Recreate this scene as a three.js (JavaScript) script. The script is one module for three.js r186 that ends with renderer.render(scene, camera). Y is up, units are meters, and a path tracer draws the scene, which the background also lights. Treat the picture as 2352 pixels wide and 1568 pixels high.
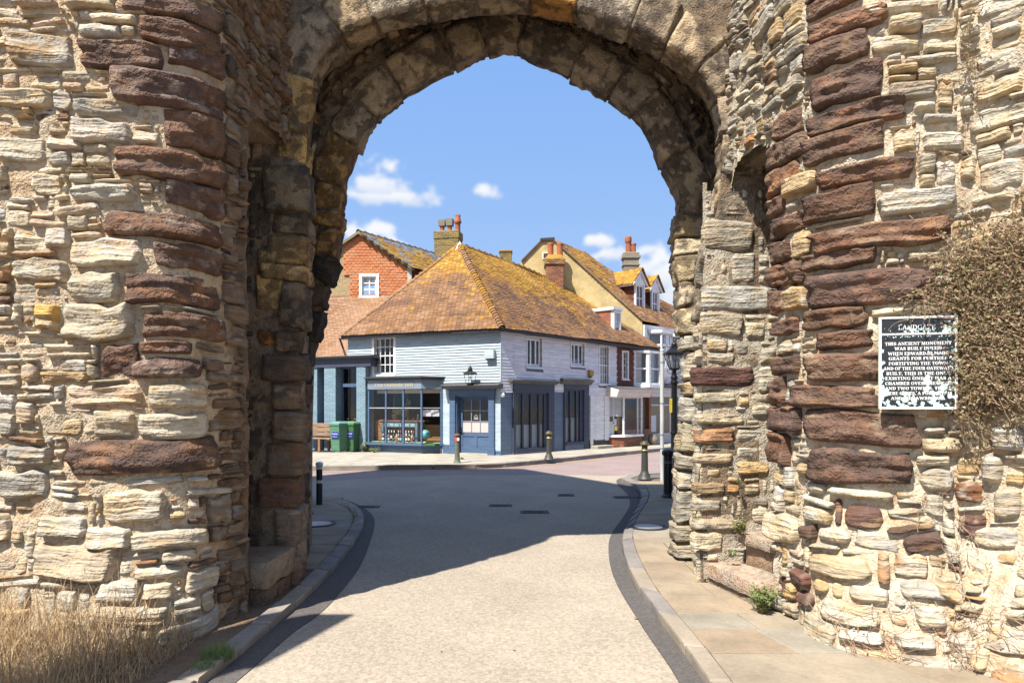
import * as THREE from 'three';
import { mergeGeometries } from 'three/addons/utils/BufferGeometryUtils.js';

// ---------------------------------------------------------------- camera, sky, sun, exposure
const F = 1568, YH = 930, CX = 1176, EYE = 1.75;            // lens of the photograph, measured on a 2352 x 1568 print of it
const scene = new THREE.Scene();
const camera = new THREE.PerspectiveCamera(2 * Math.atan(784 / F) * 180 / Math.PI, 1.5, 0.1, 3000);
camera.position.set(0, EYE, 0);
camera.lookAt(0, EYE, -10);
camera.setViewOffset(2352, 1568, 0, 784 - YH, 2352, 1568);  // rising front: the horizon stands below the middle
const SUN = new THREE.Vector3(-0.42, 1, 0.52).normalize();  // towards the sun: high, behind the left shoulder
const sun = new THREE.DirectionalLight(new THREE.Color().setRGB(1, 0.935, 0.83), 5);
sun.position.copy(SUN).multiplyScalar(60); sun.castShadow = true; sun.shadow.radius = 1;
sun.shadow.mapSize.set(4096, 4096);
Object.assign(sun.shadow.camera, { left: -30, right: 30, top: 30, bottom: -30, near: 1, far: 160 });
scene.add(sun); scene.add(sun.target);
const renderer = new THREE.WebGLRenderer();
renderer.shadowMap.enabled = true;
renderer.toneMapping = THREE.LinearToneMapping;
const EXPOSURE = 2.05;
renderer.toneMappingExposure = EXPOSURE;

// ---------------------------------------------------------------- numbers
function mulberry(a) { return () => { a = (a + 0x6d2b79f5) | 0; let t = Math.imul(a ^ (a >>> 15), 1 | a); t = (t + Math.imul(t ^ (t >>> 7), 61 | t)) ^ t; return ((t ^ (t >>> 14)) >>> 0) / 4294967296; }; }
const rnd = mulberry(20240611);
const rr = (a, b) => a + (b - a) * rnd();
const pick = (list) => list[Math.floor(rnd() * list.length)];
const clamp = (x, a, b) => Math.min(b, Math.max(a, x));
const lerp = (a, b, t) => a + (b - a) * t;
const sstep = (a, b, x) => { const t = clamp((x - a) / (b - a), 0, 1); return t * t * (3 - 2 * t); };
const mix3 = (a, b, t) => [lerp(a[0], b[0], t), lerp(a[1], b[1], t), lerp(a[2], b[2], t)];
function hash(i, j = 0, k = 0) { let h = Math.imul(i | 0, 374761393) ^ Math.imul(j | 0, 668265263) ^ Math.imul(k | 0, 2147483647 ^ 0x5bd1e995); h = Math.imul(h ^ (h >>> 13), 1274126177); h ^= h >>> 16; h = Math.imul(h, 0x85ebca6b); return ((h ^ (h >>> 13)) >>> 0) / 4294967296; }
function vnoise(x, y = 0, z = 0) {
  const i = Math.floor(x), j = Math.floor(y), k = Math.floor(z);
  let a = x - i, b = y - j, c = z - k; a = a * a * (3 - 2 * a); b = b * b * (3 - 2 * b); c = c * c * (3 - 2 * c);
  const e = (p, q) => lerp(hash(i, j + p, k + q), hash(i + 1, j + p, k + q), a);
  return lerp(lerp(e(0, 0), e(1, 0), b), lerp(e(0, 1), e(1, 1), b), c);
}
function fbm(x, y, z, n = 4) { let s = 0, a = 0.5, t = 0; for (let o = 0; o < n; o++) { s += a * vnoise(x, y, z); t += a; a *= 0.5; x = x * 2.03 + 7.1; y = y * 2.03 + 3.7; z = z * 2.03 + 1.3; } return s / t; }
function tnoise(x, y, px, py, seed) {                         // repeats after px, py
  const i = Math.floor(x), j = Math.floor(y); let a = x - i, b = y - j; a = a * a * (3 - 2 * a); b = b * b * (3 - 2 * b);
  const w = (p, q) => hash(((i + p) % px + px) % px, ((j + q) % py + py) % py, seed);
  return lerp(lerp(w(0, 0), w(1, 0), a), lerp(w(0, 1), w(1, 1), a), b);
}
function tfbm(u, v, fx, fy, n, seed) { let s = 0, a = 0.5, t = 0; for (let o = 0; o < n; o++) { s += a * tnoise(u * fx, v * fy, fx, fy, seed + o); t += a; a *= 0.55; fx *= 2; fy *= 2; } return s / t; }

// ---------------------------------------------------------------- the sky: air and fair-weather clouds
{
  const W = 2048, H = 1024, data = new Float32Array(W * H * 4), D = Math.PI / 180;
  const clouds = [[-10.6, 17.4, 3.0, 1.75], [-10.0, 16.6, 3.3, 0.9], [-2.5, 17.2, 1.25, 0.75], [-11.8, 13.6, 1.7, 1.3], [-10.0, 12.8, 1.6, 0.6], [11.0, 11.0, 2.2, 1.6], [12.6, 10.2, 2.6, 2.3], [14.0, 9.0, 2.4, 3.2], [9.4, 12.2, 2.6, 0.7], [7.3, 13.2, 1.6, 0.6]];
  const r = mulberry(5);
  for (let k = 0; k < 80; k++) { const az = 22 + r() * 316, el = 4 + r() * r() * 34; clouds.push([az > 180 ? az - 360 : az, el, 2 + r() * 5, 0.9 + r() * 2]); }
  for (let row = 0; row < H; row++) {
    const el = ((row + 0.5) / H - 0.5) * 180, e = Math.max(0, el);
    const k = 1 - Math.exp(-e / 17), deep = sstep(15, 80, e);
    const base = [lerp(0.56, 0.175, k), lerp(0.75, 0.4, k), lerp(1.0, 0.9, k)].map((c, i) => c * lerp(1, [0.8, 0.86, 0.93][i], deep));
    const here = clouds.filter(([, ce, , ch]) => Math.abs(el - ce) < 1.6 * ch);
    for (let col = 0; col < W; col++) {
      const round = ((col + 0.5) / W - 0.5) * 2 * Math.PI, x = Math.cos(round), z = Math.sin(round), az = Math.atan2(x, -z) / D;
      let m = 0, low = 0;
      if (el > 0 && el < 50) {
        let near = 0;
        for (const [ca, ce, cw, ch] of here) {
          let da = az - ca; if (da > 180) da -= 360; if (da < -180) da += 360; da /= cw; const de = (el - ce) / (el > ce ? ch : ch * 0.7);
          const q = da * da + de * de; if (q < 2.2 && 1 - q / 2.2 > near) { near = 1 - q / 2.2; low = sstep(0.5, -0.9, de); }
        }
        if (near > 0) { const n = fbm(az * 0.9 + 40, el * 1.25, 3, 6); m = sstep(0.2, 0.82, near * 1.0 - 0.1 + (n - 0.5) * 1.9) * (1 - 0.35 * low); low *= 0.6 + 0.8 * (0.6 - n); }
        m *= 0.95;
      }
      const toSun = Math.acos(clamp(x * Math.cos(el * D) * SUN.x + Math.sin(el * D) * SUN.y + z * Math.cos(el * D) * SUN.z, -1, 1)) / D, glow = Math.exp(-((toSun / 42) ** 2)) * (el > 0 ? 1 : 0);   // air scatters more light near the sun
      const c = mix3(base.map((v, i) => v + glow * [0.62, 0.6, 0.5][i]), [0.97 - 0.2 * low, 0.98 - 0.16 * low, 1.0 - 0.1 * low], m), o = (row * W + col) * 4;
      data[o] = c[0] / EXPOSURE; data[o + 1] = c[1] / EXPOSURE; data[o + 2] = c[2] / EXPOSURE; data[o + 3] = 1;
    }
  }
  const sky = new THREE.DataTexture(data, W, H, THREE.RGBAFormat, THREE.FloatType);
  sky.mapping = THREE.EquirectangularReflectionMapping; sky.magFilter = sky.minFilter = THREE.LinearFilter; sky.needsUpdate = true;
  scene.background = sky; scene.environment = sky;
}

// ---------------------------------------------------------------- objects
const used = new Map();
function numbered(name) { const n = used.get(name) || 0; used.set(name, n + 1); return n ? name + '_' + String(n).padStart(3, '0') : name; }
function thing(name, label, category, [x, y, z] = [0, 0, 0], turn = 0, group) {
  const o = new THREE.Group(); o.name = numbered(name); o.position.set(x, y, z); o.rotation.y = turn; o.userData = { label, category };
  if (group) o.userData.group = group;
  scene.add(o); return o;
}
function M(name, geo, mat, parent, label) { const m = new THREE.Mesh(geo, mat); m.name = name; parent.add(m); if (label) m.userData.label = label; return m; }
function part(name, parent, label) { const g = new THREE.Group(); g.name = name; parent.add(g); if (label) g.userData.label = label; return g; }
function struct(name, geo, mat) { const m = new THREE.Mesh(geo, mat); m.name = numbered(name); m.userData.kind = 'structure'; scene.add(m); return m; }
function stuff(name, geo, mat, parent, label) { const m = M(name, geo, mat, parent, label); m.userData.kind = 'stuff'; return m; }

// a bag of flat faces, merged into one geometry; uv in metres from the face's own plane
class Bag {
  constructor() { this.p = []; this.u = []; this.n = []; this.xf = null; }
  tri(a, b, c) {
    if (this.xf) { a = this.xf(a); b = this.xf(b); c = this.xf(c); }
    const ux = b[0] - a[0], uy = b[1] - a[1], uz = b[2] - a[2], vx = c[0] - a[0], vy = c[1] - a[1], vz = c[2] - a[2];
    let nx = uy * vz - uz * vy, ny = uz * vx - ux * vz, nz = ux * vy - uy * vx; const l = Math.hypot(nx, ny, nz); if (l < 1e-12) return this; nx /= l; ny /= l; nz /= l;
    const ax = Math.abs(nx), ay = Math.abs(ny), az = Math.abs(nz);
    for (const q of [a, b, c]) { this.p.push(q[0], q[1], q[2]); this.n.push(nx, ny, nz); if (az >= ax && az >= ay) this.u.push(q[0], q[1]); else if (ax >= ay) this.u.push(q[2], q[1]); else this.u.push(q[0], q[2]); }
    return this;
  }
  quad(a, b, c, d) { this.tri(a, b, c); this.tri(a, c, d); return this; }
  hexa(b, t) {                                                // bottom ring b and top ring t, both counter-clockwise seen from above
    const n = b.length;
    for (let i = 1; i < n - 1; i++) { this.tri(t[0], t[i], t[i + 1]); this.tri(b[0], b[i + 1], b[i]); }
    for (let i = 0; i < n; i++) { const j = (i + 1) % n; this.quad(b[i], b[j], t[j], t[i]); }
    return this;
  }
  box(x0, y0, z0, x1, y1, z1) {
    if (x0 > x1) [x0, x1] = [x1, x0]; if (y0 > y1) [y0, y1] = [y1, y0]; if (z0 > z1) [z0, z1] = [z1, z0];
    return this.hexa([[x0, y0, z1], [x1, y0, z1], [x1, y0, z0], [x0, y0, z0]], [[x0, y1, z1], [x1, y1, z1], [x1, y1, z0], [x0, y1, z0]]);
  }
  bbox(x0, y0, z0, x1, y1, z1, c = 0.01) {                    // box with chamfered edges at top and bottom and along its uprights
    if (x0 > x1) [x0, x1] = [x1, x0]; if (y0 > y1) [y0, y1] = [y1, y0]; if (z0 > z1) [z0, z1] = [z1, z0];
    const ring = (y, i) => { const a = x0 + i, b = x1 - i, d = z0 + i, e = z1 - i; return [[a + c, y, e], [b - c, y, e], [b, y, e - c], [b, y, d + c], [b - c, y, d], [a + c, y, d], [a, y, d + c], [a, y, e - c]]; };
    const rs = [ring(y0, c), ring(y0 + c, 0), ring(y1 - c, 0), ring(y1, c)], n = 8;
    for (let i = 1; i < n - 1; i++) { this.tri(rs[3][0], rs[3][i], rs[3][i + 1]); this.tri(rs[0][0], rs[0][i + 1], rs[0][i]); }
    for (let k = 0; k < 3; k++) for (let i = 0; i < n; i++) { const j = (i + 1) % n; this.quad(rs[k][i], rs[k][j], rs[k + 1][j], rs[k + 1][i]); }
    return this;
  }
  prism(pts, z0, z1) {                                        // outline in x, y, counter-clockwise, from z0 (back) to z1 (front)
    const tris = THREE.ShapeUtils.triangulateShape(pts.map((q) => new THREE.Vector2(q[0], q[1])), []);
    for (const [a, b, c] of tris) { this.tri([...pts[a], z1], [...pts[b], z1], [...pts[c], z1]); this.tri([...pts[a], z0], [...pts[c], z0], [...pts[b], z0]); }
    for (let i = 0; i < pts.length; i++) { const a = pts[i], b = pts[(i + 1) % pts.length]; this.quad([...a, z0], [...b, z0], [...b, z1], [...a, z1]); }
    return this;
  }
  profile(pts, x0, x1) {                                      // outline in z, y swept along x (cornices, sills): z outwards
    const q = pts.map(([z, y]) => [z, y]);
    const save = this.xf, f = save || ((v) => v);
    this.xf = (v) => f([x0 + (x1 - x0) * v[2], v[1], v[0]]); const keep = this.tri;
    this.tri = function (a, b, c) { keep.call(this, a, c, b); };
    this.prism(q, 0, 1); this.tri = keep; this.xf = save; return this;
  }
  plan(pts, y0, y1) {                                         // outline in x, z (counter-clockwise seen from above), upright
    const tris = THREE.ShapeUtils.triangulateShape(pts.map((q) => new THREE.Vector2(q[0], -q[1])), []);
    for (const [a, b, c] of tris) { this.tri([pts[a][0], y1, pts[a][1]], [pts[b][0], y1, pts[b][1]], [pts[c][0], y1, pts[c][1]]); this.tri([pts[a][0], y0, pts[a][1]], [pts[c][0], y0, pts[c][1]], [pts[b][0], y0, pts[b][1]]); }
    for (let i = 0; i < pts.length; i++) { const a = pts[i], b = pts[(i + 1) % pts.length]; this.quad([a[0], y0, a[1]], [b[0], y0, b[1]], [b[0], y1, b[1]], [a[0], y1, a[1]]); }
    return this;
  }
  add(g, m) {                                                 // any other geometry, moved by a matrix
    g = g.index ? g.toNonIndexed() : g.clone(); if (m) g.applyMatrix4(m);
    const P = g.attributes.position, N = g.attributes.normal, U = g.attributes.uv;
    for (let i = 0; i < P.count; i++) { this.p.push(P.getX(i), P.getY(i), P.getZ(i)); this.n.push(N.getX(i), N.getY(i), N.getZ(i)); this.u.push(U ? U.getX(i) : 0, U ? U.getY(i) : 0); }
    return this;
  }
  tube(a, b, r0, r1 = r0, n = 8) {
    const A = new THREE.Vector3(...a), B = new THREE.Vector3(...b), d = B.clone().sub(A), l = d.length();
    return this.add(new THREE.CylinderGeometry(r1, r0, l, n, 1), new THREE.Matrix4().compose(A.add(B).multiplyScalar(0.5), new THREE.Quaternion().setFromUnitVectors(new THREE.Vector3(0, 1, 0), d.normalize()), new THREE.Vector3(1, 1, 1)));
  }
  lathe(pts, n = 20, at = [0, 0, 0]) { return this.add(new THREE.LatheGeometry(pts.map((q) => new THREE.Vector2(q[0], q[1])), n), new THREE.Matrix4().makeTranslation(...at)); }
  ball(at, r, s = [1, 1, 1], n = 12) { return this.add(new THREE.SphereGeometry(r, n, Math.max(6, n * 0.66 | 0)), new THREE.Matrix4().compose(new THREE.Vector3(...at), new THREE.Quaternion(), new THREE.Vector3(...s))); }
  geo() {
    const g = new THREE.BufferGeometry();
    g.setAttribute('position', new THREE.Float32BufferAttribute(this.p, 3)); g.setAttribute('normal', new THREE.Float32BufferAttribute(this.n, 3)); g.setAttribute('uv', new THREE.Float32BufferAttribute(this.u, 2));
    return g;
  }
}
const bag = () => new Bag();

// ---------------------------------------------------------------- procedural textures
function tex(w, h, fn, srgb, size = 1) {                      // fn(u, v) -> [r, g, b] in 0..1 (linear data unless srgb)
  const d = new Uint8Array(w * h * 4);
  for (let y = 0; y < h; y++) for (let x = 0; x < w; x++) { const c = fn(x / w, y / h), o = (y * w + x) * 4; for (let i = 0; i < 3; i++) d[o + i] = clamp(Math.round(255 * (srgb ? Math.pow(Math.max(0, c[i]), 1 / 2.2) : c[i])), 0, 255); d[o + 3] = 255; }
  const t = new THREE.DataTexture(d, w, h); t.wrapS = t.wrapT = THREE.RepeatWrapping; t.magFilter = t.minFilter = THREE.LinearFilter; if (srgb) t.colorSpace = THREE.SRGBColorSpace;
  t.repeat.set(1 / size, 1 / size); t.needsUpdate = true; return t;
}
const g3 = (v, r = 1, g = 1, b = 1) => [v * r, v * g, v * b];
function canvasTex(w, h, draw) { const c = document.createElement('canvas'); c.width = w; c.height = h; draw(c.getContext('2d'), w, h); const t = new THREE.CanvasTexture(c); t.colorSpace = THREE.SRGBColorSpace; t.magFilter = THREE.LinearFilter; return t; }

const T = {};
{ // layered ragstone: long thin beds, pits, pale and rusty streaks
  const bed = (u, v) => { const w = tfbm(u, v, 5, 5, 2, 3) * 0.05; const a = tfbm(u, v + w, 3, 34, 4, 11), b = tfbm(u, v, 40, 40, 2, 31); return clamp(0.5 + (a - 0.5) * 1.5 + (b - 0.5) * 0.55, 0, 1); };
  T.ragBump = tex(512, 512, (u, v) => g3(bed(u, v)), false, 0.7);
  T.rag = tex(512, 512, (u, v) => { const k = bed(u, v), r = sstep(0.55, 0.75, tfbm(u, v, 4, 7, 4, 51)), w = sstep(0.58, 0.72, tfbm(u, v, 6, 9, 4, 71)); let c = g3(0.62 + 0.38 * k); c = [c[0] * lerp(1, 1.02, r), c[1] * lerp(1, 0.9, r), c[2] * lerp(1, 0.74, r)]; return mix3(c, [1, 1, 1], w * 0.45); }, true, 0.7);
  // ironstone: coarse, pitted
  const pit = (u, v) => { const a = tfbm(u, v, 7, 12, 4, 101), b = tfbm(u, v, 48, 48, 2, 131), p = sstep(0.3, 0.42, tfbm(u, v, 22, 26, 2, 151)); return clamp((0.25 + 0.75 * a) * (0.55 + 0.45 * b) * (0.55 + 0.45 * p) * 1.5, 0, 1); };
  T.ironBump = tex(512, 512, (u, v) => g3(pit(u, v)), false, 0.6);
  T.iron = tex(512, 512, (u, v) => { const k = pit(u, v), r = sstep(0.5, 0.75, tfbm(u, v, 3, 6, 4, 171)); return mix3(g3(0.5 + 0.5 * k), [0.95, 0.72, 0.5], r * 0.6).map((c) => clamp(c, 0, 1)); }, true, 0.6);
  // lime mortar: sandy, with small stones showing
  const mor = (u, v) => clamp(0.5 * tfbm(u, v, 8, 8, 4, 201) + 0.5 * tfbm(u, v, 64, 64, 2, 231), 0, 1);
  T.mortarBump = tex(512, 512, (u, v) => g3(mor(u, v)), false, 0.8);
  T.mortar = tex(512, 512, (u, v) => { const k = mor(u, v), r = sstep(0.5, 0.7, tfbm(u, v, 5, 5, 4, 251)), s = sstep(0.62, 0.68, tfbm(u, v, 30, 30, 2, 271)); return mix3(mix3(g3(0.66 + 0.34 * k), [0.9, 0.72, 0.56], r * 0.5), [0.5, 0.4, 0.34], s * 0.5); }, true, 0.8);
  // resin-bound gravel
  const grit = (u, v) => clamp(0.45 * tfbm(u, v, 170, 170, 1, 301) + 0.35 * tfbm(u, v, 90, 90, 1, 311) + 0.2 * tfbm(u, v, 12, 12, 3, 321), 0, 1);
  T.gritBump = tex(1024, 1024, (u, v) => g3(grit(u, v)), false, 1.5);
  T.grit = tex(1024, 1024, (u, v) => { const k = tnoise(u * 430, v * 430, 430, 430, 331), k2 = tfbm(u, v, 120, 120, 1, 341), m = tfbm(u, v, 3, 3, 5, 351), t = tnoise(u * 360, v * 360, 360, 360, 361); let c = g3(0.66 + 0.2 * k + 0.3 * (k2 - 0.5) + 0.22 * (m - 0.5)); if (t > 0.8) c = [c[0] * 1.0, c[1] * 0.88, c[2] * 0.74]; if (t < 0.13) c = g3(c[0] * 0.72); return c.map((q) => clamp(q, 0, 1)); }, true, 2.2);
  // weathered dressed stone: buff faces under broken black crust, pale flecks
  T.crust = tex(512, 512, (u, v) => { const a = tfbm(u, v, 3, 3, 6, 601), b = tfbm(u, v, 9, 9, 5, 621), d = tfbm(u, v, 60, 60, 2, 641), k = sstep(0.38, 0.54, 0.55 * a + 0.45 * b), f = sstep(0.6, 0.66, tfbm(u, v, 14, 14, 4, 661)), st = tfbm(u, v, 22, 3, 3, 681); let c = mix3([0.3, 0.265, 0.235], [0.9, 0.83, 0.72], k); c = mix3(c, [1, 0.95, 0.86], f * 0.5); c = mix3(c, [0.2, 0.17, 0.15], sstep(0.56, 0.62, tfbm(u, v, 7, 7, 5, 691)) * 0.7); const m = (0.75 + 0.5 * d) * (0.8 + 0.4 * st); return c.map((q) => clamp(q * m, 0, 1)); }, true, 0.9);
  T.plain = tex(512, 512, (u, v) => g3(clamp(0.72 + 0.5 * (tfbm(u, v, 4, 4, 6, 401) - 0.5) + 0.16 * (tfbm(u, v, 60, 60, 2, 421) - 0.5), 0, 1)), true, 1.2);
  T.plainBump = tex(512, 512, (u, v) => g3(tfbm(u, v, 10, 10, 5, 441)), false, 1.2);
  T.wood = tex(512, 512, (u, v) => g3(clamp(0.6 + 0.7 * (tfbm(u, v, 3, 60, 4, 461) - 0.5) + 0.2 * (tfbm(u, v, 4, 4, 3, 481) - 0.5), 0, 1)), true, 1.0);
  // weathered paint: mostly clean, grey streaks and bare flecks
  T.paint = tex(512, 512, (u, v) => { const s = tfbm(u, v, 3, 26, 4, 501), f = sstep(0.66, 0.72, tfbm(u, v, 26, 40, 3, 521)); return mix3(g3(clamp(0.9 + 0.5 * (s - 0.5), 0, 1)), [0.6, 0.58, 0.55], f * 0.55); }, true, 1.1);
}
const std = (rgb, o = {}) => { const m = new THREE.MeshStandardMaterial({ roughness: 0.85, ...o }); m.color.setRGB(...rgb); return m; };
const paint = (rgb, o = {}) => std(rgb, { map: T.paint, bumpMap: T.plainBump, bumpScale: 0.002, roughness: 0.6, ...o });
const MAT = {
  rag: new THREE.MeshStandardMaterial({ vertexColors: true, map: T.rag, bumpMap: T.ragBump, bumpScale: 0.014, roughness: 0.92 }),
  iron: new THREE.MeshStandardMaterial({ vertexColors: true, map: T.iron, bumpMap: T.ironBump, bumpScale: 0.018, roughness: 0.9 }),
  mortar: new THREE.MeshStandardMaterial({ vertexColors: true, map: T.mortar, bumpMap: T.mortarBump, bumpScale: 0.02, roughness: 0.95 }),
  dressed: new THREE.MeshStandardMaterial({ vertexColors: true, map: T.crust, bumpMap: T.mortarBump, bumpScale: 0.016, roughness: 0.92 }),
  core: std([0.3, 0.24, 0.17], { map: T.mortar, bumpMap: T.mortarBump, bumpScale: 0.03 }),
  resin: std([0.405, 0.348, 0.275], { map: T.grit, bumpMap: T.gritBump, bumpScale: 0.004, roughness: 0.95 }),
  asphalt: std([0.11, 0.1, 0.095], { map: T.grit, bumpMap: T.gritBump, bumpScale: 0.004, roughness: 0.9 }),
  red: std([0.33, 0.25, 0.235], { map: T.grit, bumpMap: T.gritBump, bumpScale: 0.004, roughness: 0.9 }),
  ground: std([0.36, 0.325, 0.27], { map: T.grit, bumpMap: T.gritBump, bumpScale: 0.004 }),
  earth: std([0.2, 0.14, 0.09], { map: T.mortar, bumpMap: T.mortarBump, bumpScale: 0.03 }),
  joint: std([0.16, 0.13, 0.1], { map: T.mortar }),
  slab: [[0.37, 0.295, 0.205], [0.355, 0.295, 0.215], [0.34, 0.3, 0.235], [0.38, 0.295, 0.2], [0.35, 0.27, 0.185], [0.325, 0.28, 0.21]].map((c) => std(c, { map: T.plain, bumpMap: T.plainBump, bumpScale: 0.008 })),
  flag: [[0.44, 0.4, 0.32], [0.4, 0.37, 0.3], [0.47, 0.42, 0.34]].map((c) => std(c, { map: T.plain, bumpMap: T.plainBump, bumpScale: 0.004 })),
  kerb: [[0.32, 0.28, 0.24], [0.37, 0.31, 0.24], [0.28, 0.25, 0.23]].map((c) => std(c, { map: T.plain, bumpMap: T.plainBump, bumpScale: 0.012 })),
  yellowLine: std([0.5, 0.36, 0.08], { map: T.plain }),
  white: paint([0.78, 0.78, 0.79]), whiteGloss: paint([0.8, 0.8, 0.8], { roughness: 0.4 }), black: paint([0.018, 0.018, 0.02], { roughness: 0.35 }),
  blackIron: std([0.012, 0.012, 0.014], { roughness: 0.38, metalness: 0.3, bumpMap: T.plainBump, bumpScale: 0.002 }),
  glass: new THREE.MeshPhysicalMaterial({ transmission: 1, thickness: 0, roughness: 0.02, ior: 1.5, color: 0xffffff }),
  dark: std([0.17, 0.14, 0.115], { roughness: 0.9, map: T.plain }),
};
// ---------------------------------------------------------------- the setting: ground, road, gutters, kerbs, pavements
const onGround = (X, Y, h = 0) => { const Z = (EYE - h) * F / (Y - YH); return [(X - CX) / F * Z, -Z]; };   // a point of the ground under a direction of view
function sheet(name, pts, y, mat) { // a level sheet; pts [x, z]
  const b = bag(), a = THREE.ShapeUtils.area(pts.map((q) => new THREE.Vector2(q[0], -q[1])));
  const p = a < 0 ? [...pts].reverse() : pts;
  const tris = THREE.ShapeUtils.triangulateShape(p.map((q) => new THREE.Vector2(q[0], -q[1])), []);
  for (const [i, j, k] of tris) b.tri([p[i][0], y, p[i][1]], [p[j][0], y, p[j][1]], [p[k][0], y, p[k][1]]);
  return struct(name, b.geo(), mat);
}
function smoothLine(pts, n = 8) { const c = new THREE.CatmullRomCurve3(pts.map((q) => new THREE.Vector3(q[0], 0, q[1])), false, 'centripetal'); return c.getPoints(pts.length * n).map((v) => [v.x, v.z]); }
const gl = (list, h = 0) => list.map(([X, Y]) => onGround(X, Y, h));
sheet('ground', [[-900, 300], [900, 300], [900, -1500], [-900, -1500]], -0.03, MAT.ground);

// the lines along the lane, from the camera away
const leftTan = smoothLine([[-2.6, 12], [-2.3, 4], [-2.1, -1], [-1.95, -2.6], ...gl([[543, 1568], [673, 1455], [737, 1409], [820, 1312], [850, 1245], [860, 1202], [853, 1182], [823, 1160], [790, 1149], [743, 1144], [690, 1140], [560, 1132]])]);
const leftGut = smoothLine([[-2.9, 12], [-2.56, 4], [-2.35, -1], [-2.2, -2.6], ...gl([[490, 1560], [553, 1507], [657, 1419], [743, 1339], [810, 1259], [835, 1212], [834, 1189], [817, 1169], [783, 1155], [740, 1149], [690, 1145], [560, 1137]])]);
const leftKerb = smoothLine([[-3.15, 12], [-2.8, 4], [-2.6, -1], [-2.42, -2.6], ...gl([[440, 1560], [505, 1507], [615, 1419], [712, 1334], [782, 1255], [808, 1215], [811, 1192], [792, 1172], [760, 1163], [730, 1159], [690, 1154], [560, 1143]])]);
const rightTan = smoothLine([[1.6, 12], [1.1, 4], [0.9, -1], [0.97, -3], ...gl([[1559, 1568], [1476, 1442], [1409, 1325], [1398, 1252], [1406, 1225], [1429, 1192], [1446, 1162], [1443, 1139], [1416, 1105], [1430, 1098], [1500, 1090], [1640, 1082]])]);
const rightGut = smoothLine([[1.75, 12], [1.26, 4], [1.06, -1], [1.13, -3], ...gl([[1616, 1568], [1526, 1445], [1456, 1345], [1429, 1252], [1439, 1219], [1466, 1169], [1474, 1142], [1459, 1122], [1426, 1104], [1440, 1099], [1502, 1092], [1640, 1084]])]);
const rightKerb = smoothLine([[1.9, 12], [1.4, 4], [1.2, -1], [1.28, -3], ...gl([[1663, 1568], [1576, 1459], [1496, 1352], [1453, 1245], [1463, 1202], [1488, 1159], [1491, 1142], [1478, 1121], [1448, 1106], [1460, 1101], [1510, 1094], [1640, 1086]])]);
const farKerb = smoothLine(gl([[-200, 1085], [300, 1084], [720, 1081], [1000, 1078], [1130, 1075], [1210, 1069], [1300, 1060], [1430, 1046], [1515, 1037], [1560, 1031], [1640, 1020], [1760, 1006]]), 4);
// red tarmac of the street across, on the far side of the gate
sheet('road', [[-40, -30], [-30, -12.4], [0, -12.4], [8, -13], [60, -20], [60, -70], [10, -40], [-30, -30]], 0, MAT.red);
// the buff lane through the gate
sheet('lane', [...leftTan, ...gl([[300, 1118], [720, 1108], [850, 1098], [1000, 1093], [1176, 1091], [1330, 1091], [1420, 1093], [1560, 1085]]), ...[...rightTan].reverse()], 0.006, MAT.resin);
function strip(name, a, b, y, mat) { const g = bag(); for (let i = 0; i < a.length - 1; i++) { g.quad([a[i][0], y, a[i][1]], [b[i][0], y, b[i][1]], [b[i + 1][0], y, b[i + 1][1]], [a[i + 1][0], y, a[i + 1][1]]); } return struct(name, g.geo(), mat); }
strip('gutter', leftGut, leftTan, 0.011, MAT.asphalt);
strip('gutter', rightTan, rightGut, 0.011, MAT.asphalt);

function resample(line, step) { const out = [line[0]]; let acc = 0; for (let i = 1; i < line.length; i++) { let [x0, z0] = out[out.length - 1]; acc = Math.hypot(line[i][0] - x0, line[i][1] - z0); while (acc >= step) { const t = step / acc; x0 += (line[i][0] - x0) * t; z0 += (line[i][1] - z0) * t; out.push([x0, z0]); acc = Math.hypot(line[i][0] - x0, line[i][1] - z0); } } return out; }
// a stone with a flat top and eased edges whose outline is a quadrilateral (x, z counter-clockwise seen from above)
function slabGeo(q, y0, y1, gap = 0.006, ease = 0.008, tilt = 0.003) {
  const cx = (q[0][0] + q[1][0] + q[2][0] + q[3][0]) / 4, cz = (q[0][1] + q[1][1] + q[2][1] + q[3][1]) / 4;
  const inset = (d) => q.map(([x, z]) => { const l = Math.hypot(x - cx, z - cz) || 1; return [x - (x - cx) / l * d * 1.3, z - (z - cz) / l * d * 1.3]; });
  const t = q.map(() => rr(-tilt, tilt)), A = inset(gap), B = inset(gap + ease), g = bag();
  const lo = A.map(([x, z]) => [x, y0, z]), mid = A.map(([x, z], i) => [x, y1 - ease + t[i], z]), top = B.map(([x, z], i) => [x, y1 + t[i], z]);
  for (let i = 0; i < 4; i++) { const j = (i + 1) % 4; g.quad(lo[i], lo[j], mid[j], mid[i]); g.quad(mid[i], mid[j], top[j], top[i]); }
  g.quad(top[0], top[1], top[2], top[3]);
  return g.geo();
}
const lineX = (line, z) => { for (let i = 0; i < line.length - 1; i++) { const [x0, z0] = line[i], [x1, z1] = line[i + 1]; if ((z0 - z) * (z1 - z) <= 0 && z0 !== z1) return lerp(x0, x1, (z - z0) / (z1 - z0)); } return line[line.length - 1][0]; };
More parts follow.
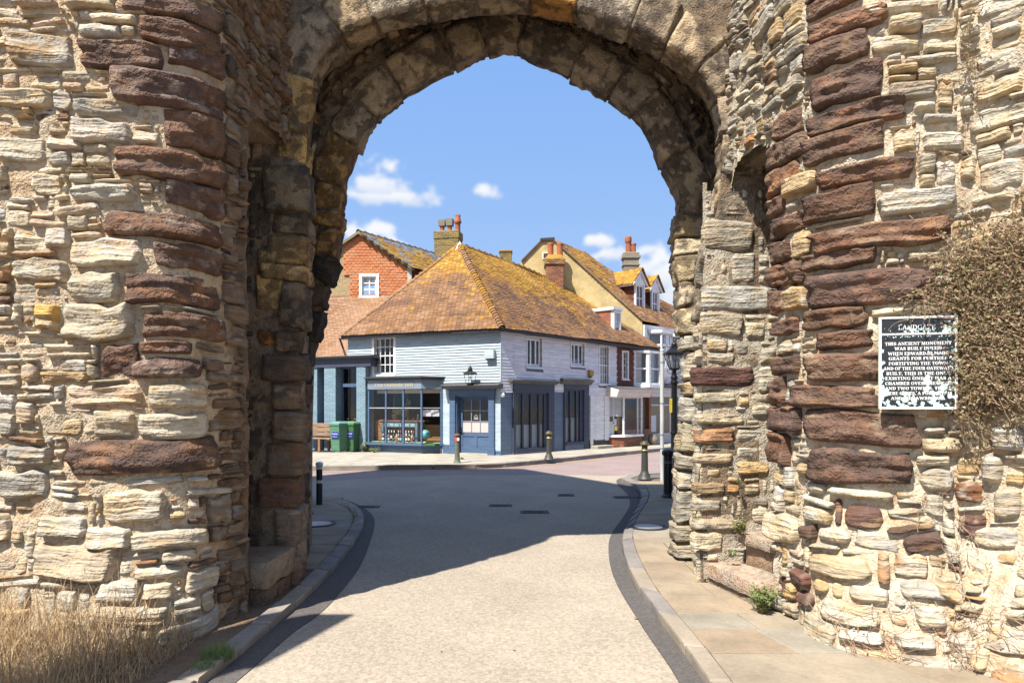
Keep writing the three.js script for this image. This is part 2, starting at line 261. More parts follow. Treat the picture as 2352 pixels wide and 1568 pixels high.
function kerbStones(parent, outer, inner, len, y0, y1, flip, zFar = -17) {
  const n0 = outer.length; let run = 0, a = 0;
  for (let i = 1; i < n0; i++) {
    run += Math.hypot(outer[i][0] - outer[i - 1][0], outer[i][1] - outer[i - 1][1]);
    if (run > len || i === n0 - 1) {
      const q = flip ? [outer[a], inner[a], inner[i], outer[i]] : [inner[a], outer[a], outer[i], inner[i]];
      M('kerb_stone', slabGeo(q, y0, y1 + rr(-0.006, 0.004), 0.005, 0.014), pick(MAT.kerb), parent); a = i; run = 0;
      if (outer[i][1] < zFar) break;
    }
  }
}
// right pavement: kerb stones and sandstone slabs in courses across
{
  const wallLine = [[3.6, -1], [3.5, -3.9], [3.2, -4.3], [2.75, -4.6], [2.45, -5.0], [2.3, -5.5], [2.2, -6.2], [1.95, -6.9], [1.95, -8.4], [2.6, -8.6], [4.2, -10.5], [5.2, -13], [7, -16]];
  const base = [...rightGut.map(([x, z]) => [x + 0.02, z]), [12, -16.5], [12, -4], [12, 12]];
  const p = sheet('pavement', base, 0.06, MAT.joint);
  kerbStones(p, rightGut, rightKerb, 0.62, 0, 0.085, true);
  for (let z = -2.2; z > -14.6;) {
    const d = rr(0.36, 0.6), z1 = z - d, a0 = lineX(rightKerb, z), a1 = lineX(rightKerb, z1), b0 = lineX(wallLine, z) + 0.25, b1 = lineX(wallLine, z1) + 0.25;
    const cuts = [0]; const wide = b0 - a0; if (wide > 0.75) { cuts.push(clamp(rr(0.35, 0.65), 0.3, 0.7)); if (wide > 1.7) cuts.push(rr(0.74, 0.84)); } cuts.push(1);
    for (let i = 0; i < cuts.length - 1; i++) { const L = (t) => [lerp(a0, b0, t), z], U = (t) => [lerp(a1, b1, t), z1]; M('paving_slab', slabGeo([L(cuts[i]), L(cuts[i + 1]), U(cuts[i + 1]), U(cuts[i])], 0.03, 0.085, 0.005, 0.006), pick(MAT.slab), p); }
    z = z1;
  }
}
// left pavement: a trodden earth verge close by, kerb stones, slabs round the far corner of the gate
{
  const base = [...leftGut.map(([x, z]) => [x - 0.02, z]), [-14, -12.6], [-14, -6], [-14, 12]];
  const p = sheet('pavement', base, 0.05, MAT.earth);
  kerbStones(p, leftGut, leftKerb, 0.5, 0, 0.075, false);
  for (let z = -7.0; z > -12.4;) {
    const z1 = z - rr(0.5, 0.75);
    const a0 = lineX(leftKerb.filter((q) => q[0] > -3.1), z), a1 = lineX(leftKerb.filter((q) => q[0] > -3.1), z1);
    for (let k = 0, x0 = a0, y0 = a1; k < 4; k++) { const w = rr(0.55, 0.9); M('paving_slab', slabGeo([[x0 - w, z], [x0, z], [y0, z1], [y0 - w, z1]], 0.02, 0.072, 0.006, 0.006), MAT.slab[2 + (rnd() * 4 | 0)], p); x0 -= w; y0 -= w; }
    z = z1;
  }
}
// far pavement in front of the houses, its kerb, and the yellow line
{
  const back = [[-40, -27], [-6, -25.5], [-0.4, -22.6], [3, -26], [9, -32.4], [20, -44]];
  const p = sheet('pavement', [...farKerb, [40, -46], [40, -60], [-60, -60], [-60, -20]], 0.1, MAT.joint);
  const inner = farKerb.map(([x, z], i) => { const a = farKerb[Math.max(0, i - 1)], b = farKerb[Math.min(farKerb.length - 1, i + 1)], l = Math.hypot(b[0] - a[0], b[1] - a[1]); return [x + (b[1] - a[1]) / l * 0.16, z - (b[0] - a[0]) / l * 0.16]; });
  kerbStones(p, farKerb, inner, 0.9, -0.02, 0.125, false, -200);
  const dir = (i) => { const a = farKerb[Math.max(0, i - 1)], b = farKerb[Math.min(farKerb.length - 1, i + 1)], l = Math.hypot(b[0] - a[0], b[1] - a[1]); return [(b[1] - a[1]) / l, -(b[0] - a[0]) / l]; };
  const pts = resample(inner, 0.62);
  for (let i = 0; i < pts.length - 1; i++) {
    const a = pts[i], b = pts[i + 1]; if (a[0] < -7.5 || a[0] > 8.5) continue;
    const l = Math.hypot(b[0] - a[0], b[1] - a[1]), n = [(b[1] - a[1]) / l, -(b[0] - a[0]) / l], off = (i % 2) * 0.2;
    for (let k = 0; k < 9; k++) { const d0 = k === 0 ? 0.004 : k * 0.6 - off, d1 = (k + 1) * 0.6 - off, sk = 0.12; const q = (t, d) => [t[0] + n[0] * d, t[1] + n[1] * d - 0 * sk]; M('paving_slab', slabGeo([q(a, d0), q(b, d0), q(b, d1), q(a, d1)], 0.05, 0.122, 0.004, 0.004, 0.002), pick(MAT.flag), p); }
  }
  const o = (d) => farKerb.map(([x, z], i) => { const n = dir(i); return [x - n[0] * d, z - n[1] * d]; });
  strip('yellow_line', o(0.34), o(0.26), 0.006, MAT.yellowLine);
}
// ---------------------------------------------------------------- the stone gatehouse
// a wall follows a path in plan (x, Zd = distance ahead); wall.at(s, h, o): s along it to the right, h up, o out of its face
class Path {
  constructor(pts, r = []) {
    const out = [];
    pts.forEach((p, i) => {
      const k = r[i] || 0;
      if (!k || !i || i === pts.length - 1) { out.push(p); return; }
      const to = (q) => { const l = Math.hypot(q[0] - p[0], q[1] - p[1]), d = Math.min(k, l * 0.49); return [p[0] + (q[0] - p[0]) / l * d, p[1] + (q[1] - p[1]) / l * d]; }, a = to(pts[i - 1]), b = to(pts[i + 1]);
      for (let j = 0; j <= 8; j++) { const t = j / 8, u = 1 - t; out.push([u * u * a[0] + 2 * u * t * p[0] + t * t * b[0], u * u * a[1] + 2 * u * t * p[1] + t * t * b[1]]); }
    });
    this.q = []; this.S = 0; const step = 0.02; let carry = 0;
    for (let i = 0; i < out.length - 1; i++) { const [x0, z0] = out[i], [x1, z1] = out[i + 1], l = Math.hypot(x1 - x0, z1 - z0); if (l < 1e-9) continue; for (let d = carry; d < l; d += step) this.q.push([x0 + (x1 - x0) * d / l, z0 + (z1 - z0) * d / l]); carry = (carry + Math.ceil((l - carry) / step) * step) - l; }
    this.q.push(out[out.length - 1]); this.S = (this.q.length - 1) * step; this.step = step;
    this.n = this.q.map((_, i) => { let nx = 0, nz = 0; for (let k = -3; k < 3; k++) { const a = this.q[clamp(i + k, 0, this.q.length - 2)], b = this.q[clamp(i + k, 0, this.q.length - 2) + 1], l = Math.hypot(b[0] - a[0], b[1] - a[1]) || 1; nx += (b[1] - a[1]) / l; nz -= (b[0] - a[0]) / l; } const l = Math.hypot(nx, nz) || 1; return [nx / l, nz / l]; });
  }
  at(s) { const f = clamp(s / this.step, 0, this.q.length - 1.001), i = Math.floor(f), t = f - i, a = this.q[i], b = this.q[i + 1], m = this.n[i], n = this.n[i + 1], over = s < 0 ? s : s > this.S ? s - this.S : 0, dx = (b[0] - a[0]) / this.step, dz = (b[1] - a[1]) / this.step; return [lerp(a[0], b[0], t) + dx * over, lerp(a[1], b[1], t) + dz * over, lerp(m[0], n[0], t), lerp(m[1], n[1], t)]; }
}
class Wall {
  constructor(path, flare = () => 0) { this.path = path; this.flare = flare; this.S = path.S; }
  at(s, h, o) { const [x, z, nx, nz] = this.path.at(s), k = o + this.flare(s, h) + 0.05 * (vnoise(s * 1.3 + 9, h * 1.1, 4) - 0.5); return [x + nx * k, h, -(z + nz * k)]; }
  px(X, Y) { const u = (X - CX) / F; let best = 1e9, at = 0; for (let i = 0; i < this.path.q.length; i++) { const [x, z] = this.path.q[i], e = Math.abs(x / z - u); if (e < best) { best = e; at = i; } } const s = at * this.path.step, z = this.path.q[at][1]; return [s, EYE - (Y - YH) / F * z]; }
}
const PALE = [[0.52, 0.435, 0.305], [0.48, 0.405, 0.29], [0.55, 0.475, 0.35], [0.44, 0.395, 0.31], [0.49, 0.39, 0.245], [0.4, 0.375, 0.33], [0.53, 0.475, 0.375], [0.48, 0.36, 0.26], [0.36, 0.33, 0.28], [0.44, 0.33, 0.2], [0.5, 0.41, 0.32]];
const SHADE_GREY = [[0.5, 0.44, 0.35], [0.45, 0.41, 0.335], [0.52, 0.45, 0.34], [0.47, 0.38, 0.27], [0.55, 0.495, 0.405], [0.42, 0.395, 0.34]];  // greyer tones for low left-tower stones: shade at the foot put into their colour
const BONE = [[0.5, 0.455, 0.36], [0.46, 0.41, 0.31], [0.53, 0.48, 0.39], [0.42, 0.4, 0.35], [0.48, 0.4, 0.27], [0.38, 0.34, 0.27], [0.46, 0.36, 0.23], [0.36, 0.33, 0.28], [0.5, 0.43, 0.33]];
const OCHRE = [[0.4, 0.28, 0.14], [0.43, 0.31, 0.17], [0.36, 0.21, 0.11]];
const BROWN = [[0.118, 0.068, 0.046], [0.132, 0.077, 0.052], [0.1, 0.06, 0.045], [0.14, 0.077, 0.046], [0.11, 0.065, 0.05]];
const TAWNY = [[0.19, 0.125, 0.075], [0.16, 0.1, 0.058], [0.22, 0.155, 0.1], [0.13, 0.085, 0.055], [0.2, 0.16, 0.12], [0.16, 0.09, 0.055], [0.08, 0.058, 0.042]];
const SOOT = [[0.035, 0.028, 0.022], [0.05, 0.038, 0.028], [0.07, 0.05, 0.034], [0.025, 0.021, 0.018]];
const ARCH = [[0.36, 0.28, 0.185], [0.32, 0.26, 0.19], [0.4, 0.3, 0.19], [0.31, 0.26, 0.2], [0.36, 0.32, 0.26]];
const GREY = [[0.33, 0.3, 0.25], [0.37, 0.34, 0.28], [0.3, 0.27, 0.22], [0.36, 0.31, 0.22]];
// colour of a stone over its face: its own tone, patches of a second one, flecks of lichen or soot
function tone(base, alt, share = 0.5, fleck = null, amount = 0) {
  const sd = rnd() * 100, k = rr(0.86, 1.12);
  return (s, h) => { const n = fbm(s * 7 + sd, h * 12, sd, 3); let c = mix3(base, alt, sstep(0.62 - share * 0.3, 0.72 - share * 0.2, n) * 0.75); if (fleck) c = mix3(c, fleck, sstep(0.56, 0.66, fbm(s * 16 + sd, h * 18, sd + 5, 3)) * amount); const j = k * (0.93 + 0.14 * hash(Math.floor(s * 90), Math.floor(h * 90))); return [c[0] * j, c[1] * j, c[2] * j]; };
}
function stoneGeo(at, s0, h0, s1, h1, o = {}) {
  const { proud = 0.03, sink = 0.035, bevel = 0.016, rough = 0.014, lay = 0.012, lt = 0.022, round = 0.3, wob = 0.12, tilt = 0, turn = 0, tone: col, fine = 1 } = o;
  const w = s1 - s0, hh = h1 - h0, sc = (s0 + s1) / 2, hc = (h0 + h1) / 2, sd = rnd() * 200, ct = Math.cos(turn), st = Math.sin(turn);
  const axis = (n) => { const a = [-1, -0.93, -0.8]; for (let i = 1; i < n; i++) a.push(-0.8 + 1.6 * i / n); a.push(0.8, 0.93, 1); return a; };
  const us = axis(clamp(Math.round(w / 0.04 * fine), 2, fine > 1.7 ? 22 : 12)), vs = axis(clamp(Math.round(hh / 0.022 * fine), 2, fine > 1.7 ? 14 : 9));
  const nu = us.length, nv = vs.length, pos = [], uv = [], cl = [], idx = [], ou = rnd() * 5, ov = rnd() * 5;
  const r1 = rr(0.7, 1.3), r2 = rr(0.7, 1.3), skew = rr(-0.06, 0.06), tu = rr(-1, 1) * Math.min(0.022, w * 0.07), tv = rr(-1, 1) * Math.min(0.016, hh * 0.12);
  for (const v of vs) for (const u of us) {
    const a = u * Math.sqrt(1 - round * v * v * 0.5 * r1), b = v * Math.sqrt(1 - round * u * u * 0.5 * r2) + skew * u;
    let x = a * w / 2 * (1 + wob * 0.5 * (vnoise(v * 1.7 + sd, u > 0 ? 3 : 8, sd) - 0.5)), y = b * hh / 2 * (1 + wob * 1.4 * (vnoise(u * 1.9 + sd, v > 0 ? 5 : 11, sd) - 0.5));
    const du = (1 - Math.abs(u)) * w / 2, dv = (1 - Math.abs(v)) * hh / 2, d = Math.min(du, dv) / bevel, p = d >= 1 ? 1 : Math.sqrt(1 - (1 - d) * (1 - d));
    const S = sc + x * ct - y * st, H = hc + x * st + y * ct;
    const L = (y + 0.012 * vnoise(x * 5 + sd, 2, sd) + 0.01 * vnoise(x * 14, y * 6, sd)) / lt, k = Math.floor(L), f = L - k, e = (q) => vnoise(q * 7.31 + sd, x * 3.2, sd + q * 1.7), led = lerp(e(k), e(k + 1), sstep(0.55, 1, f));
    const off = -sink + (proud + sink) * p + p * (rough * 2 * (fbm(S * 9 + sd, H * 11, sd, 3) - 0.5) + lay * 2 * (led - 0.5) + tilt * b + tu * a + tv * b);
    const q = at(S, H, off); pos.push(q[0], q[1], q[2]); uv.push(S + ou, H + ov); const c = col(S, H); cl.push(c[0], c[1], c[2]);
  }
  for (let j = 0; j < nv - 1; j++) for (let i = 0; i < nu - 1; i++) { const a = j * nu + i; if ((i + j) & 1) idx.push(a, a + 1, a + nu + 1, a, a + nu + 1, a + nu); else idx.push(a, a + 1, a + nu, a + 1, a + nu + 1, a + nu); }
  const g = new THREE.BufferGeometry();
  g.setAttribute('position', new THREE.Float32BufferAttribute(pos, 3)); g.setAttribute('uv', new THREE.Float32BufferAttribute(uv, 2)); g.setAttribute('color', new THREE.Float32BufferAttribute(cl, 3)); g.setIndex(idx); g.computeVertexNormals();
  g.userData.area = w * hh; return g;
}
// sheet of mortar over a region of a wall
function mortarGeo(at, s0, s1, h0, h1, cell, col, amp = 0.02, keep = () => true) {
  const nu = Math.ceil((s1 - s0) / cell), nv = Math.ceil((h1 - h0) / cell), pos = [], uv = [], cl = [], idx = [];
  for (let j = 0; j <= nv; j++) for (let i = 0; i <= nu; i++) { const s = lerp(s0, s1, i / nu), h = lerp(h0, h1, j / nv), q = at(s, h, amp * 2 * (fbm(s * 6, h * 7, 2, 4) - 0.5)); pos.push(...q); uv.push(s, h); cl.push(...col(s, h)); }
  for (let j = 0; j < nv; j++) for (let i = 0; i < nu; i++) { if (!keep(lerp(s0, s1, (i + 0.5) / nu), lerp(h0, h1, (j + 0.5) / nv))) continue; const a = j * (nu + 1) + i; idx.push(a, a + 1, a + nu + 2, a, a + nu + 2, a + nu + 1); }
  const g = new THREE.BufferGeometry(); g.setAttribute('position', new THREE.Float32BufferAttribute(pos, 3)); g.setAttribute('uv', new THREE.Float32BufferAttribute(uv, 2)); g.setAttribute('color', new THREE.Float32BufferAttribute(cl, 3)); g.setIndex(idx); g.computeVertexNormals(); return g;
}
// rubble packing: rows from the bottom, each stone as large as the free room lets it be
class Packing {
  constructor(s0, s1, h0, h1, c = 0.01) { Object.assign(this, { s0, h0, c, nx: Math.ceil((s1 - s0) / c), ny: Math.ceil((h1 - h0) / c) }); this.o = new Uint8Array(this.nx * this.ny); }
  courses(list) { this.bands = []; let j = 0; while (j < this.ny) { j += Math.max(3, Math.round(list(this.h0 + j * this.c) / this.c)); this.bands.push(j); } return this; }
  block(a, b, e, f, pad = 0) { const c = this.c, i0 = Math.max(0, Math.floor((a - pad - this.s0) / c)), i1 = Math.min(this.nx - 1, Math.floor((e + pad - this.s0) / c)), j0 = Math.max(0, Math.floor((b - pad - this.h0) / c)), j1 = Math.min(this.ny - 1, Math.floor((f + pad - this.h0) / c)); for (let j = j0; j <= j1; j++) for (let i = i0; i <= i1; i++) this.o[j * this.nx + i] = 1; }
  veto(fn) { for (let j = 0; j < this.ny; j++) for (let i = 0; i < this.nx; i++) if (fn(this.s0 + (i + 0.5) * this.c, this.h0 + (j + 0.5) * this.c)) this.o[j * this.nx + i] = 1; }
  fill(size, put, gap = 0.012) {
    const { nx, ny, o, c } = this, free = (i, j) => i < nx && j < ny && !o[j * nx + i];
    for (let j = 0; j < ny; j++) for (let i = 0; i < nx; i++) {
      if (!free(i, j)) continue;
      const [tw, th] = size(this.s0 + i * c, this.h0 + j * c); let W = Math.max(2, Math.round(tw / c)), H = Math.max(2, Math.round(th / c));
      if (this.bands) { const k = this.bands.findIndex((b) => b > j), top = this.bands[k], r = rnd(); H = (r < 0.22 && this.bands[k + 1] ? this.bands[k + 1] : top) - j; if (r > 0.82 && H > 5) H = Math.round(H / 2); W = Math.round(W * rr(0.7, 1.2) * (r < 0.22 ? 1.15 : 1)); }
      let w = 0; while (w < W && free(i + w, j)) w++; if (w < W && w > 4 && rnd() < 0.5) w = Math.max(4, Math.round(w * rr(0.6, 1)));
      let h = 1; for (; h < H; h++) { let ok = true; for (let k = 0; k < w; k++) if (!free(i + k, j + h)) { ok = false; break; } if (!ok) break; }
      for (let b = 0; b < h; b++) for (let a = 0; a < w; a++) o[(j + b) * nx + i + a] = 1;
      if (w * c < 0.035 || h * c < 0.022 || w * h * c * c < 0.0013) continue;
      const g = gap * rr(0.2, 1.4); put(this.s0 + i * c + g / 2, this.h0 + j * c + g / 2, this.s0 + (i + w) * c - g / 2, this.h0 + (j + h) * c - g / 2);
    }
  }
}
const gate = thing('stone_gatehouse', 'medieval stone gatehouse with two rough towers and a pointed arch over the lane', 'gatehouse', [0, 0, -6.4]);
const rel = (at, wave = 0) => (s, h, o) => { if (wave) h += wave * 2 * (vnoise(s * 2.1 + 5, h * 1.3, 8) - 0.5); const q = at(s, h, o); return [q[0], q[1], q[2] + 6.4]; };   // into the gatehouse's own space
const facing = [];                                             // every small facing stone: [geometry, material, parent, how large it looks]
const addFacing = (g, m, parent, z) => facing.push([g, m, parent, g.userData.area / (z * z)]);

// ---- left tower
const leftPath = new Path([[-5.4, 5.1], [-2.5, 5.02], [-2.25, 5.45], [-2.1, 6.42]], [0, 0.36, 0.2, 0]);
const flareL = (s, h) => { const z = leftPath.at(s)[1]; return sstep(5.35, 5.05, z) * (0.13 * sstep(1.2, 0.1, h) + 0.06 * sstep(0.35, 0, h)); };
const wallL = new Wall(leftPath, flareL);
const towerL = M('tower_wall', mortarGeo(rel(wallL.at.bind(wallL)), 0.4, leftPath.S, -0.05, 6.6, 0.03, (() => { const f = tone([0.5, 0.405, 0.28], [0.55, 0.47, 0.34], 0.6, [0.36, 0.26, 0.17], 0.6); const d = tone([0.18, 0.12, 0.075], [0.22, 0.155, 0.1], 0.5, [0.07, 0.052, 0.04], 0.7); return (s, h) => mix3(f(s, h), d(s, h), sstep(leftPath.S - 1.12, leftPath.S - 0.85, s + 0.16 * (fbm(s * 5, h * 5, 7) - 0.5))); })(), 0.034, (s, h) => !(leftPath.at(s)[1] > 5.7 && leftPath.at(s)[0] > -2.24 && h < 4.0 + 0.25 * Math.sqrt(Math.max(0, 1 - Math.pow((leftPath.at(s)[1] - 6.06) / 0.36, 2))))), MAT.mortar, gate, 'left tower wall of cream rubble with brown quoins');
const zL = (s) => leftPath.at(s)[1];
const nicheL = (s, h) => zL(s) > 5.66 && leftPath.at(s)[0] > -2.25 && h < 4.05 + 0.25 * Math.sqrt(Math.max(0, 1 - Math.pow((zL(s) - 6.06) / 0.36, 2)));
{
  const at = rel(wallL.at.bind(wallL), 0.03), pk = new Packing(0.6, leftPath.S, 0.0, 6.2).courses((h) => (h < 1 ? rr(0.07, 0.17) : rr(0.04, 0.1)));
  pk.veto(nicheL);
  const box = (x0, y0, x1, y1) => { const a = wallL.px(x0, y1), b = wallL.px(x1, y0); const c = wallL.px((x0 + x1) / 2, (y0 + y1) / 2); const hh = (y1 - y0) / F * zL(c[0]); return [a[0], c[1] - hh / 2, b[0], c[1] + hh / 2]; };
  const quoins = [[285, -12, 505, 46], [325, 50, 503, 112], [190, 98, 376, 160], [385, 105, 510, 162], [258, 165, 512, 242], [368, 250, 510, 342], [265, 338, 512, 412], [375, 415, 510, 482], [240, 487, 508, 548], [350, 562, 505, 622], [285, 630, 506, 703], [322, 722, 510, 784], [235, 785, 322, 862], [325, 786, 445, 818], [300, 824, 462, 868], [155, 1005, 500, 1088]];
  for (const q of quoins) { const b = box(...q); pk.block(...b, 0.006); const [c, d] = [pick(BROWN), pick(BROWN)]; M('ironstone_quoin', stoneGeo(at, ...b, { proud: rr(0.045, 0.075), bevel: 0.022, rough: 0.034, lay: 0.024, lt: rr(0.03, 0.05), round: 0.16, wob: 0.22, tone: tone(c, d.map((v, i) => v * [1.8, 1.85, 1.75][i]), 0.5, pick([[0.24, 0.14, 0.07], [0.05, 0.036, 0.03], [0.34, 0.28, 0.23]]), 0.5), fine: 1.9 }), MAT.iron, towerL); }
  const blocks = [[345, 880, 472, 937], [155, 880, 332, 927], [315, 945, 472, 1004], [222, 940, 311, 1000], [150, 695, 307, 778], [165, 553, 326, 613], [160, 625, 276, 688], [165, 425, 316, 466], [170, 272, 306, 326], [175, 226, 320, 266], [5, 320, 106, 376], [35, 85, 172, 158], [240, 1120, 386, 1190], [100, 1242, 286, 1322], [90, 695, 136, 756], [110, 318, 192, 346], [310, 1212, 470, 1254], [5, 1075, 112, 1140], [0, 855, 55, 890], [30, 1018, 122, 1064], [270, 0, 340, 38], [160, 0, 270, 30], [100, 1020 + 160, 205, 1228], [255, 1320, 335, 1370], [340, 1328, 400, 1362], [262, 1378, 388, 1416], [325, 1292, 420, 1320], [210, 1200, 310, 1250], [420, 1300, 490, 1352]];
  const bcol = { 7: [0.42, 0.4, 0.33], 11: [0.3, 0.21, 0.12], 14: [0.46, 0.28, 0.08] };
  blocks.forEach((q, i) => { const b = box(...q); pk.block(...b, 0.006); const c = bcol[i] || pick(b[1] < 1.25 ? SHADE_GREY : PALE); addFacing(stoneGeo(at, ...b, { proud: rr(0.035, 0.075), bevel: 0.018, rough: rr(0.014, 0.028), lay: rr(0.008, 0.022), lt: rr(0.016, 0.034), round: 0.16, wob: 0.28, turn: rr(-0.03, 0.03), tone: tone(c, pick(PALE), 0.5, pick([[0.52, 0.47, 0.38], [0.3, 0.25, 0.18]]), 0.5), fine: 1.4 }), MAT.rag, towerL, 2.5); });
  pk.fill((s, h) => (zL(s) > 5.5 ? [rr(0.12, 0.3), pick([0.06, 0.08, 0.11, 0.14])] : h < 1.0 ? [rr(0.1, 0.36), pick([0.05, 0.07, 0.1, 0.14])] : [rr(0.1, 0.42), pick([0.035, 0.045, 0.06, 0.075, 0.1])]), (a, b, c, d) => {
    if (rnd() < 0.07) return;                                   // bare mortar
    const dark = zL((a + c) / 2) > 5.3, t = dark ? tone(pick(TAWNY), pick(TAWNY), 0.5, rnd() < 0.5 ? [0.05, 0.04, 0.03] : [0.27, 0.24, 0.2], rnd() < 0.5 ? 0.8 : 0.4) : rnd() < 0.12 ? tone(pick(OCHRE), pick(PALE), 0.5) : rnd() < 0.04 ? tone(pick(BROWN), pick(OCHRE), 0.5) : b < 1.35 + 0.3 * (vnoise(a * 2, 3) - 0.5) ? tone(pick(SHADE_GREY), pick(SHADE_GREY), 0.5, pick([[0.46, 0.43, 0.37], [0.2, 0.17, 0.13]]), 0.6) : tone(pick(PALE), pick(PALE), 0.5, pick([[0.56, 0.51, 0.42], [0.3, 0.25, 0.18], [0.4, 0.27, 0.14]]), 0.45);
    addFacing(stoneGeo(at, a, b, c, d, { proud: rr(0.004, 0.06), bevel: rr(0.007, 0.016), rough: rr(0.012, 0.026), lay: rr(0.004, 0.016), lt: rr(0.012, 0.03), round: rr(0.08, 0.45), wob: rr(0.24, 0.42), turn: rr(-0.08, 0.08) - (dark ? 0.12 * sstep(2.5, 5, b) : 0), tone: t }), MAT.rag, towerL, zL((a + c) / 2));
  });
}
// ---- right tower
const rightPath = new Path([[2.05, 6.42], [2.25, 5.25], [2.56, 4.86], [3.13, 4.74], [3.52, 4.06], [3.95, 3.2]], [0, 0.3, 0.3, 0.1, 0.5, 0]);
const flareR = (s, h) => { const z = rightPath.at(s)[1]; const k = lerp(1, 0.06, sstep(4.85, 5.4, z)); return k * (0.34 * sstep(1.25, 0.0, h) + 0.1 * sstep(0.4, 0, h)); };
const wallR = new Wall(rightPath, flareR), zR = (s) => rightPath.at(s)[1];
const nicheR = (s, h) => zR(s) > 5.62 && h < 3.72 + 0.28 * Math.sqrt(Math.max(0, 1 - Math.pow((zR(s) - 6.02) / 0.4, 2)));
const towerR = M('tower_wall', mortarGeo(rel(wallR.at.bind(wallR)), 0, rightPath.S, -0.05, 6.6, 0.03, (() => { const f = tone([0.56, 0.495, 0.38], [0.5, 0.4, 0.27], 0.5, [0.38, 0.29, 0.2], 0.5); return f; })(), 0.036, (s, h) => !nicheR(s, h)), MAT.mortar, gate, 'right tower wall of bleached rubble with dark brown quoins');
{
  const at = rel(wallR.at.bind(wallR), 0.025), pk = new Packing(0.0, rightPath.S - 0.15, 0.0, 6.3).courses((h) => (h < 1.15 ? rr(0.08, 0.19) : rr(0.045, 0.095)));
  pk.veto(nicheR);
  const conv = (yo) => ([x0, y0, x1, y1]) => { const X = (x) => (1880 + x * 0.61237) / 1.2245, Y = (y) => (yo + y * 0.61237) / 1.2245; const a = wallR.px(X(x0), Y((y0 + y1) / 2)), b = wallR.px(X(x1), Y((y0 + y1) / 2)), c = wallR.px(X((x0 + x1) / 2), Y((y0 + y1) / 2)), hh = (Y(y1) - Y(y0)) / F * zR(c[0]); return [a[0], c[1] - hh / 2, b[0], c[1] + hh / 2]; };
  const U = conv(0), L = conv(960);
  const quoins = [...[[635, -20, 900, 66], [670, 66, 1010, 168], [650, 172, 930, 306], [665, 312, 995, 478], [650, 482, 1100, 588], [630, 592, 1010, 730], [690, 738, 1140, 838], [640, 862, 955, 1000], [670, 1004, 1290, 1130], [630, 1136, 960, 1222], [655, 1226, 1215, 1396], [640, 1400, 915, 1502], [705, 1508, 950, 1600],
    [505, 520, 630, 640], [470, 645, 640, 756], [470, 770, 600, 890], [475, 912, 540, 986], [480, 986, 640, 1080], [475, 1096, 570, 1204], [480, 1212, 572, 1312], [574, 1190, 628, 1300], [480, 1320, 545, 1440], [485, 1456, 610, 1536]].map(U), ...[[650, 45, 985, 182], [590, 195, 980, 304], [635, 312, 1160, 472], [665, 490, 1135, 660], [485, 60, 612, 152], [485, 166, 540, 292], [470, 302, 622, 420], [465, 424, 562, 560]].map(L)];
  for (const b of quoins) { pk.block(...b, 0.006); const c = pick(BROWN), d = pick(BROWN); M('ironstone_quoin', stoneGeo(at, ...b, { proud: rr(0.045, 0.08), bevel: 0.024, rough: 0.036, lay: 0.022, lt: rr(0.03, 0.055), round: 0.17, wob: 0.28, tone: tone(c, d.map((v, i) => v * [1.65, 1.6, 1.5][i]), 0.5, pick([[0.23, 0.14, 0.075], [0.05, 0.036, 0.03], [0.3, 0.22, 0.15]]), 0.5), fine: 1.9 }), MAT.iron, towerR); }
  const hand = [...[[910, 20, 1240, 70], [1150, 100, 1335, 182], [1010, 90, 1145, 166], [935, 175, 1150, 246], [1075, 258, 1330, 305], [1170, 206, 1330, 255], [1010, 310, 1135, 354], [1140, 325, 1230, 386], [1005, 392, 1220, 472], [1010, 358, 1135, 388], [1120, 478, 1220, 520], [1165, 530, 1330, 570], [1170, 606, 1365, 690], [965, 868, 1320, 972], [1190, 1200, 1370, 1246], [1090, 1145, 1290, 1196], [930, 1410, 1080, 1450], [1440, 740, 1633, 870], [1420, 350, 1633, 440], [545, 1312, 655, 1420], [580, 1050, 668, 1176], [545, 800, 690, 890]].map(U),
    ...[[1165, 380, 1260, 416], [1160, 430, 1360, 505], [1140, 508, 1300, 566], [1155, 572, 1310, 680], [745, 672, 1040, 722], [650, 640, 740, 696], [600, 556, 662, 620], [462, 780, 610, 915], [815, 745, 985, 855], [630, 752, 775, 832], [710, 845, 860, 912], [690, 965, 945, 1066], [1320, 780, 1485, 880], [1310, 640, 1470, 732], [1430, 832, 1633, 930], [1165, 1030, 1440, 1170], [1030, 1072, 1220, 1146], [860, 1090, 1005, 1162], [590, 1040, 700, 1112], [1300, 1290, 1560, 1420], [690, 1350, 830, 1422], [640, 1392, 745, 1476], [1500, 380, 1633, 500], [1450, 512, 1545, 640], [1505, 660, 1633, 800], [622, 1135, 740, 1200], [720, 1075, 800, 1130], [1085, 1160, 1200, 1260], [1000, 1270, 1140, 1340], [1380, 1440, 1620, 1530]].map(L)];
  const special = { 6: OCHRE[1], 19: OCHRE[0], 20: OCHRE[1], 21: [0.5, 0.36, 0.2], 30: [0.13, 0.072, 0.055], 34: [0.1, 0.055, 0.045], 35: [0.2, 0.09, 0.04], 40: [0.14, 0.065, 0.05], 33: [0.44, 0.36, 0.24], 29: [0.48, 0.4, 0.28], 28: OCHRE[1], 48: OCHRE[0], 47: [0.12, 0.06, 0.045] };
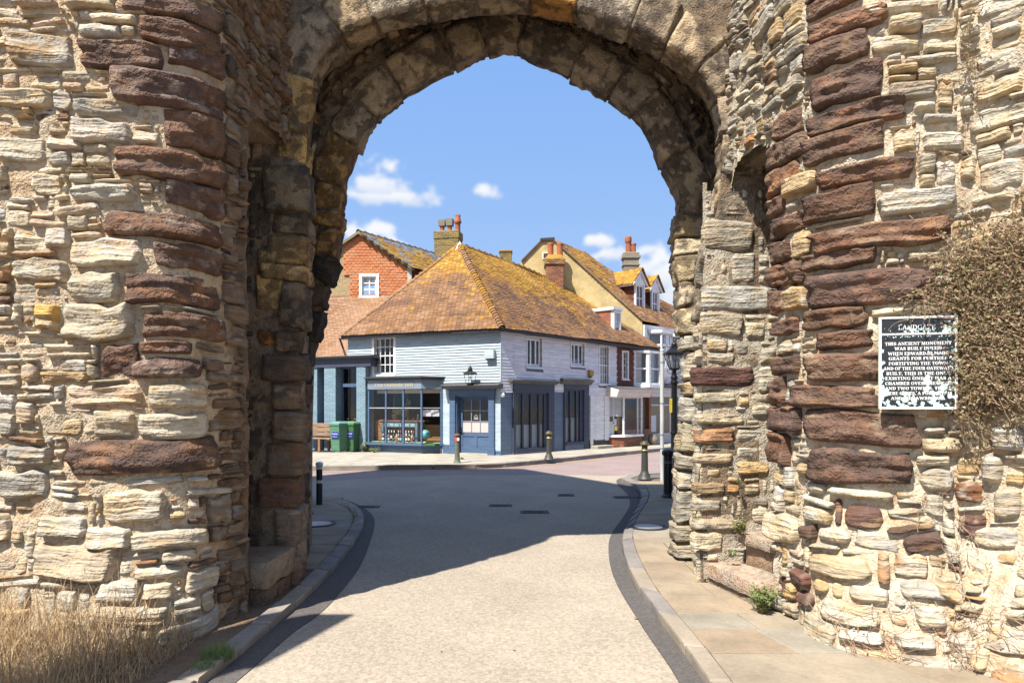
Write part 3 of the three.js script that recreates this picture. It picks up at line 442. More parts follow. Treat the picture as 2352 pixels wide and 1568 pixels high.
  hand.forEach((b, i) => { pk.block(...b, 0.006); const c = special[i] || pick(BONE); addFacing(stoneGeo(at, ...b, { proud: rr(0.035, 0.08), bevel: i > 21 ? 0.03 : 0.018, rough: i > 21 ? 0.024 : 0.014, lay: rr(0.004, 0.014), lt: rr(0.016, 0.03), round: i > 21 ? 0.6 : 0.22, wob: 0.2, turn: i === 37 ? -0.32 : rr(-0.04, 0.04), tone: tone(c, special[i] ? c.map((v) => v * 1.3) : pick(BONE), 0.5, pick([[0.56, 0.52, 0.44], [0.34, 0.27, 0.18]]), 0.5), fine: 1.4 }), MAT.rag, towerR, 2.4); });
  pk.fill((s, h) => (zR(s) > 5.4 ? [rr(0.1, 0.26), pick([0.05, 0.07, 0.09, 0.12])] : h < 1.15 ? [rr(0.1, 0.42), pick([0.05, 0.08, 0.11, 0.15])] : zR(s) < 4.7 ? [rr(0.14, 0.4), pick([0.05, 0.07, 0.1, 0.13])] : [rr(0.1, 0.36), pick([0.04, 0.05, 0.065, 0.085])]), (a, b, c, d) => {
    if (rnd() < 0.05) return;
    const low = b < 1.1, up = b > 3.2 && zR((a + c) / 2) > 5.3, t = rnd() < (low ? 0.2 : 0.09) ? tone(pick(OCHRE), pick(BONE), 0.5) : rnd() < (low ? 0.1 : 0.02) ? tone(pick(BROWN), pick(OCHRE), 0.3) : up ? tone(pick(GREY), pick(BONE), 0.5, [0.1, 0.085, 0.07], 0.6) : tone(pick(BONE), pick(BONE), 0.5, pick([[0.58, 0.54, 0.46], [0.36, 0.28, 0.18], [0.42, 0.38, 0.32]]), 0.45);
    addFacing(stoneGeo(at, a, b, c, d, { proud: rr(0.004, low ? 0.07 : 0.06), bevel: low ? rr(0.009, 0.02) : rr(0.007, 0.016), rough: low ? rr(0.02, 0.036) : rr(0.012, 0.024), lay: rr(0.003, 0.013), lt: rr(0.012, 0.024), round: low ? rr(0.15, 0.6) : rr(0.08, 0.35), wob: rr(0.24, 0.42), turn: low ? rr(-0.2, 0.2) : rr(-0.05, 0.05), tone: t }), MAT.rag, towerR, zR((a + c) / 2));
  });
}
// ---- masses behind the faces: the towers and the chamber over the arch (they throw the shade on the lane)
const TOP = 12.6;
{
  const b = bag(), zz = (p) => p.map(([x, z]) => [x, 6.4 - z]);
  const L0 = zz([[-8.6, 5.2], [-2.62, 5.13], [-2.36, 5.5], [-2.34, 5.68], [-2.62, 5.72], [-2.62, 7.9], [-5, 12.2], [-8.6, 12.2]]), L1 = zz([[-8.6, 5.2], [-2.62, 5.13], [-2.36, 5.5], [-2.2, 6.5], [-2.6, 7.9], [-5, 12.2], [-8.6, 12.2]]);
  b.plan(L0, -0.1, 4.2).plan(L1, 4.2, TOP); M('tower_core', b.geo(), MAT.core, towerL); const c = bag();
  const R0 = zz([[2.66, 6.5], [2.66, 5.66], [2.4, 5.62], [2.42, 5.36], [2.66, 4.98], [3.2, 4.86], [3.6, 4.16], [5.2, 1.8], [8.6, 4], [8.6, 12.2], [4.6, 12.2]]), R1 = zz([[2.16, 6.5], [2.36, 5.36], [2.66, 4.98], [3.2, 4.86], [3.6, 4.16], [5.2, 1.8], [8.6, 4], [8.6, 12.2], [4.6, 12.2]]);
  c.plan(R0, -0.1, 3.98).plan(R1, 3.98, TOP);
  M('tower_core', c.geo(), MAT.core, towerR);
}
// ---- arches: a profile in x, h and a section (offset outwards q, distance z) swept along it
class Arch {
  constructor(pts, section) { this.c = new THREE.CatmullRomCurve3(pts.map((p) => new THREE.Vector3(p[0], p[1], 0)), false, 'centripetal'); this.len = this.c.getLength(); this.sec = section; const N = 600; this.p = this.c.getSpacedPoints(N); this.N = N; }
  frame(t) { const f = clamp(t / this.len, 0, 1) * this.N, i = Math.min(this.N - 1, Math.floor(f)), a = this.p[i], b = this.p[i + 1], k = f - i, A = this.p[Math.max(0, i - 4)], B = this.p[Math.min(this.N, i + 5)], l = Math.hypot(B.x - A.x, B.y - A.y); return [lerp(a.x, b.x, k), lerp(a.y, b.y, k), -(B.y - A.y) / l, (B.x - A.x) / l]; }
  at(c, t, o) { const [x, z, nx, nz] = this.sec.at(c), [X, Y, ox, oy] = this.frame(t), k = -x - nx * o; return [X + ox * k, Y + oy * k, -(z + nz * o)]; }
}
const profA = [[-2.06, -0.05], [-2.05, 1.5], [-2.02, 2.6], [-1.98, 3.4], [-1.985, 4.3], [-1.95, 4.65], [-1.86, 5.0], [-1.66, 5.24], [-1.37, 5.4], [-0.95, 5.51], [-0.5, 5.585], [0, 5.61], [0.3, 5.59], [0.64, 5.52], [0.98, 5.4], [1.33, 5.24], [1.65, 5.06], [1.88, 4.82], [2.0, 4.5], [2.02, 4.1], [1.96, 3.6], [1.84, 3.1], [1.82, 1.5], [1.8, -0.05]];
const profB = [[-2.3, -0.05], [-2.29, 0.25], [-2.27, 1.41], [-2.21, 2.23], [-2.11, 2.6], [-2.06, 2.91], [-1.97, 3.16], [-1.9, 3.42], [-1.88, 3.74], [-1.84, 4.17], [-1.66, 4.62], [-1.42, 4.96], [-0.9, 5.33], [-0.55, 5.5], [-0.1, 5.655], [0.02, 5.645], [0.32, 5.52], [0.97, 5.2], [1.41, 4.84], [1.63, 4.4], [1.82, 4.0], [1.77, 3.62], [1.8, 3.16], [1.84, 2.67], [1.9, 2.28], [1.9, 1.9], [1.86, 1.41], [1.8, 0.83], [1.79, -0.05]];
const archA = new Arch(profA, new Path([[-0.5, 6.4], [0.06, 6.4], [0, 6.48], [0, 6.78]], [0, 0.03, 0.03, 0]));
const archB = new Arch(profB, new Path([[-0.66, 7.3], [0.03, 7.3], [0, 7.36], [0, 7.64], [-0.4, 7.64]], [0, 0.03, 0.03, 0.03, 0]));
const archSlot = new Arch(profA, new Path([[-0.3, 6.72], [-0.3, 7.4]]));
{
  const hole = profA.map(([x, h], i) => { const f = archA.frame(archA.len * i / (profA.length - 1)); return [x + (Math.abs(x) > 1.6 && h < 4.4 ? Math.sign(x) * 0.34 : f[2] * 0.34), h + (h > 4.3 ? f[3] * 0.34 : 0)]; });
  const sh = new THREE.Shape([[-3.0, -0.1], [3.0, -0.1], [3.0, TOP - 0.6], [-3.0, TOP - 0.6]].map((p) => new THREE.Vector2(...p)));
  const hp = new THREE.Path([...hole.slice(0, -1), [hole[hole.length - 1][0], -0.05]].map((p) => new THREE.Vector2(p[0], Math.max(-0.09, p[1])))); sh.holes.push(hp);
  const g = new THREE.ExtrudeGeometry(sh, { depth: 1.75, bevelEnabled: false }); g.translate(0, 0, -1.78);
  M('gate_wall', g, MAT.core, gate);
  const sootOf = (a) => tone([0.22, 0.17, 0.115], [0.13, 0.1, 0.07], 0.6, [0.05, 0.04, 0.033], a);
  const ring = (arch, name, label, w, cuts, opt) => {
    const at = rel(arch.at.bind(arch)), S = arch.sec.S, t0 = 0.05, t1 = arch.len - 0.05;
    const body = M(name, mortarGeo((s, h, o) => at(s, h, o - 0.012), 0, S, t0, t1, 0.035, sootOf(0.9), 0.012), MAT.mortar, gate, label);
    for (let t = t0, i = 0; t < t1; i++) {
      const f = arch.frame(t), jamb = f[1] < opt.spring, L = jamb ? rr(...opt.jamb) : rr(...opt.vous), e = Math.min(t1, t + L), pal = opt.pal(f[0], f[1]);
      const cut = opt.cut ? opt.cut(jamb, f[0]) : [0, S];
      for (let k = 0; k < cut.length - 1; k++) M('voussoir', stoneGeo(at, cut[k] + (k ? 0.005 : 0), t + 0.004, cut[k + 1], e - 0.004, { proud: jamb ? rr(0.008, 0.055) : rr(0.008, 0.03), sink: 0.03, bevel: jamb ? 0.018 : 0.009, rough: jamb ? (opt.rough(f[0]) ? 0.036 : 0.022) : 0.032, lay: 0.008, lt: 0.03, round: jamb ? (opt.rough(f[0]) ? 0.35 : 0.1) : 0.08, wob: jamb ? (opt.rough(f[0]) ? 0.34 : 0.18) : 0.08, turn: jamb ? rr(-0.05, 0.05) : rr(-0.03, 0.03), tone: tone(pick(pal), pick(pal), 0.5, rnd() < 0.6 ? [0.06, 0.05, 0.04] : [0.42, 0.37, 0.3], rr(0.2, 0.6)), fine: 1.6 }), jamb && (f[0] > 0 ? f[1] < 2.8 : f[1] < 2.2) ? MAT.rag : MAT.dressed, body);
      t = e;
    }
  };
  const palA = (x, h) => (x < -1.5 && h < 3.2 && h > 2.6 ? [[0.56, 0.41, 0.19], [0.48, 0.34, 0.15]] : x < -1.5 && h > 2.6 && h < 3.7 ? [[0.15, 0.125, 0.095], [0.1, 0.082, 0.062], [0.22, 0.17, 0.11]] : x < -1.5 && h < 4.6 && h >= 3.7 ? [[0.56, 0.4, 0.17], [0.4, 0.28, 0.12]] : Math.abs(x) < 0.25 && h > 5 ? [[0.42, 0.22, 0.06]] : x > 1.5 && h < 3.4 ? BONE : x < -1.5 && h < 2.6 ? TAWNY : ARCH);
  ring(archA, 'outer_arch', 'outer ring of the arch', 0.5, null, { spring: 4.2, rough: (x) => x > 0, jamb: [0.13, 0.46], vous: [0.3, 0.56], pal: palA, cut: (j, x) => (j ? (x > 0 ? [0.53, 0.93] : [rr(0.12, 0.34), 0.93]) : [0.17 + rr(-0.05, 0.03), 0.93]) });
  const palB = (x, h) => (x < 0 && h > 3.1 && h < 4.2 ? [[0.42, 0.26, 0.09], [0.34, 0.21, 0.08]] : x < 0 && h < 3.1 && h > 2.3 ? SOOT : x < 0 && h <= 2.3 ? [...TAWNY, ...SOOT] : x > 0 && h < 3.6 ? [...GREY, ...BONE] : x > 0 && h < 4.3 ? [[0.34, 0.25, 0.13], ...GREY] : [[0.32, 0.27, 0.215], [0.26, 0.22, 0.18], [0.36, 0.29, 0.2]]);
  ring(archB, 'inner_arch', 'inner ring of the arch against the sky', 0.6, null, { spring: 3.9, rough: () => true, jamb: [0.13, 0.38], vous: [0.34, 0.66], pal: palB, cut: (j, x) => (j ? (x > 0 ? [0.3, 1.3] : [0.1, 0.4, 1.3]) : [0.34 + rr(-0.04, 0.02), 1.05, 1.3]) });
  // dark rubble in the slot between the two rings
  const at = rel(archSlot.at.bind(archSlot)), body = M('portcullis_slot', mortarGeo(at, 0, archSlot.sec.S, 0.1, archSlot.len - 0.1, 0.04, tone([0.12, 0.095, 0.07], [0.06, 0.05, 0.04], 0.6, [0.25, 0.22, 0.17], 0.5), 0.03), MAT.mortar, gate, 'blackened slot between the arch rings');
  const pk = new Packing(0, archSlot.sec.S, 0.1, archSlot.len - 0.1), bits = [];
  pk.fill(() => [rr(0.08, 0.24), rr(0.06, 0.16)], (a, b, c, d) => { if (rnd() > 0.2) bits.push(stoneGeo(at, a, b, c, d, { proud: rr(0.01, 0.09), bevel: 0.025, rough: 0.03, lay: 0.01, round: 0.6, wob: 0.3, turn: rr(-0.3, 0.3), tone: tone(pick([...SOOT, ...GREY, ...TAWNY]), pick(SOOT), 0.5, [0.3, 0.27, 0.2], 0.4), fine: 0.8 })); });
  { const fb = rel(archB.at.bind(archB)), pb = new Packing(-0.02, 0.36, 3.6, archB.len - 3.6); pb.fill(() => [rr(0.08, 0.22), rr(0.06, 0.2)], (a, b, c, d) => { if (rnd() > 0.15) bits.push(stoneGeo(fb, a, b, c, d, { proud: rr(0.01, 0.1), bevel: 0.025, rough: 0.03, lay: 0.008, round: 0.5, wob: 0.3, turn: rr(-0.3, 0.3), tone: tone(pick([...SOOT, ...ARCH, ...TAWNY, ...TAWNY]), pick(SOOT), 0.5, [0.34, 0.3, 0.23], 0.4), fine: 0.9 })); }); }
  stuff('rubble', mergeGeometries(bits), MAT.dressed, body);
  // spandrels and the strips of wall beside the jambs, all on the front plane
  const flat = new Wall(new Path([[-2.75, 6.41], [2.7, 6.41]]));
  const fat = rel(flat.at.bind(flat)), inA = (x, h, d) => { let m = 1e9; if (h < 4.2 && Math.abs(x) < 1.75) return true; for (let i = 0; i < archA.N; i += 3) { const p = archA.p[i]; m = Math.min(m, Math.hypot(p.x - x, p.y - h)); } const under = h < 5.0 ? Math.abs(x) < 1.81 : h < 5.6 - 0.12 * x * x; return under || m < (x > 0 && h < 4.3 ? Math.min(d, lerp(0.015, d, sstep(3.4, 4.2, h))) : d); };
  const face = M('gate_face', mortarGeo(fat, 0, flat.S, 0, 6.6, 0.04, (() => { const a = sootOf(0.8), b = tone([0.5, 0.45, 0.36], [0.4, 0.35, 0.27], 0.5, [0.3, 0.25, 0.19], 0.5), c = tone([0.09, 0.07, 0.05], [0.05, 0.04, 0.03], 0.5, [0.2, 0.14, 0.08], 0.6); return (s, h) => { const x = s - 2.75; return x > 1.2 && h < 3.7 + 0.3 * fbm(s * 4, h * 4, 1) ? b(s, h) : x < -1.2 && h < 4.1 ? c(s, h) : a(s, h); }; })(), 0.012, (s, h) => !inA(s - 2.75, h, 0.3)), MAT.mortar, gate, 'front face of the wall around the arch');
  const pf = new Packing(0, flat.S, 0, 6.2, 0.015);
  const blockAt = (x0, y0, x1, y1, col, o = {}) => { const X = (v) => (v - CX) / F * 6.41 + 2.75, Y = (v) => EYE - (v - YH) / F * 6.41; const b = [X(x0), Y(y1), X(x1), Y(y0)]; pf.block(...b, 0.01); M('dressed_stone', stoneGeo(fat, ...b, { proud: 0.03, bevel: 0.012, rough: 0.008, lay: 0.003, round: 0.05, wob: 0.05, tone: tone(col, col.map((v) => v * 0.62), 0.5, col.map((v) => v * 0.3), 0.6), fine: 1.5, ...o }), x1 < CX ? MAT.dressed : MAT.rag, face); };
  pf.veto((s, h) => inA(s - 2.75, h, 0.36));
  blockAt(588, 630, 652, 712, [0.58, 0.43, 0.2]); blockAt(592, 572, 632, 624, [0.6, 0.46, 0.22]); blockAt(590, 760, 640, 795, [0.4, 0.2, 0.05]);
  const rj = (x0, y0, x1, y1, yo) => [(1880 + x0 * 0.61237) / 1.2245, (yo + y0 * 0.61237) / 1.2245, (1880 + x1 * 0.61237) / 1.2245, (yo + y1 * 0.61237) / 1.2245];
  for (const [b, c, o] of [[rj(155, 1010, 395, 1150, 0), [0.42, 0.37, 0.28]], [rj(140, 1312, 480, 1428, 0), [0.56, 0.53, 0.47]], [rj(140, 1432, 345, 1545, 0), [0.48, 0.42, 0.32]], [rj(350, 1480, 445, 1552, 0), [0.5, 0.43, 0.3]], [rj(104, 115, 400, 212, 960), [0.12, 0.055, 0.042]], [rj(125, 232, 312, 286, 960), [0.5, 0.44, 0.32]], [rj(125, 330, 352, 380, 960), [0.46, 0.38, 0.26]], [rj(118, 396, 300, 466, 960), [0.4, 0.22, 0.12]], [rj(315, 550, 468, 612, 960), [0.46, 0.33, 0.17]], [rj(112, 512, 300, 562, 960), [0.42, 0.33, 0.22]], [rj(110, 646, 262, 702, 960), [0.45, 0.33, 0.19]], [rj(270, 655, 325, 695, 960), [0.44, 0.25, 0.1]], [rj(106, 728, 242, 780, 960), [0.5, 0.44, 0.34]], [rj(106, 815, 352, 866, 960), [0.48, 0.42, 0.32]], [rj(102, 872, 252, 960, 960), [0.5, 0.42, 0.29]], [rj(412, 116, 488, 232, 960), [0.5, 0.45, 0.35]], [rj(380, 290, 470, 345, 960), [0.48, 0.43, 0.33]], [rj(350, 655, 420, 705, 960), [0.48, 0.42, 0.3]], [rj(290, 1160, 400, 1300, 0), [0.5, 0.47, 0.41]]]) blockAt(...b, c, { round: 0.3, wob: 0.2, bevel: 0.022, rough: 0.014 });
  pf.fill((s, h) => (h > 4 ? [rr(0.2, 0.45), rr(0.14, 0.3)] : s > 2.75 ? [rr(0.12, 0.32), pick([0.06, 0.09, 0.12, 0.16])] : [rr(0.08, 0.24), pick([0.05, 0.07, 0.1])]), (a, b, c, d) => {
    const x = (a + c) / 2 - 2.75; if (rnd() < 0.12) return;
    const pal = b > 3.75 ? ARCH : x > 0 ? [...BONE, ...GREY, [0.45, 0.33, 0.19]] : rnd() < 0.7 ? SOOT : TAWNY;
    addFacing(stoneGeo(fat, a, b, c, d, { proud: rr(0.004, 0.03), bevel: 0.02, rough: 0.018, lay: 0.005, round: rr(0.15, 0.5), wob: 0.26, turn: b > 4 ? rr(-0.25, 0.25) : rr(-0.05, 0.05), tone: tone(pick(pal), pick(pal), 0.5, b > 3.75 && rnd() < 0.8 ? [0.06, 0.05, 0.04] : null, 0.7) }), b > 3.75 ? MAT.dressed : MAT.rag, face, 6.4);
  });
}
// the stones that show largest are parts one by one, the rest of the rubble stays joined
facing.sort((a, b) => b[3] - a[3]);
{
  const rest = new Map(), mats = new Map();
  facing.forEach(([g, m, p], i) => { if (i < 300) M('facing_stone', g, m, p); else { if (!rest.has(p)) rest.set(p, []); rest.get(p).push(g); mats.set(p, m); } });
  for (const [p, list] of rest) stuff('rubble', mergeGeometries(list), mats.get(p), p);
  console.log('facing stones', facing.length);
}
// ---------------------------------------------------------------- houses across the street
// a facade plane: s along it to the right, h up, o out towards the street
class Frame {
  constructor(P, d) { const l = Math.hypot(d[0], d[1]); this.P = P; this.d = [d[0] / l, d[1] / l]; this.n = [this.d[1], -this.d[0]]; this.rot = Math.atan2(this.d[1], this.d[0]); }
  at(X, Y, o = 0) { const u = (X - CX) / F, x = this.P[0] + this.n[0] * o, z = this.P[1] + this.n[1] * o, s = (u * z - x) / (this.d[0] - u * this.d[1]), Z = z + this.d[1] * s; return [s, EYE - (Y - YH) / F * Z]; }
  w(s, h, o = 0) { return [this.P[0] + this.d[0] * s + this.n[0] * o, h, -(this.P[1] + this.d[1] * s + this.n[1] * o)]; }
  set(obj, g) { obj.position.set(this.P[0] - g.position.x, 0 - g.position.y, -this.P[1] - g.position.z); obj.rotation.y = this.rot; return obj; }
}
const Z5 = (x, y) => [(860 + x * 0.25510) / 1.2245, (560 + y * 0.2551) / 1.2245], Z6 = (x, y) => [(1360 + x * 0.2551) / 1.2245, (560 + y * 0.2551) / 1.2245];
const Z7 = (x, y) => [(860 + x * 0.2551) / 1.2245, (920 + y * 0.2551) / 1.2245], Z8 = (x, y) => [(1360 + x * 0.2551) / 1.2245, (920 + y * 0.2551) / 1.2245];
const fr = (f, q, o = 0) => f.at(q[0], q[1], o);
// a rectangle of a facade seen between two corners
const rect = (f, conv, x0, y0, x1, y1, o = 0) => { const a = fr(f, conv(x0, (y0 + y1) / 2), o), b = fr(f, conv(x1, (y0 + y1) / 2), o), t = fr(f, conv((x0 + x1) / 2, y0), o), m = fr(f, conv((x0 + x1) / 2, y1), o); return [a[0], m[1], b[0], t[1]]; };
const H = {
  dark: MAT.dark,
  pale: paint([0.4, 0.49, 0.56]), boardFront: [[0.4, 0.48, 0.535], [0.43, 0.51, 0.56], [0.38, 0.46, 0.52]].map((c) => paint(c)), boardSide: [[0.77, 0.76, 0.8], [0.8, 0.79, 0.82], [0.73, 0.72, 0.77]].map((c) => paint(c)),
  blue: paint([0.066, 0.118, 0.215]), blueDeep: paint([0.06, 0.105, 0.2]), slate: paint([0.12, 0.165, 0.24]), navy: paint([0.045, 0.055, 0.09]), brickBlue: [[0.19, 0.285, 0.35], [0.205, 0.3, 0.365], [0.18, 0.27, 0.335]].map((c) => paint(c)), mortarBlue: paint([0.18, 0.27, 0.335]),
  lead: std([0.12, 0.12, 0.13], { map: T.plain, roughness: 0.6 }), gutter: paint([0.03, 0.03, 0.034]), ochre: std([0.66, 0.51, 0.24], { map: T.plain, bumpMap: T.plainBump, bumpScale: 0.01 }), roughcast: std([0.46, 0.36, 0.2], { map: T.mortar, bumpMap: T.mortarBump, bumpScale: 0.03 }),
  cream: paint([0.56, 0.48, 0.4]), wood: std([0.42, 0.21, 0.085], { map: T.wood, roughness: 0.7 }), woodRed: std([0.36, 0.15, 0.07], { map: T.wood, roughness: 0.6 }), benchWood: std([0.4, 0.26, 0.16], { map: T.wood }), green: std([0.01, 0.16, 0.09], { roughness: 0.9, map: T.plain }), grass: std([0.06, 0.16, 0.03], { map: T.grit }),
  clay: [[0.42, 0.13, 0.05], [0.36, 0.11, 0.045]].map((c) => std(c, { map: T.plain })), brickRed: [[0.3, 0.115, 0.06], [0.36, 0.14, 0.07], [0.24, 0.1, 0.06], [0.2, 0.09, 0.06]].map((c) => std(c, { map: T.plain })), brickYellow: [[0.24, 0.19, 0.09], [0.2, 0.155, 0.075], [0.28, 0.21, 0.08], [0.34, 0.22, 0.04]].map((c) => std(c, { map: T.plain })), bed: std([0.3, 0.25, 0.17], { map: T.mortar }),
  hungOrange: [[0.52, 0.18, 0.068], [0.57, 0.22, 0.085], [0.46, 0.15, 0.058], [0.53, 0.23, 0.11], [0.4, 0.15, 0.075], [0.46, 0.22, 0.13]].map((c) => std(c, { map: T.plain, bumpMap: T.plainBump, bumpScale: 0.004 })), hungBrown: [[0.15, 0.05, 0.025], [0.18, 0.06, 0.03], [0.12, 0.042, 0.024], [0.22, 0.075, 0.04]].map((c) => std(c, { map: T.plain })),
  pinkPaper: std([0.6, 0.42, 0.4]), brass: std([0.45, 0.3, 0.1], { metalness: 0.8, roughness: 0.4 }), curtain: std([0.62, 0.6, 0.58], { map: T.wood }), blind: std([0.52, 0.55, 0.58]), frost: std([0.2, 0.26, 0.29]), greyWood: paint([0.4, 0.4, 0.41]), pinkWhite: paint([0.66, 0.6, 0.56]), boardOrange: [[0.5, 0.19, 0.1], [0.46, 0.17, 0.09]].map((c) => std(c, { map: T.wood })),
};
// roof tile colours: 0-4 clay reds and browns, 5-6 pale pink clay, 7-10 yellow lichen, 11-13 dark, 14-16 grey slate
const TILE = [[0.215, 0.105, 0.046], [0.245, 0.122, 0.05], [0.17, 0.084, 0.04], [0.275, 0.14, 0.06], [0.195, 0.1, 0.044], [0.34, 0.19, 0.11], [0.3, 0.168, 0.094], [0.43, 0.225, 0.02], [0.36, 0.18, 0.02], [0.29, 0.14, 0.026], [0.43, 0.26, 0.04], [0.13, 0.068, 0.038], [0.15, 0.078, 0.042], [0.11, 0.068, 0.042], [0.2, 0.2, 0.21], [0.26, 0.26, 0.26], [0.15, 0.155, 0.17]];
const tileMats = TILE.map((c) => std(c, { map: T.plain, bumpMap: T.plainBump, bumpScale: 0.006 })), tileWhite = std([1, 1, 1], { map: T.plain, bumpMap: T.plainBump, bumpScale: 0.006 });
// a plain tile: rounded lower edge, 18 mm thick, its tail lifted on the course below
const tileGeo = (w, l, th) => { const g = bag(), c = 0.012; g.xf = null; const lo = [[-w / 2, -l / 2 + c, 0], [-w / 2 + c * 1.5, -l / 2, 0], [w / 2 - c * 1.5, -l / 2, 0], [w / 2, -l / 2 + c, 0], [w / 2, l / 2, 0], [-w / 2, l / 2, 0]], up = lo.map(([x, y]) => [x, y, th]); for (let i = 1; i < 5; i++) g.tri(up[0], up[i], up[i + 1]); for (let i = 0; i < 6; i++) { const j = (i + 1) % 6; if (i !== 4) g.quad(lo[i], lo[j], up[j], up[i]); } return g.geo(); };
const V = (a) => new THREE.Vector3(...a);
// cover a four-sided roof or wall face A B C D (lower left, lower right, upper right, upper left; in the parent's space) with overlapping tiles
function tiling(parent, A, B, C, D, o) {
  A = V(A); B = V(B); C = V(C); D = V(D);
  const { w = 0.165, gauge = 0.1, len = 0.17, th = 0.02, color, single = 0, sag = 0.02, skip, name = 'roof_tile', lift = 0.02, rough = 1 } = o;
  const slope = (D.distanceTo(A) + C.distanceTo(B)) / 2, rows = Math.ceil(slope / gauge), base = tileGeo(w - 0.006, len, th), mats = [], cols = [], X = new THREE.Vector3(), Y = new THREE.Vector3(), N = new THREE.Vector3();
  const list = [];
  for (let r = 0; r < rows; r++) {
    const v = (r + 0.5) / rows, L = A.clone().lerp(D, v), Rr = B.clone().lerp(C, v), width = L.distanceTo(Rr), n = Math.max(1, Math.round(width / w)), off = (r % 2) * 0.5;
    X.subVectors(Rr, L).normalize(); if (width < 0.05) X.subVectors(B, A).normalize();
    Y.subVectors(D.clone().lerp(C, 0.5), A.clone().lerp(B, 0.5)); Y.addScaledVector(X, -Y.dot(X)).normalize(); N.crossVectors(X, Y).normalize();
    for (let i = 0; i <= n; i++) {
      const t = clamp((i + off) * w / Math.max(width, 0.01), 0, 1); if ((i + off) * w > width + 0.02) continue;
      const p = L.clone().lerp(Rr, t), s = vnoise(p.x * 0.8 + 3, p.y * 0.9, p.z * 0.8) - 0.5; p.addScaledVector(N, lift + s * sag * 2 + rr(-0.004, 0.004) * rough).addScaledVector(Y, (vnoise(p.x * 1.7, r * 0.3, p.z * 1.7) - 0.5) * 0.03 * rough + rr(-0.006, 0.006) * rough);
      if (skip && skip(p)) continue;
      const q = new THREE.Quaternion().setFromRotationMatrix(new THREE.Matrix4().makeBasis(X, Y, N)).multiply(new THREE.Quaternion().setFromEuler(new THREE.Euler(-0.1 + rr(-0.03, 0.03) * rough, rr(-0.03, 0.03) * rough, rr(-0.02, 0.02) * rough)));
      list.push([p, q, color(p, v, t)]);
    }
  }
  const far = list.map((e, i) => [e, i]);
  const cam = new THREE.Vector3(-parent._o.x, EYE - parent._o.y, -parent._o.z);
  far.sort((a, b) => a[0][0].distanceTo(cam) - b[0][0].distanceTo(cam));
  const ones = far.slice(0, single), more = far.slice(single);
  for (const [[p, q, c]] of ones) { const m = M(name, base, o.mats ? o.mats[c % o.mats.length] : tileMats[c], parent); m.position.copy(p); m.quaternion.copy(q); }
  if (more.length) {
    const im = new THREE.InstancedMesh(base, tileWhite, more.length), col = new THREE.Color(), m4 = new THREE.Matrix4(), one = new THREE.Vector3(1, 1, 1);
    more.forEach(([[p, q, c]], i) => { m4.compose(p, q, one); im.setMatrixAt(i, m4); const k = rr(0.88, 1.12), b = o.mats ? o.mats[c % o.mats.length].color : new THREE.Color().setRGB(...TILE[c]); col.setRGB(b.r * k, b.g * k, b.b * k); im.setColorAt(i, col); });
    im.name = name; im.userData.kind = 'stuff'; parent.add(im);
  }
}
const roofColor = (lichen, main, dark = 0.15) => (p, v, t) => { const l = lichen(p, v, t) + (fbm(p.x * 1.6, p.y * 1.6, p.z * 1.6, 4) - 0.5) * 1.5 + rr(-0.22, 0.22); if (l > 0.5) return pick([7, 8, 8, 9, 10]); if (l > 0.2 && rnd() < 0.15 + 2.2 * (l - 0.2)) return pick([9, 9, 8]); const n = fbm(p.x * 3, p.y * 5, p.z * 3, 3) + rr(-0.12, 0.12); if (n < 0.3 + dark * 0.6) return rnd() < 0.45 ? pick([11, 12, 13]) : 2; return main[clamp(Math.floor((n - 0.25) * 2 * main.length), 0, main.length - 1)]; };
// hip and ridge tiles: half-round, laid one over the next
function capTiles(parent, name, a, b, r, len, color, n3 = 7) {
  const A = V(a), B = V(b), L = A.distanceTo(B), n = Math.round(L / len), dir = B.clone().sub(A).normalize(); const side = new THREE.Vector3().crossVectors(dir, new THREE.Vector3(0, 1, 0)).normalize(), up = new THREE.Vector3().crossVectors(side, dir);
  const g = new THREE.CylinderGeometry(r * 0.82, r, len * 1.25, n3, 1, true, -Math.PI / 2, Math.PI); g.rotateY(0);
  const turn = new THREE.Matrix4().makeBasis(side, dir, up);
  const q = new THREE.Quaternion().setFromRotationMatrix(turn);
  for (let i = 0; i < n; i++) { const m = M(name, g, tileMats[color(i / n)], parent); m.position.copy(A).addScaledVector(dir, (i + 0.5) * L / n).addScaledVector(up, -r * 0.35 + rr(-0.006, 0.006)); m.quaternion.copy(q).multiply(new THREE.Quaternion().setFromEuler(new THREE.Euler(-0.06 + rr(-0.02, 0.02), rr(-0.06, 0.06), rr(-0.02, 0.02)))); }
}
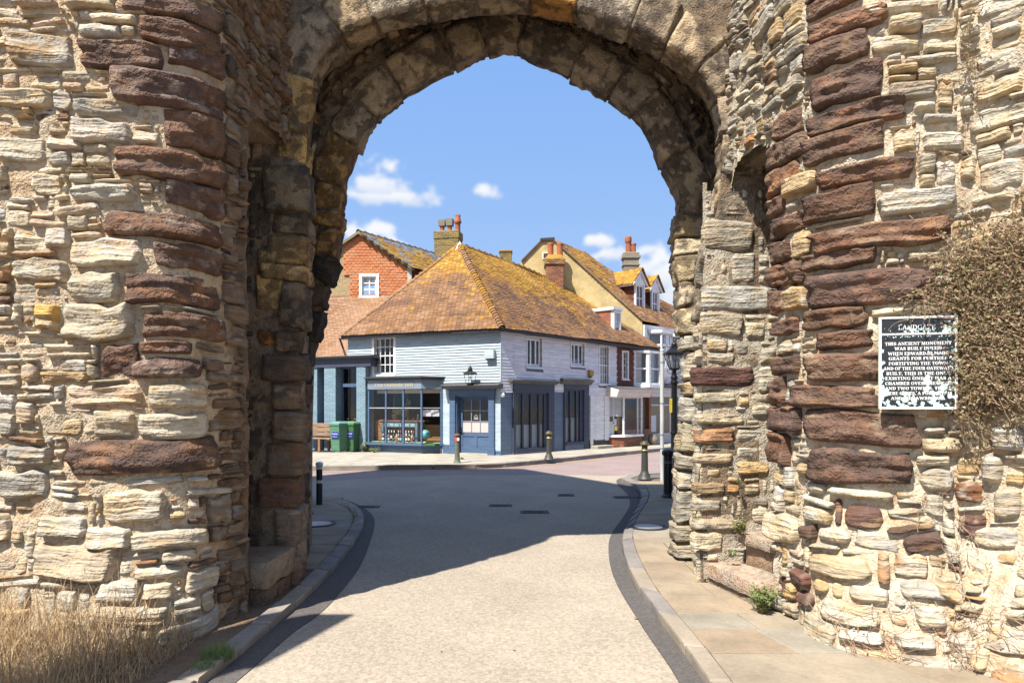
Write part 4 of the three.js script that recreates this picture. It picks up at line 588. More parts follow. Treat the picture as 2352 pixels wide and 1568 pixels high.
// brickwork on the faces of a box (x0..x1, z0..z1) in the parent's space: bricks one by one, proud of their mortar
function brickBox(parent, x0, x1, y0, y1, z0, z1, mats, faces, { bl = 0.225, bh = 0.075, j = 0.01, proud = 0.008, core = H.bed, name = 'brick' } = {}) {
  M('mortar_bed', bag().box(x0 + 0.004, y0, z0 + 0.004, x1 - 0.004, y1, z1 - 0.004).geo(), core, parent);
  const rows = Math.round((y1 - y0) / bh), rh = (y1 - y0) / rows, cache = new Map();
  const brick = (w) => { const k = Math.round(w * 200); if (!cache.has(k)) cache.set(k, bag().bbox(-w / 2 + j / 2, -rh / 2 + j / 2, -0.04, w / 2 - j / 2, rh / 2 - j / 2, proud, 0.004).geo()); return cache.get(k); };
  for (const f of faces) {
    const len = f === 'front' || f === 'back' ? x1 - x0 : z1 - z0, n = Math.max(1, Math.round(len / bl)), w = len / n;
    for (let r = 0; r < rows; r++) for (let i = 0; i < n + (r % 2); i++) {
      let a = i * w - (r % 2 ? w / 2 : 0), b = a + w; a = Math.max(0, a); b = Math.min(len, b); if (b - a < 0.03) continue;
      const m = M(name, brick(b - a), pick(mats), parent), c = (a + b) / 2, y = y0 + (r + 0.5) * rh, k = rr(-0.003, 0.003);
      if (f === 'front') m.position.set(x0 + c, y, z1 + k); else if (f === 'right') { m.position.set(x1 + k, y, z1 - c); m.rotation.y = Math.PI / 2; } else if (f === 'left') { m.position.set(x0 - k, y, z0 + c); m.rotation.y = -Math.PI / 2; }
    }
  }
}
// boards laid lapped one over the next between two ends (facade space), broken by openings
function weatherboards(parent, s0, s1, h0, h1, pitch, mats, holes, o = 0, shift = () => 0) {
  const n = Math.round((h1 - h0) / pitch), p = (h1 - h0) / n;
  for (let i = 0; i < n; i++) {
    const a = h0 + i * p, b = a + p; let spans = [[s0, s1]];
    for (const [x0, y0, x1, y1] of holes) if (a < y1 - 0.01 && b > y0 + 0.01) spans = spans.flatMap(([u, v]) => (x1 <= u || x0 >= v ? [[u, v]] : [[u, x0], [x1, v]].filter(([c, d]) => d - c > 0.03)));
    for (const [u, v] of spans) {
      const cuts = [u]; if (v - u > 3.4) cuts.push(u + (v - u) * rr(0.35, 0.65)); cuts.push(v);
      for (let k = 0; k < cuts.length - 1; k++) {
        const g = bag(), m = Math.max(1, Math.round((cuts[k + 1] - cuts[k]) / 0.45)); const yl = (s) => 0.011 * (vnoise(s * 1.9, i * 3.7) - 0.5) + 0.006 * (vnoise(s * 7, i * 9.1) - 0.5);
        for (let q = 0; q < m; q++) {
          const c = lerp(cuts[k], cuts[k + 1], q / m) + (q === 0 && k ? 0.002 : 0), d = lerp(cuts[k], cuts[k + 1], (q + 1) / m), t = 0.034, e = 0.006, A = (s, y, z) => [s, y + shift(s), z + o], y0 = (s) => a - 0.008 + yl(s), z1 = (s) => t + 0.006 * (vnoise(s * 2.3, i * 5.1, 4) - 0.5);
          g.quad(A(c, y0(c), z1(c)), A(d, y0(d), z1(d)), A(d, b + 0.004, e), A(c, b + 0.004, e));
          g.quad(A(c, y0(c), 0), A(d, y0(d), 0), A(d, y0(d), z1(d)), A(c, y0(c), z1(c)));
          if (q === 0) g.tri(A(c, y0(c), 0), A(c, y0(c), z1(c)), A(c, b, e)); if (q === m - 1) g.tri(A(d, y0(d), z1(d)), A(d, y0(d), 0), A(d, b, e));
        }
        M('weatherboard', g.geo(), pick(mats), parent);
      }
    }
  }
}
// a window: casing, sill, glazing bars and one pane for each light
function windowAt(parent, [s0, h0, s1, h1], { nx = 1, ny = 1, casing = 0.07, bar = 0.022, mat = H.white_ || MAT.whiteGloss, o = 0, sill = true, deep = 0.09, split = 0, back = null, label } = {}) {
  const w = part('window', parent, label), f = bag(), z = o + 0.035;
  f.box(s0 - casing, h0 - casing * 0.6, o - deep, s0, h1 + casing, z).box(s1, h0 - casing * 0.6, o - deep, s1 + casing, h1 + casing, z).box(s0, h1, o - deep, s1, h1 + casing, z).box(s0, h0 - casing * 0.6, o - deep, s1, h0, z);
  M('frame', f.geo(), mat, w);
  if (sill) M('sill', bag().bbox(s0 - casing - 0.03, h0 - casing * 0.6 - 0.045, o - deep, s1 + casing + 0.03, h0 - casing * 0.6, o + 0.075, 0.006).geo(), mat, w);
  const b = bag(), zi = o - deep + 0.035, cw = (s1 - s0) / nx, ch = (h1 - h0) / ny;
  const st = bar * 1.3; b.box(s0, h0, zi - 0.03, s0 + st, h1, zi).box(s1 - st, h0, zi - 0.03, s1, h1, zi).box(s0 + st, h0, zi - 0.03, s1 - st, h0 + st, zi).box(s0 + st, h1 - st, zi - 0.03, s1 - st, h1, zi);
  for (let i = 1; i < nx; i++) b.box(s0 + i * cw - bar / 2, h0 + st, zi - 0.028, s0 + i * cw + bar / 2, h1 - st, zi - 0.002);
  for (let j = 1; j < ny; j++) { const t = split && j === split ? bar * 1.6 : bar; b.box(s0 + st, h0 + j * ch - t / 2, zi - 0.026, s1 - st, h0 + j * ch + t / 2, zi - 0.004 + (split && j === split ? 0.012 : 0)); }
  M('glazing_bar', b.geo(), mat, w);
  for (let i = 0; i < nx; i++) for (let j = 0; j < ny; j++) { const g = bag(), t = rr(-0.004, 0.004), t2 = rr(-0.004, 0.004), a = s0 + i * cw, c = a + cw, d = h0 + j * ch, e = d + ch, k = zi - 0.016; g.quad([a, d, k + t], [c, d, k - t], [c, e, k - t + t2], [a, e, k + t2]); M('pane', g.geo(), MAT.glass, w); }
  if (back) { const q = bag(); q.box(s0 + back[0] * (s1 - s0), h0 + back[2] * (h1 - h0), o - deep - 0.08, s0 + back[1] * (s1 - s0), h0 + back[3] * (h1 - h0), o - deep - 0.06); M(back[5] || 'curtain', q.geo(), back[4] || H.curtain, w); }
  return w;
}
// an outer wall with openings
function holedWall(name, parent, pts, holes, depth, mat, o = 0) {
  const sh = new THREE.Shape(pts.map((p) => new THREE.Vector2(...p))); for (const [a, b, c, d] of holes) sh.holes.push(new THREE.Path([[a, b], [a, d], [c, d], [c, b]].map((p) => new THREE.Vector2(...p))));
  const g = new THREE.ExtrudeGeometry(sh, { depth, bevelEnabled: false }); g.translate(0, 0, o - depth); return M(name, g, mat, parent);
}
const tri1 = (a, b, c) => { const g = bag(); g.tri(a, b, c); return g.geo(); };
const house = (name, label, category, P) => { const t = thing(name, label, category, [P[0], 0, -P[1]]); t._o = t.position.clone(); return t; };
const face = (t, f, name, label) => { const g = part(name, t, label); f.set(g, t); return g; };
const inT = (t, p) => [p[0] - t.position.x, p[1] - t.position.y, p[2] - t.position.z];
const roofOf = (t, name, label, quads, mat) => { const b = bag(); for (const q of quads) { const [A, B, C, D] = q.map((p) => inT(t, p)); if (D) b.quad(A, B, C, D); else b.tri(A, B, C); } const m = M(name, b.geo(), mat || tileMats[12], t, label); m._o = t.position.clone(); return m; };

// ======== the corner inn
const P0 = [-5.93, 24.7], P1 = [-0.37, 22.1];
const FF = new Frame(P0, [P1[0] - P0[0], P1[1] - P0[1]]), FW = Math.hypot(P1[0] - P0[0], P1[1] - P0[1]);
const FR = new Frame(P1, [0.692, 0.722]);
const inn = house('weatherboarded_inn', 'corner inn with pale weatherboards, blue shopfront and steep lichen covered tiled roof', 'building', P1);
const EAVE = 4.3, sEnd = fr(FR, Z8(1474, 500))[0], sShop = fr(FR, Z8(1850, 1200))[0];
{
  const t = inn;
  // ---- front
  const winF = rect(FF, Z7, 757, 118, 970, 510), bayF = rect(FF, Z7, 700, 680, 1490, 1265), doorF = rect(FF, Z7, 1650, 755, 2030, 1415);
  const f = face(t, FF, 'front_wall', 'pale blue weatherboarded front');
  const sLow = fr(FF, Z7(648, 1000))[0]; holedWall('masonry', f, [[sLow, 0], [FW, 0], [FW, EAVE - 0.02], [0, EAVE - 0.02], [0, 3.3], [sLow, 3.3]], [winF, [bayF[0], bayF[1], bayF[2], bayF[3]], [doorF[0], 0.05, doorF[2], doorF[3]]], 0.22, H.pale);
  const boardBase = fr(FF, Z7(1300, 600))[1];
  weatherboards(f, 0.0, FW - 0.01, boardBase - 0.05, EAVE - 0.06, 0.0895, H.boardFront, [[-1, 0, sLow, 3.3], [winF[0] - 0.09, winF[1] - 0.1, winF[2] + 0.09, winF[3] + 0.1]], 0.002);
  M('corner_board', bag().box(FW - 0.005, boardBase - 0.04, 0.001, FW + 0.03, EAVE - 0.1, 0.034).geo(), H.boardFront[0], f);
  const wf = face(t, FF, 'sash_wall');
  const w1 = windowAt(t, winF, { nx: 4, ny: 4, casing: 0.095, bar: 0.026, split: 2, back: [0.02, 0.22, 0, 1] }); FF.set(w1, t); t.remove(wf);
  // ---- bay shop window: canted, with fascia and cornice
  const bp = 0.5, bl = fr(FF, Z7(690, 1000), bp)[0], br = fr(FF, Z7(1272, 1000), bp)[0], bend = fr(FF, Z7(1497, 1000), 0)[0] + 0.04, bstart = bl - 0.3;
  const sillH = fr(FF, Z7(980, 1280), bp)[1], headH = fr(FF, Z7(980, 682), bp)[1], fasT = fr(FF, Z7(980, 585), bp)[1], corT = fr(FF, Z7(980, 548), bp)[1];
  const ring = (d) => [[bstart - d, -0.1], [bstart - d, 0], [bl - d * 0.6, bp + d], [br + d * 0.6, bp + d], [bend + d, 0], [bend + d, -0.1]].map(([s, o]) => [s, o]).reverse();
  const shop = face(t, FF, 'shopfront', 'blue canted bay shop window');
  const planB = (b, d, y0, y1) => { const r = ring(d), lo = r.map(([s, o]) => [s, y0, o]), up = r.map(([s, o]) => [s, y1, o]); return b.hexa([...lo].reverse(), [...up].reverse()); };
  M('plinth', planB(bag(), -0.1, 0.05, sillH - 0.14).geo(), H.slate, shop);
  { const b = bag(); planB(b, 0.06, sillH - 0.06, sillH); planB(b, 0.02, sillH - 0.11, sillH - 0.058); planB(b, -0.03, sillH - 0.16, sillH - 0.108); M('sill', b.geo(), H.blue, shop); }
  M('fascia', planB(bag(), 0.03, headH, fasT).geo(), paint([0.19, 0.24, 0.3]), shop);
  { const b = bag(); planB(b, 0.1, fasT + 0.001, fasT + 0.035); planB(b, 0.07, fasT + 0.036, corT - 0.03); planB(b, 0.16, corT - 0.029, corT); M('cornice', b.geo(), H.lead, shop); }
  { // gilt lettering on the fascia
    const a = fr(FF, Z7(755, 630), bp), c = fr(FF, Z7(1195, 630), bp), w = c[0] - a[0], hh = 0.22, g = new THREE.PlaneGeometry(w, hh); g.translate((a[0] + c[0]) / 2, (headH + fasT) / 2, bp + 0.033);
    const tx = canvasTex(1024, 160, (x, W, Hh) => { x.fillStyle = 'rgb(120,132,148)'; x.fillRect(0, 0, W, Hh); x.fillStyle = '#c8b878'; x.font = '118px serif'; x.textAlign = 'center'; x.textBaseline = 'middle'; x.setTransform(W / x.measureText('The Outside Inn').width * 0.98, 0, 0, 1, 0, 0); x.textAlign = 'left'; x.fillText('The Outside Inn', 4, Hh / 2); });
    M('lettering', g, std([0.8, 0.8, 0.8], { map: tx, roughness: 0.6 }), shop);
  }
  { const b = bag(), P = (s, o, w = 0.055) => b.box(s - w / 2, sillH, o - 0.05, s + w / 2, headH, o), mid = (k) => lerp(bl, br, k);
    P(bl, bp); P(br, bp, 0.06); P(mid(0.335), bp, 0.06); P(mid(0.665), bp, 0.06);
    b.hexa([[bend - 0.06, sillH, 0.06], [bend + 0.01, sillH, 0.02], [bend - 0.01, sillH, -0.06], [bend - 0.07, sillH, -0.06]], [[bend - 0.06, headH, 0.06], [bend + 0.01, headH, 0.02], [bend - 0.01, headH, -0.06], [bend - 0.07, headH, -0.06]]);
    b.box(bstart - 0.03, sillH, -0.06, bstart + 0.05, headH, 0.02); M('mullion', b.geo(), H.blue, shop); }
  const midH = fr(FF, Z7(980, 890), bp)[1];
  { const b = bag(); b.box(bl, midH - 0.015, bp - 0.04, br, midH + 0.015, bp - 0.005); const k = (a, c) => b.hexa([[a[0], midH - 0.015, a[1]], [c[0], midH - 0.015, c[1]], [c[0], midH - 0.015, c[1] - 0.03], [a[0], midH - 0.015, a[1] - 0.03]], [[a[0], midH + 0.015, a[1]], [c[0], midH + 0.015, c[1]], [c[0], midH + 0.015, c[1] - 0.03], [a[0], midH + 0.015, a[1] - 0.03]]); k([br, bp - 0.02], [bend - 0.03, 0.01]); k([bstart, 0.01], [bl, bp - 0.02]); M('transom', b.geo(), H.greyWood, shop); }
  { const pn = (a, c, y0, y1) => { const g = bag(); g.quad([a[0], y0, a[1]], [c[0], y0, c[1]], [c[0], y1, c[1]], [a[0], y1, a[1]]); M('pane', g.geo(), MAT.glass, shop); }; const e = 0.025; for (const [y0, y1] of [[sillH, midH - 0.015], [midH + 0.015, headH]]) { for (let k = 0; k < 3; k++) pn([lerp(bl, br, k * 0.333), bp - e], [lerp(bl, br, (k + 1) * 0.333), bp - e], y0, y1); pn([br, bp - e], [bend - 0.03, -0.005], y0, y1); pn([bstart, -0.005], [bl, bp - e], y0, y1); } }
  // the room behind the bay: display floor, pale lining under the head, green wall, dark back
  M('display_floor', bag().box(bstart + 0.06, sillH - 0.05, -1.4, bend - 0.06, sillH + 0.012, bp - 0.08).geo(), H.grass, shop);
  M('pelmet', bag().box(bstart + 0.1, headH - 0.13, -0.3, bend - 0.1, headH - 0.001, -0.27).geo(), H.cream, shop);
  M('side_wall', bag().box(bstart + 0.02, sillH, -2.2, bstart + 0.42, headH, -1.35).geo(), H.green, shop);
  M('room_back', bag().box(bstart - 0.5, 0, -3.0, bend + 0.6, headH + 0.2, -2.9).geo(), H.dark, shop);
  M('post', bag().box(lerp(bl, br, 0.9), sillH, -1.3, lerp(bl, br, 0.9) + 0.06, headH, -1.24).geo(), H.cream, shop);
  // ---- door with pilasters, entablature and lead canopy
  const doorTop = fr(FF, Z7(1840, 795))[1], dB = rect(FF, Z7, 1700, 795, 2000, 1420);
  const dr = face(t, FF, 'door', 'blue panelled door with small panes'), dz = -0.2, d0 = doorF[0] + 0.06, d1 = doorF[2] - 0.04, dBase = 0.14, dH = doorF[3] - 0.03;
  { const b = bag(), H0 = dBase, rail = (y0, y1) => b.box(d0, y0, dz - 0.05, d1, y1, dz), w = d1 - d0, st = 0.1, g0 = fr(FF, Z7(1850, 1160))[1], g1 = fr(FF, Z7(1850, 800))[1];
    rail(H0, H0 + 0.2); rail(g0 - 0.14, g0); rail(g1, dH); b.box(d0, H0 + 0.2, dz - 0.05, d0 + st, g1, dz).box(d1 - st, H0 + 0.2, dz - 0.05, d1, g1, dz).box(d0 + w / 2 - 0.05, H0 + 0.2, dz - 0.05, d0 + w / 2 + 0.05, g0 - 0.14, dz); b.box(d0 + st, H0 + 0.2, dz - 0.045, d1 - st, g0 - 0.14, dz - 0.02);
    M('leaf', b.geo(), H.blue, dr);
    const gb = bag(); for (let i = 1; i < 3; i++) gb.box(lerp(d0 + st, d1 - st, i / 3) - 0.014, g0, dz - 0.04, lerp(d0 + st, d1 - st, i / 3) + 0.014, g1, dz - 0.004); for (let i = 1; i < 3; i++) gb.box(d0 + st, lerp(g0, g1, i / 3) - 0.014, dz - 0.038, d1 - st, lerp(g0, g1, i / 3) + 0.014, dz - 0.006); M('glazing_bar', gb.geo(), paint([0.2, 0.27, 0.38]), dr);
    for (let i = 0; i < 3; i++) for (let j = 0; j < 3; j++) { const a = lerp(d0 + st, d1 - st, i / 3), c = lerp(d0 + st, d1 - st, (i + 1) / 3), y = lerp(g0, g1, j / 3), e = lerp(g0, g1, (j + 1) / 3); M('pane', bag().quad([a, y, dz - 0.025], [c, y, dz - 0.025], [c, e, dz - 0.025], [a, e, dz - 0.025]).geo(), j === 0 ? H.pinkPaper : MAT.glass, dr); }
    const tx = canvasTex(128, 128, (x) => { x.fillStyle = '#050505'; x.fillRect(0, 0, 128, 128); x.strokeStyle = '#e8e4e0'; x.lineWidth = 5; x.beginPath(); x.moveTo(18, 66); x.lineTo(64, 18); x.lineTo(110, 66); x.stroke(); x.fillStyle = '#e8e4e0'; x.textAlign = 'center'; x.font = 'bold 24px sans-serif'; x.fillText('WE ARE', 64, 88); x.font = 'bold 30px sans-serif'; x.fillText('CLOSED', 64, 114); });
    const g = new THREE.PlaneGeometry(0.2, 0.2), cx = (d0 + d1) / 2, cy = lerp(g0, g1, 0.47); g.translate(cx, cy, dz - 0.029); M('notice', g, std([0.9, 0.9, 0.9], { map: tx }), dr);
    M('handle', bag().box(d0 + 0.03, g0 - 0.06, dz, d0 + 0.07, g0 + 0.16, dz + 0.012).tube([d0 + 0.05, g0 + 0.02, dz + 0.05], [d0 + 0.15, g0 + 0.02, dz + 0.05], 0.012).tube([d0 + 0.05, g0 + 0.02, dz], [d0 + 0.05, g0 + 0.02, dz + 0.05], 0.012).geo(), MAT.blackIron, dr);
    M('room', bag().box(d0 - 0.3, 0, -1.6, d1 + 0.3, dH + 0.1, -1.55).geo(), H.dark, dr);
    M('step', bag().bbox(doorF[0] - 0.02, 0.02, -0.25, doorF[2] + 0.02, 0.15, 0.06, 0.01).geo(), MAT.flag[0], dr);
  }
  const sur = face(t, FF, 'door_surround', 'blue pilasters and canopy around the door');
  { const b = bag(), a0 = fr(FF, Z7(1595, 1000))[0], a1 = fr(FF, Z7(1650, 1000))[0] + 0.02, b0 = fr(FF, Z7(2028, 1000))[0] - 0.02, b1 = fr(FF, Z7(2085, 1000))[0], top = doorF[3], ent = fr(FF, Z7(1850, 680))[1], can = fr(FF, Z7(1850, 630))[1];
    for (const [p, q] of [[a0, a1], [b0, b1]]) { b.box(p, 0.3, 0, q, top - 0.1, 0.07); b.box(p - 0.025, 0.05, 0, q + 0.025, 0.3, 0.095); b.box(p - 0.015, top - 0.1, 0, q + 0.015, top, 0.09); b.box(p + 0.03, 0.4, 0.07, q - 0.03, top - 0.2, 0.078); }
    b.box(doorF[0] - 0.01, 0.1, -0.2, doorF[0] + 0.055, top, 0.002).box(doorF[2] - 0.05, 0.1, -0.2, doorF[2] + 0.01, top, 0.002).box(doorF[0], top - 0.04, -0.2, doorF[2], top + 0.02, 0.003);
    b.box(a0 - 0.03, top, 0.003, b1 + 0.03, ent - 0.03, 0.08).box(a0 - 0.06, ent - 0.03, 0.003, b1 + 0.06, ent, 0.13); M('pilaster', b.geo(), H.blue, sur);
    const c = bag(); c.profile([[0, ent + 0.001], [0.2, ent + 0.001], [0.3, ent + 0.06], [0.38, ent + 0.1], [0.38, can - 0.03], [0, can + 0.03]], a0 - 0.2, b1 + 0.3); M('canopy', c.geo(), H.lead, sur); }
  M('plinth', bag().box(bend + 0.02, 0.05, 0, fr(FF, Z7(1580, 1300))[0], 0.42, 0.02).box(fr(FF, Z7(2100, 1300))[0], 0.05, 0, FW + 0.025, 0.26, 0.025).geo(), H.blue, face(t, FF, 'base_course'));
  // ---- side along the street
  const e = face(t, FR, 'side_wall', 'white weatherboarded side along the street');
  const wA = rect(FR, Z8, 478, 118, 640, 435), wB = rect(FR, Z8, 966, 178, 1108, 420), wC = rect(FR, Z8, 1275, 215, 1375, 622);
  const sh1 = rect(FR, Z8, 345, 722, 705, 1330), sh2 = rect(FR, Z8, 893, 690, 1098, 1262), bb0 = fr(FR, Z8(205, 712))[1], bb1 = fr(FR, Z8(1470, 757))[1];
  const base = [[0, 0], [sEnd, 0], [sEnd, EAVE - 0.02], [0, EAVE - 0.02]];
  const dW = rect(FR, Z8, 1378, 765, 1474, 1290);
  holedWall('masonry', e, base, [wA, wB, wC, sh1, sh2, [dW[0], 0.1, dW[2], dW[3]]], 0.22, H.slate);
  // white rendered stretch beyond the second shop window
  const wr0 = fr(FR, Z8(1165, 1000))[0]; M('render', bag().box(wr0, 0.45, 0.001, dW[0], bb1 + 0.05, 0.02).geo(), H.boardSide[0], e);
  { const g = bag(), q = (x) => fr(FR, Z8(x, 1000))[0]; g.box(q(1165), 0.12, 0.02, q(1195), bb1, 0.07).box(q(1325), 0.4, 0.02, q(1368), bb1 - 0.02, 0.06).box(q(1225), 0.42, 0.02, q(1318), bb1 - 0.2, 0.032); M('pilaster', g.geo(), MAT.white, e); M('plinth', bag().box(wr0, 0.1, 0.0, dW[0], 0.42, 0.05).geo(), MAT.black, e); }
  weatherboards(e, 0.0, fr(FR, Z8(330, 650))[0], bb0, EAVE - 0.06, 0.1, H.boardSide, [[wA[0] - 0.07, wA[1] - 0.1, wA[2] + 0.07, wA[3] + 0.1]], 0.002);
  const mid0 = fr(FR, Z8(330, 650))[0], corn = fr(FR, Z8(560, 592))[1];
  weatherboards(e, mid0 + 0.003, sEnd, corn + 0.02, EAVE - 0.06, 0.1, H.boardSide, [wA, wB, wC].map((q) => [q[0] - 0.07, q[1] - 0.1, q[2] + 0.07, q[3] + 0.1]), 0.002, (s) => -0.012 * s);
  weatherboards(e, fr(FR, Z8(1150, 700))[0], sEnd, bb1 + 0.05, corn + 0.0, 0.1, H.boardSide, [[wC[0] - 0.07, wC[1] - 0.1, wC[2] + 0.07, wC[3] + 0.1]], 0.002, (s) => -0.012 * s);
  weatherboards(e, fr(FR, Z8(772, 650))[0], fr(FR, Z8(880, 650))[0], fr(FR, Z8(820, 712))[1], corn, 0.1, H.boardSide, [], 0.002);
  for (const [q, o] of [[wA, { nx: 3, ny: 1, bar: 0.07, back: [0.72, 0.98, 0, 1, H.woodRed] }], [wB, { nx: 3, ny: 1, bar: 0.06, back: [0.05, 0.95, 0, 0.28] }], [wC, { nx: 4, ny: 4, split: 2, back: [0, 1, 0, 1] }]]) { const w = windowAt(t, q, { casing: 0.06, ...o }); FR.set(w, t); }
  // two shop windows with dark frames
  const front = (q, x0, x1, cx0, cx1, fy, cy0, cy1, nb, label, frost) => {
    const s = face(t, FR, 'shopfront', label), L = fr(FR, Z8(x0, 1000))[0], R = fr(FR, Z8(x1, 1000))[0], CL = fr(FR, Z8(cx0, 600), 0.15)[0], CR = fr(FR, Z8(cx1, 600), 0.15)[0], top = fr(FR, Z8((x0 + x1) / 2, fy))[1], c0 = fr(FR, Z8((x0 + x1) / 2, cy0))[1], c1 = fr(FR, Z8((x0 + x1) / 2, cy1))[1];
    M('fascia', bag().box(L, q[3], 0.002, R, c0, 0.07).geo(), H.navy, s);
    M('cornice', bag().profile([[0, c0], [0.08, c0], [0.12, c0 + 0.04], [0.2, c1 - 0.05], [0.24, c1 - 0.03], [0.24, c1], [0, c1 + 0.04]], CL, CR).geo(), H.lead, s);
    const b = bag(); b.box(L, 0.1, 0.002, q[0], q[3], 0.06).box(q[2], 0.1, 0.002, R, q[3], 0.06).box(q[0], q[1] - 0.1, -0.06, q[2], q[1], 0.09).box(q[0] - 0.002, q[3] - 0.05, -0.08, q[2] + 0.002, q[3] + 0.002, 0.0); for (let i = 1; i < nb; i++) { const x = lerp(q[0], q[2], i / nb); b.box(x - 0.035, q[1], -0.08, x + 0.035, q[3] - 0.05, -0.01); } b.box(q[0], q[1], -0.08, q[0] + 0.04, q[3] - 0.05, -0.012).box(q[2] - 0.16, q[1], -0.08, q[2], q[3] - 0.05, -0.012); M('frame', b.geo(), H.navy, s);
    M('stall_riser', bag().box(L, 0.08, 0.003, R, q[1] - 0.1, 0.045).geo(), H.slate, s);
    for (let i = 0; i < nb; i++) { const a = lerp(q[0], q[2], i / nb), c = lerp(q[0], q[2], (i + 1) / nb), k = rr(-0.006, 0.006); M('pane', bag().quad([a, q[1], -0.05 + k], [c, q[1], -0.05 - k], [c, q[3], -0.05 - k], [a, q[3], -0.05 + k]).geo(), MAT.glass, s); }
    if (frost) M('half_blind', bag().box(q[0] + 0.03, q[1], -0.14, q[2] - 0.16, q[1] + frost * (q[3] - q[1]), -0.12).geo(), H.frost, s);
    M('room', bag().box(q[0] - 0.6, 0, -1.9, q[2] + 3, q[3] + 0.3, -1.85).geo(), H.dark, s);
  };
  front(sh1, 318, 768, 305, 835, 720, 625, 590, 4, 'wider shop window beside the corner', 0.42);
  front(sh2, 880, 1150, 873, 1205, 695, 632, 580, 3, 'narrow shop window up the street', 0.46);
  { const d = face(t, FR, 'side_door', 'white glazed side door'), b = bag(); b.box(dW[0] + 0.02, 0.2, -0.12, dW[0] + 0.5, 2.2, -0.08); M('leaf', b.geo(), MAT.white, d); M('pane', bag().box(dW[0] + 0.12, 1.1, -0.085, dW[0] + 0.4, 2.05, -0.07).geo(), H.dark, d); M('handle', bag().ball([dW[0] + 0.45, 1.05, -0.06], 0.03).geo(), H.brass, d); M('step', bag().bbox(dW[0] - 0.1, 0.08, -0.1, dW[2] + 0.1, 0.22, 0.3, 0.01).geo(), H.brickRed[1], d); M('passage', bag().box(dW[0] - 0.2, 0, -1.5, dW[2] + 0.3, 2.6, -1.45).geo(), H.dark, d); M('stone_step', bag().bbox(fr(FR, Z8(1160, 1330))[0], 0.05, 0.04, fr(FR, Z8(1320, 1330))[0], 0.24, 0.42, 0.02).geo(), MAT.flag[1], d); }
  // ---- eaves, gutters, roof
  const ov = 0.26, c = FF.w(FW, EAVE, 0), nF = FF.n, nR = FR.n; // the corner where both eaves meet
  const A0 = FF.w(-0.12, EAVE - 0.06, ov), A1 = (() => { // meeting of the two eave lines
    const a = FF.w(0, EAVE - 0.06, ov), d = FF.d, p = FR.w(0, EAVE - 0.06, ov), q = FR.d; const det = d[0] * -q[1] + q[0] * d[1], dx = p[0] - a[0], dz = -p[2] + a[2]; const s = (dx * -q[1] + q[0] * dz) / det; return [a[0] + d[0] * s, EAVE - 0.06, a[2] - d[1] * s]; })();
  const roofEnd = sShop + 0.25, A2 = FR.w(roofEnd, EAVE - 0.2, ov);
  const ridge = (u, h) => { const z = 24.7 + u * 0.722, x = -1.89 + u * 0.692; return [x, h, -z]; };
  const AP = ridge(0, 7.55), R1 = ridge(3.4, 7.2), R2 = ridge(6.0, 6.82), far = ridge(6.4, 6.7);
  const L1 = (k) => [lerp(A1[0], A2[0], k), lerp(A1[1], A2[1], k), lerp(A1[2], A2[2], k)];
  const backE = FF.w(-0.12, EAVE - 0.06, -0.2);
  const wallBack = [far[0] - 2.4, EAVE, far[2] - 2.2];
  const rf = roofOf(t, 'roof', 'steep tiled roof yellow with lichen', [[A0, A1, AP], [A1, L1(0.5), R1, AP], [L1(0.5), A2, far, R1], [backE, A0, AP], [wallBack, backE, AP, far], [A2, [A2[0] - 0.3, A2[1], A2[2] - 3], far, far]]);
  const I = (p) => inT(t, p);
  tiling(rf, I(A0), I(A1), I(AP), I(AP), { single: 300, color: roofColor((p, v, u) => -0.16 + 1.05 * sstep(0.42, 0.85, v) + 0.62 * sstep(0.66, 0.98, u) * (1 - 0.3 * v), [2, 4, 0, 1, 3, 6], 0.0) });
  const sideCol = roofColor((p, v) => 0.1 + 0.75 * sstep(0.25, 0.9, v), [2, 0, 4, 1, 0, 3], 0.28);
  tiling(rf, I(A1), I(L1(0.5)), I(R1), I(AP), { color: sideCol, sag: 0.05 });
  tiling(rf, I(L1(0.5)), I(A2), I(far), I(R1), { color: sideCol, sag: 0.05 });
  capTiles(rf, 'hip_tile', I(A1), I(AP), 0.13, 0.13, (k) => (vnoise(k * 9) + k * 0.3 > 0.5 ? pick([7, 8, 9]) : pick([3, 5, 1])));
  capTiles(rf, 'hip_tile', I(A0), I(AP), 0.11, 0.2, (k) => (k > 0.6 ? pick([7, 9, 3]) : pick([3, 5, 6])));
  capTiles(rf, 'ridge_tile', I(AP), I(R1), 0.12, 0.3, () => pick([8, 9, 3, 10])); capTiles(rf, 'ridge_tile', I(R1), I(far), 0.12, 0.3, () => pick([8, 9, 3, 1]));
  M('flashing', tri1([AP[0] - 0.16 - t.position.x, AP[1] - 0.22, AP[2] + 0.14 - t.position.z], [AP[0] + 0.17 - t.position.x, AP[1] - 0.24, AP[2] + 0.14 - t.position.z], [AP[0] - t.position.x, AP[1] + 0.12, AP[2] + 0.08 - t.position.z]), MAT.white, rf);
  // soffit and gutters
  { const b = bag(), q = (a, z, d0, d1) => b.hexa([I([a[0], a[1] - d0, a[2]]), I([z[0], z[1] - d0, z[2]])].flatMap((p, i) => (i ? [p] : [p])).concat([I([z[0] - 0, z[1] - d0, z[2] - 0.14]), I([a[0], a[1] - d0, a[2] - 0.14])]), [I([a[0], a[1] - d1, a[2]]), I([z[0], z[1] - d1, z[2]]), I([z[0], z[1] - d1, z[2] - 0.14]), I([a[0], a[1] - d1, a[2] - 0.14])]); q(A0, A1, 0.13, 0.015); q(A1, A2, 0.13, 0.015); M('gutter', b.geo(), H.gutter, t);
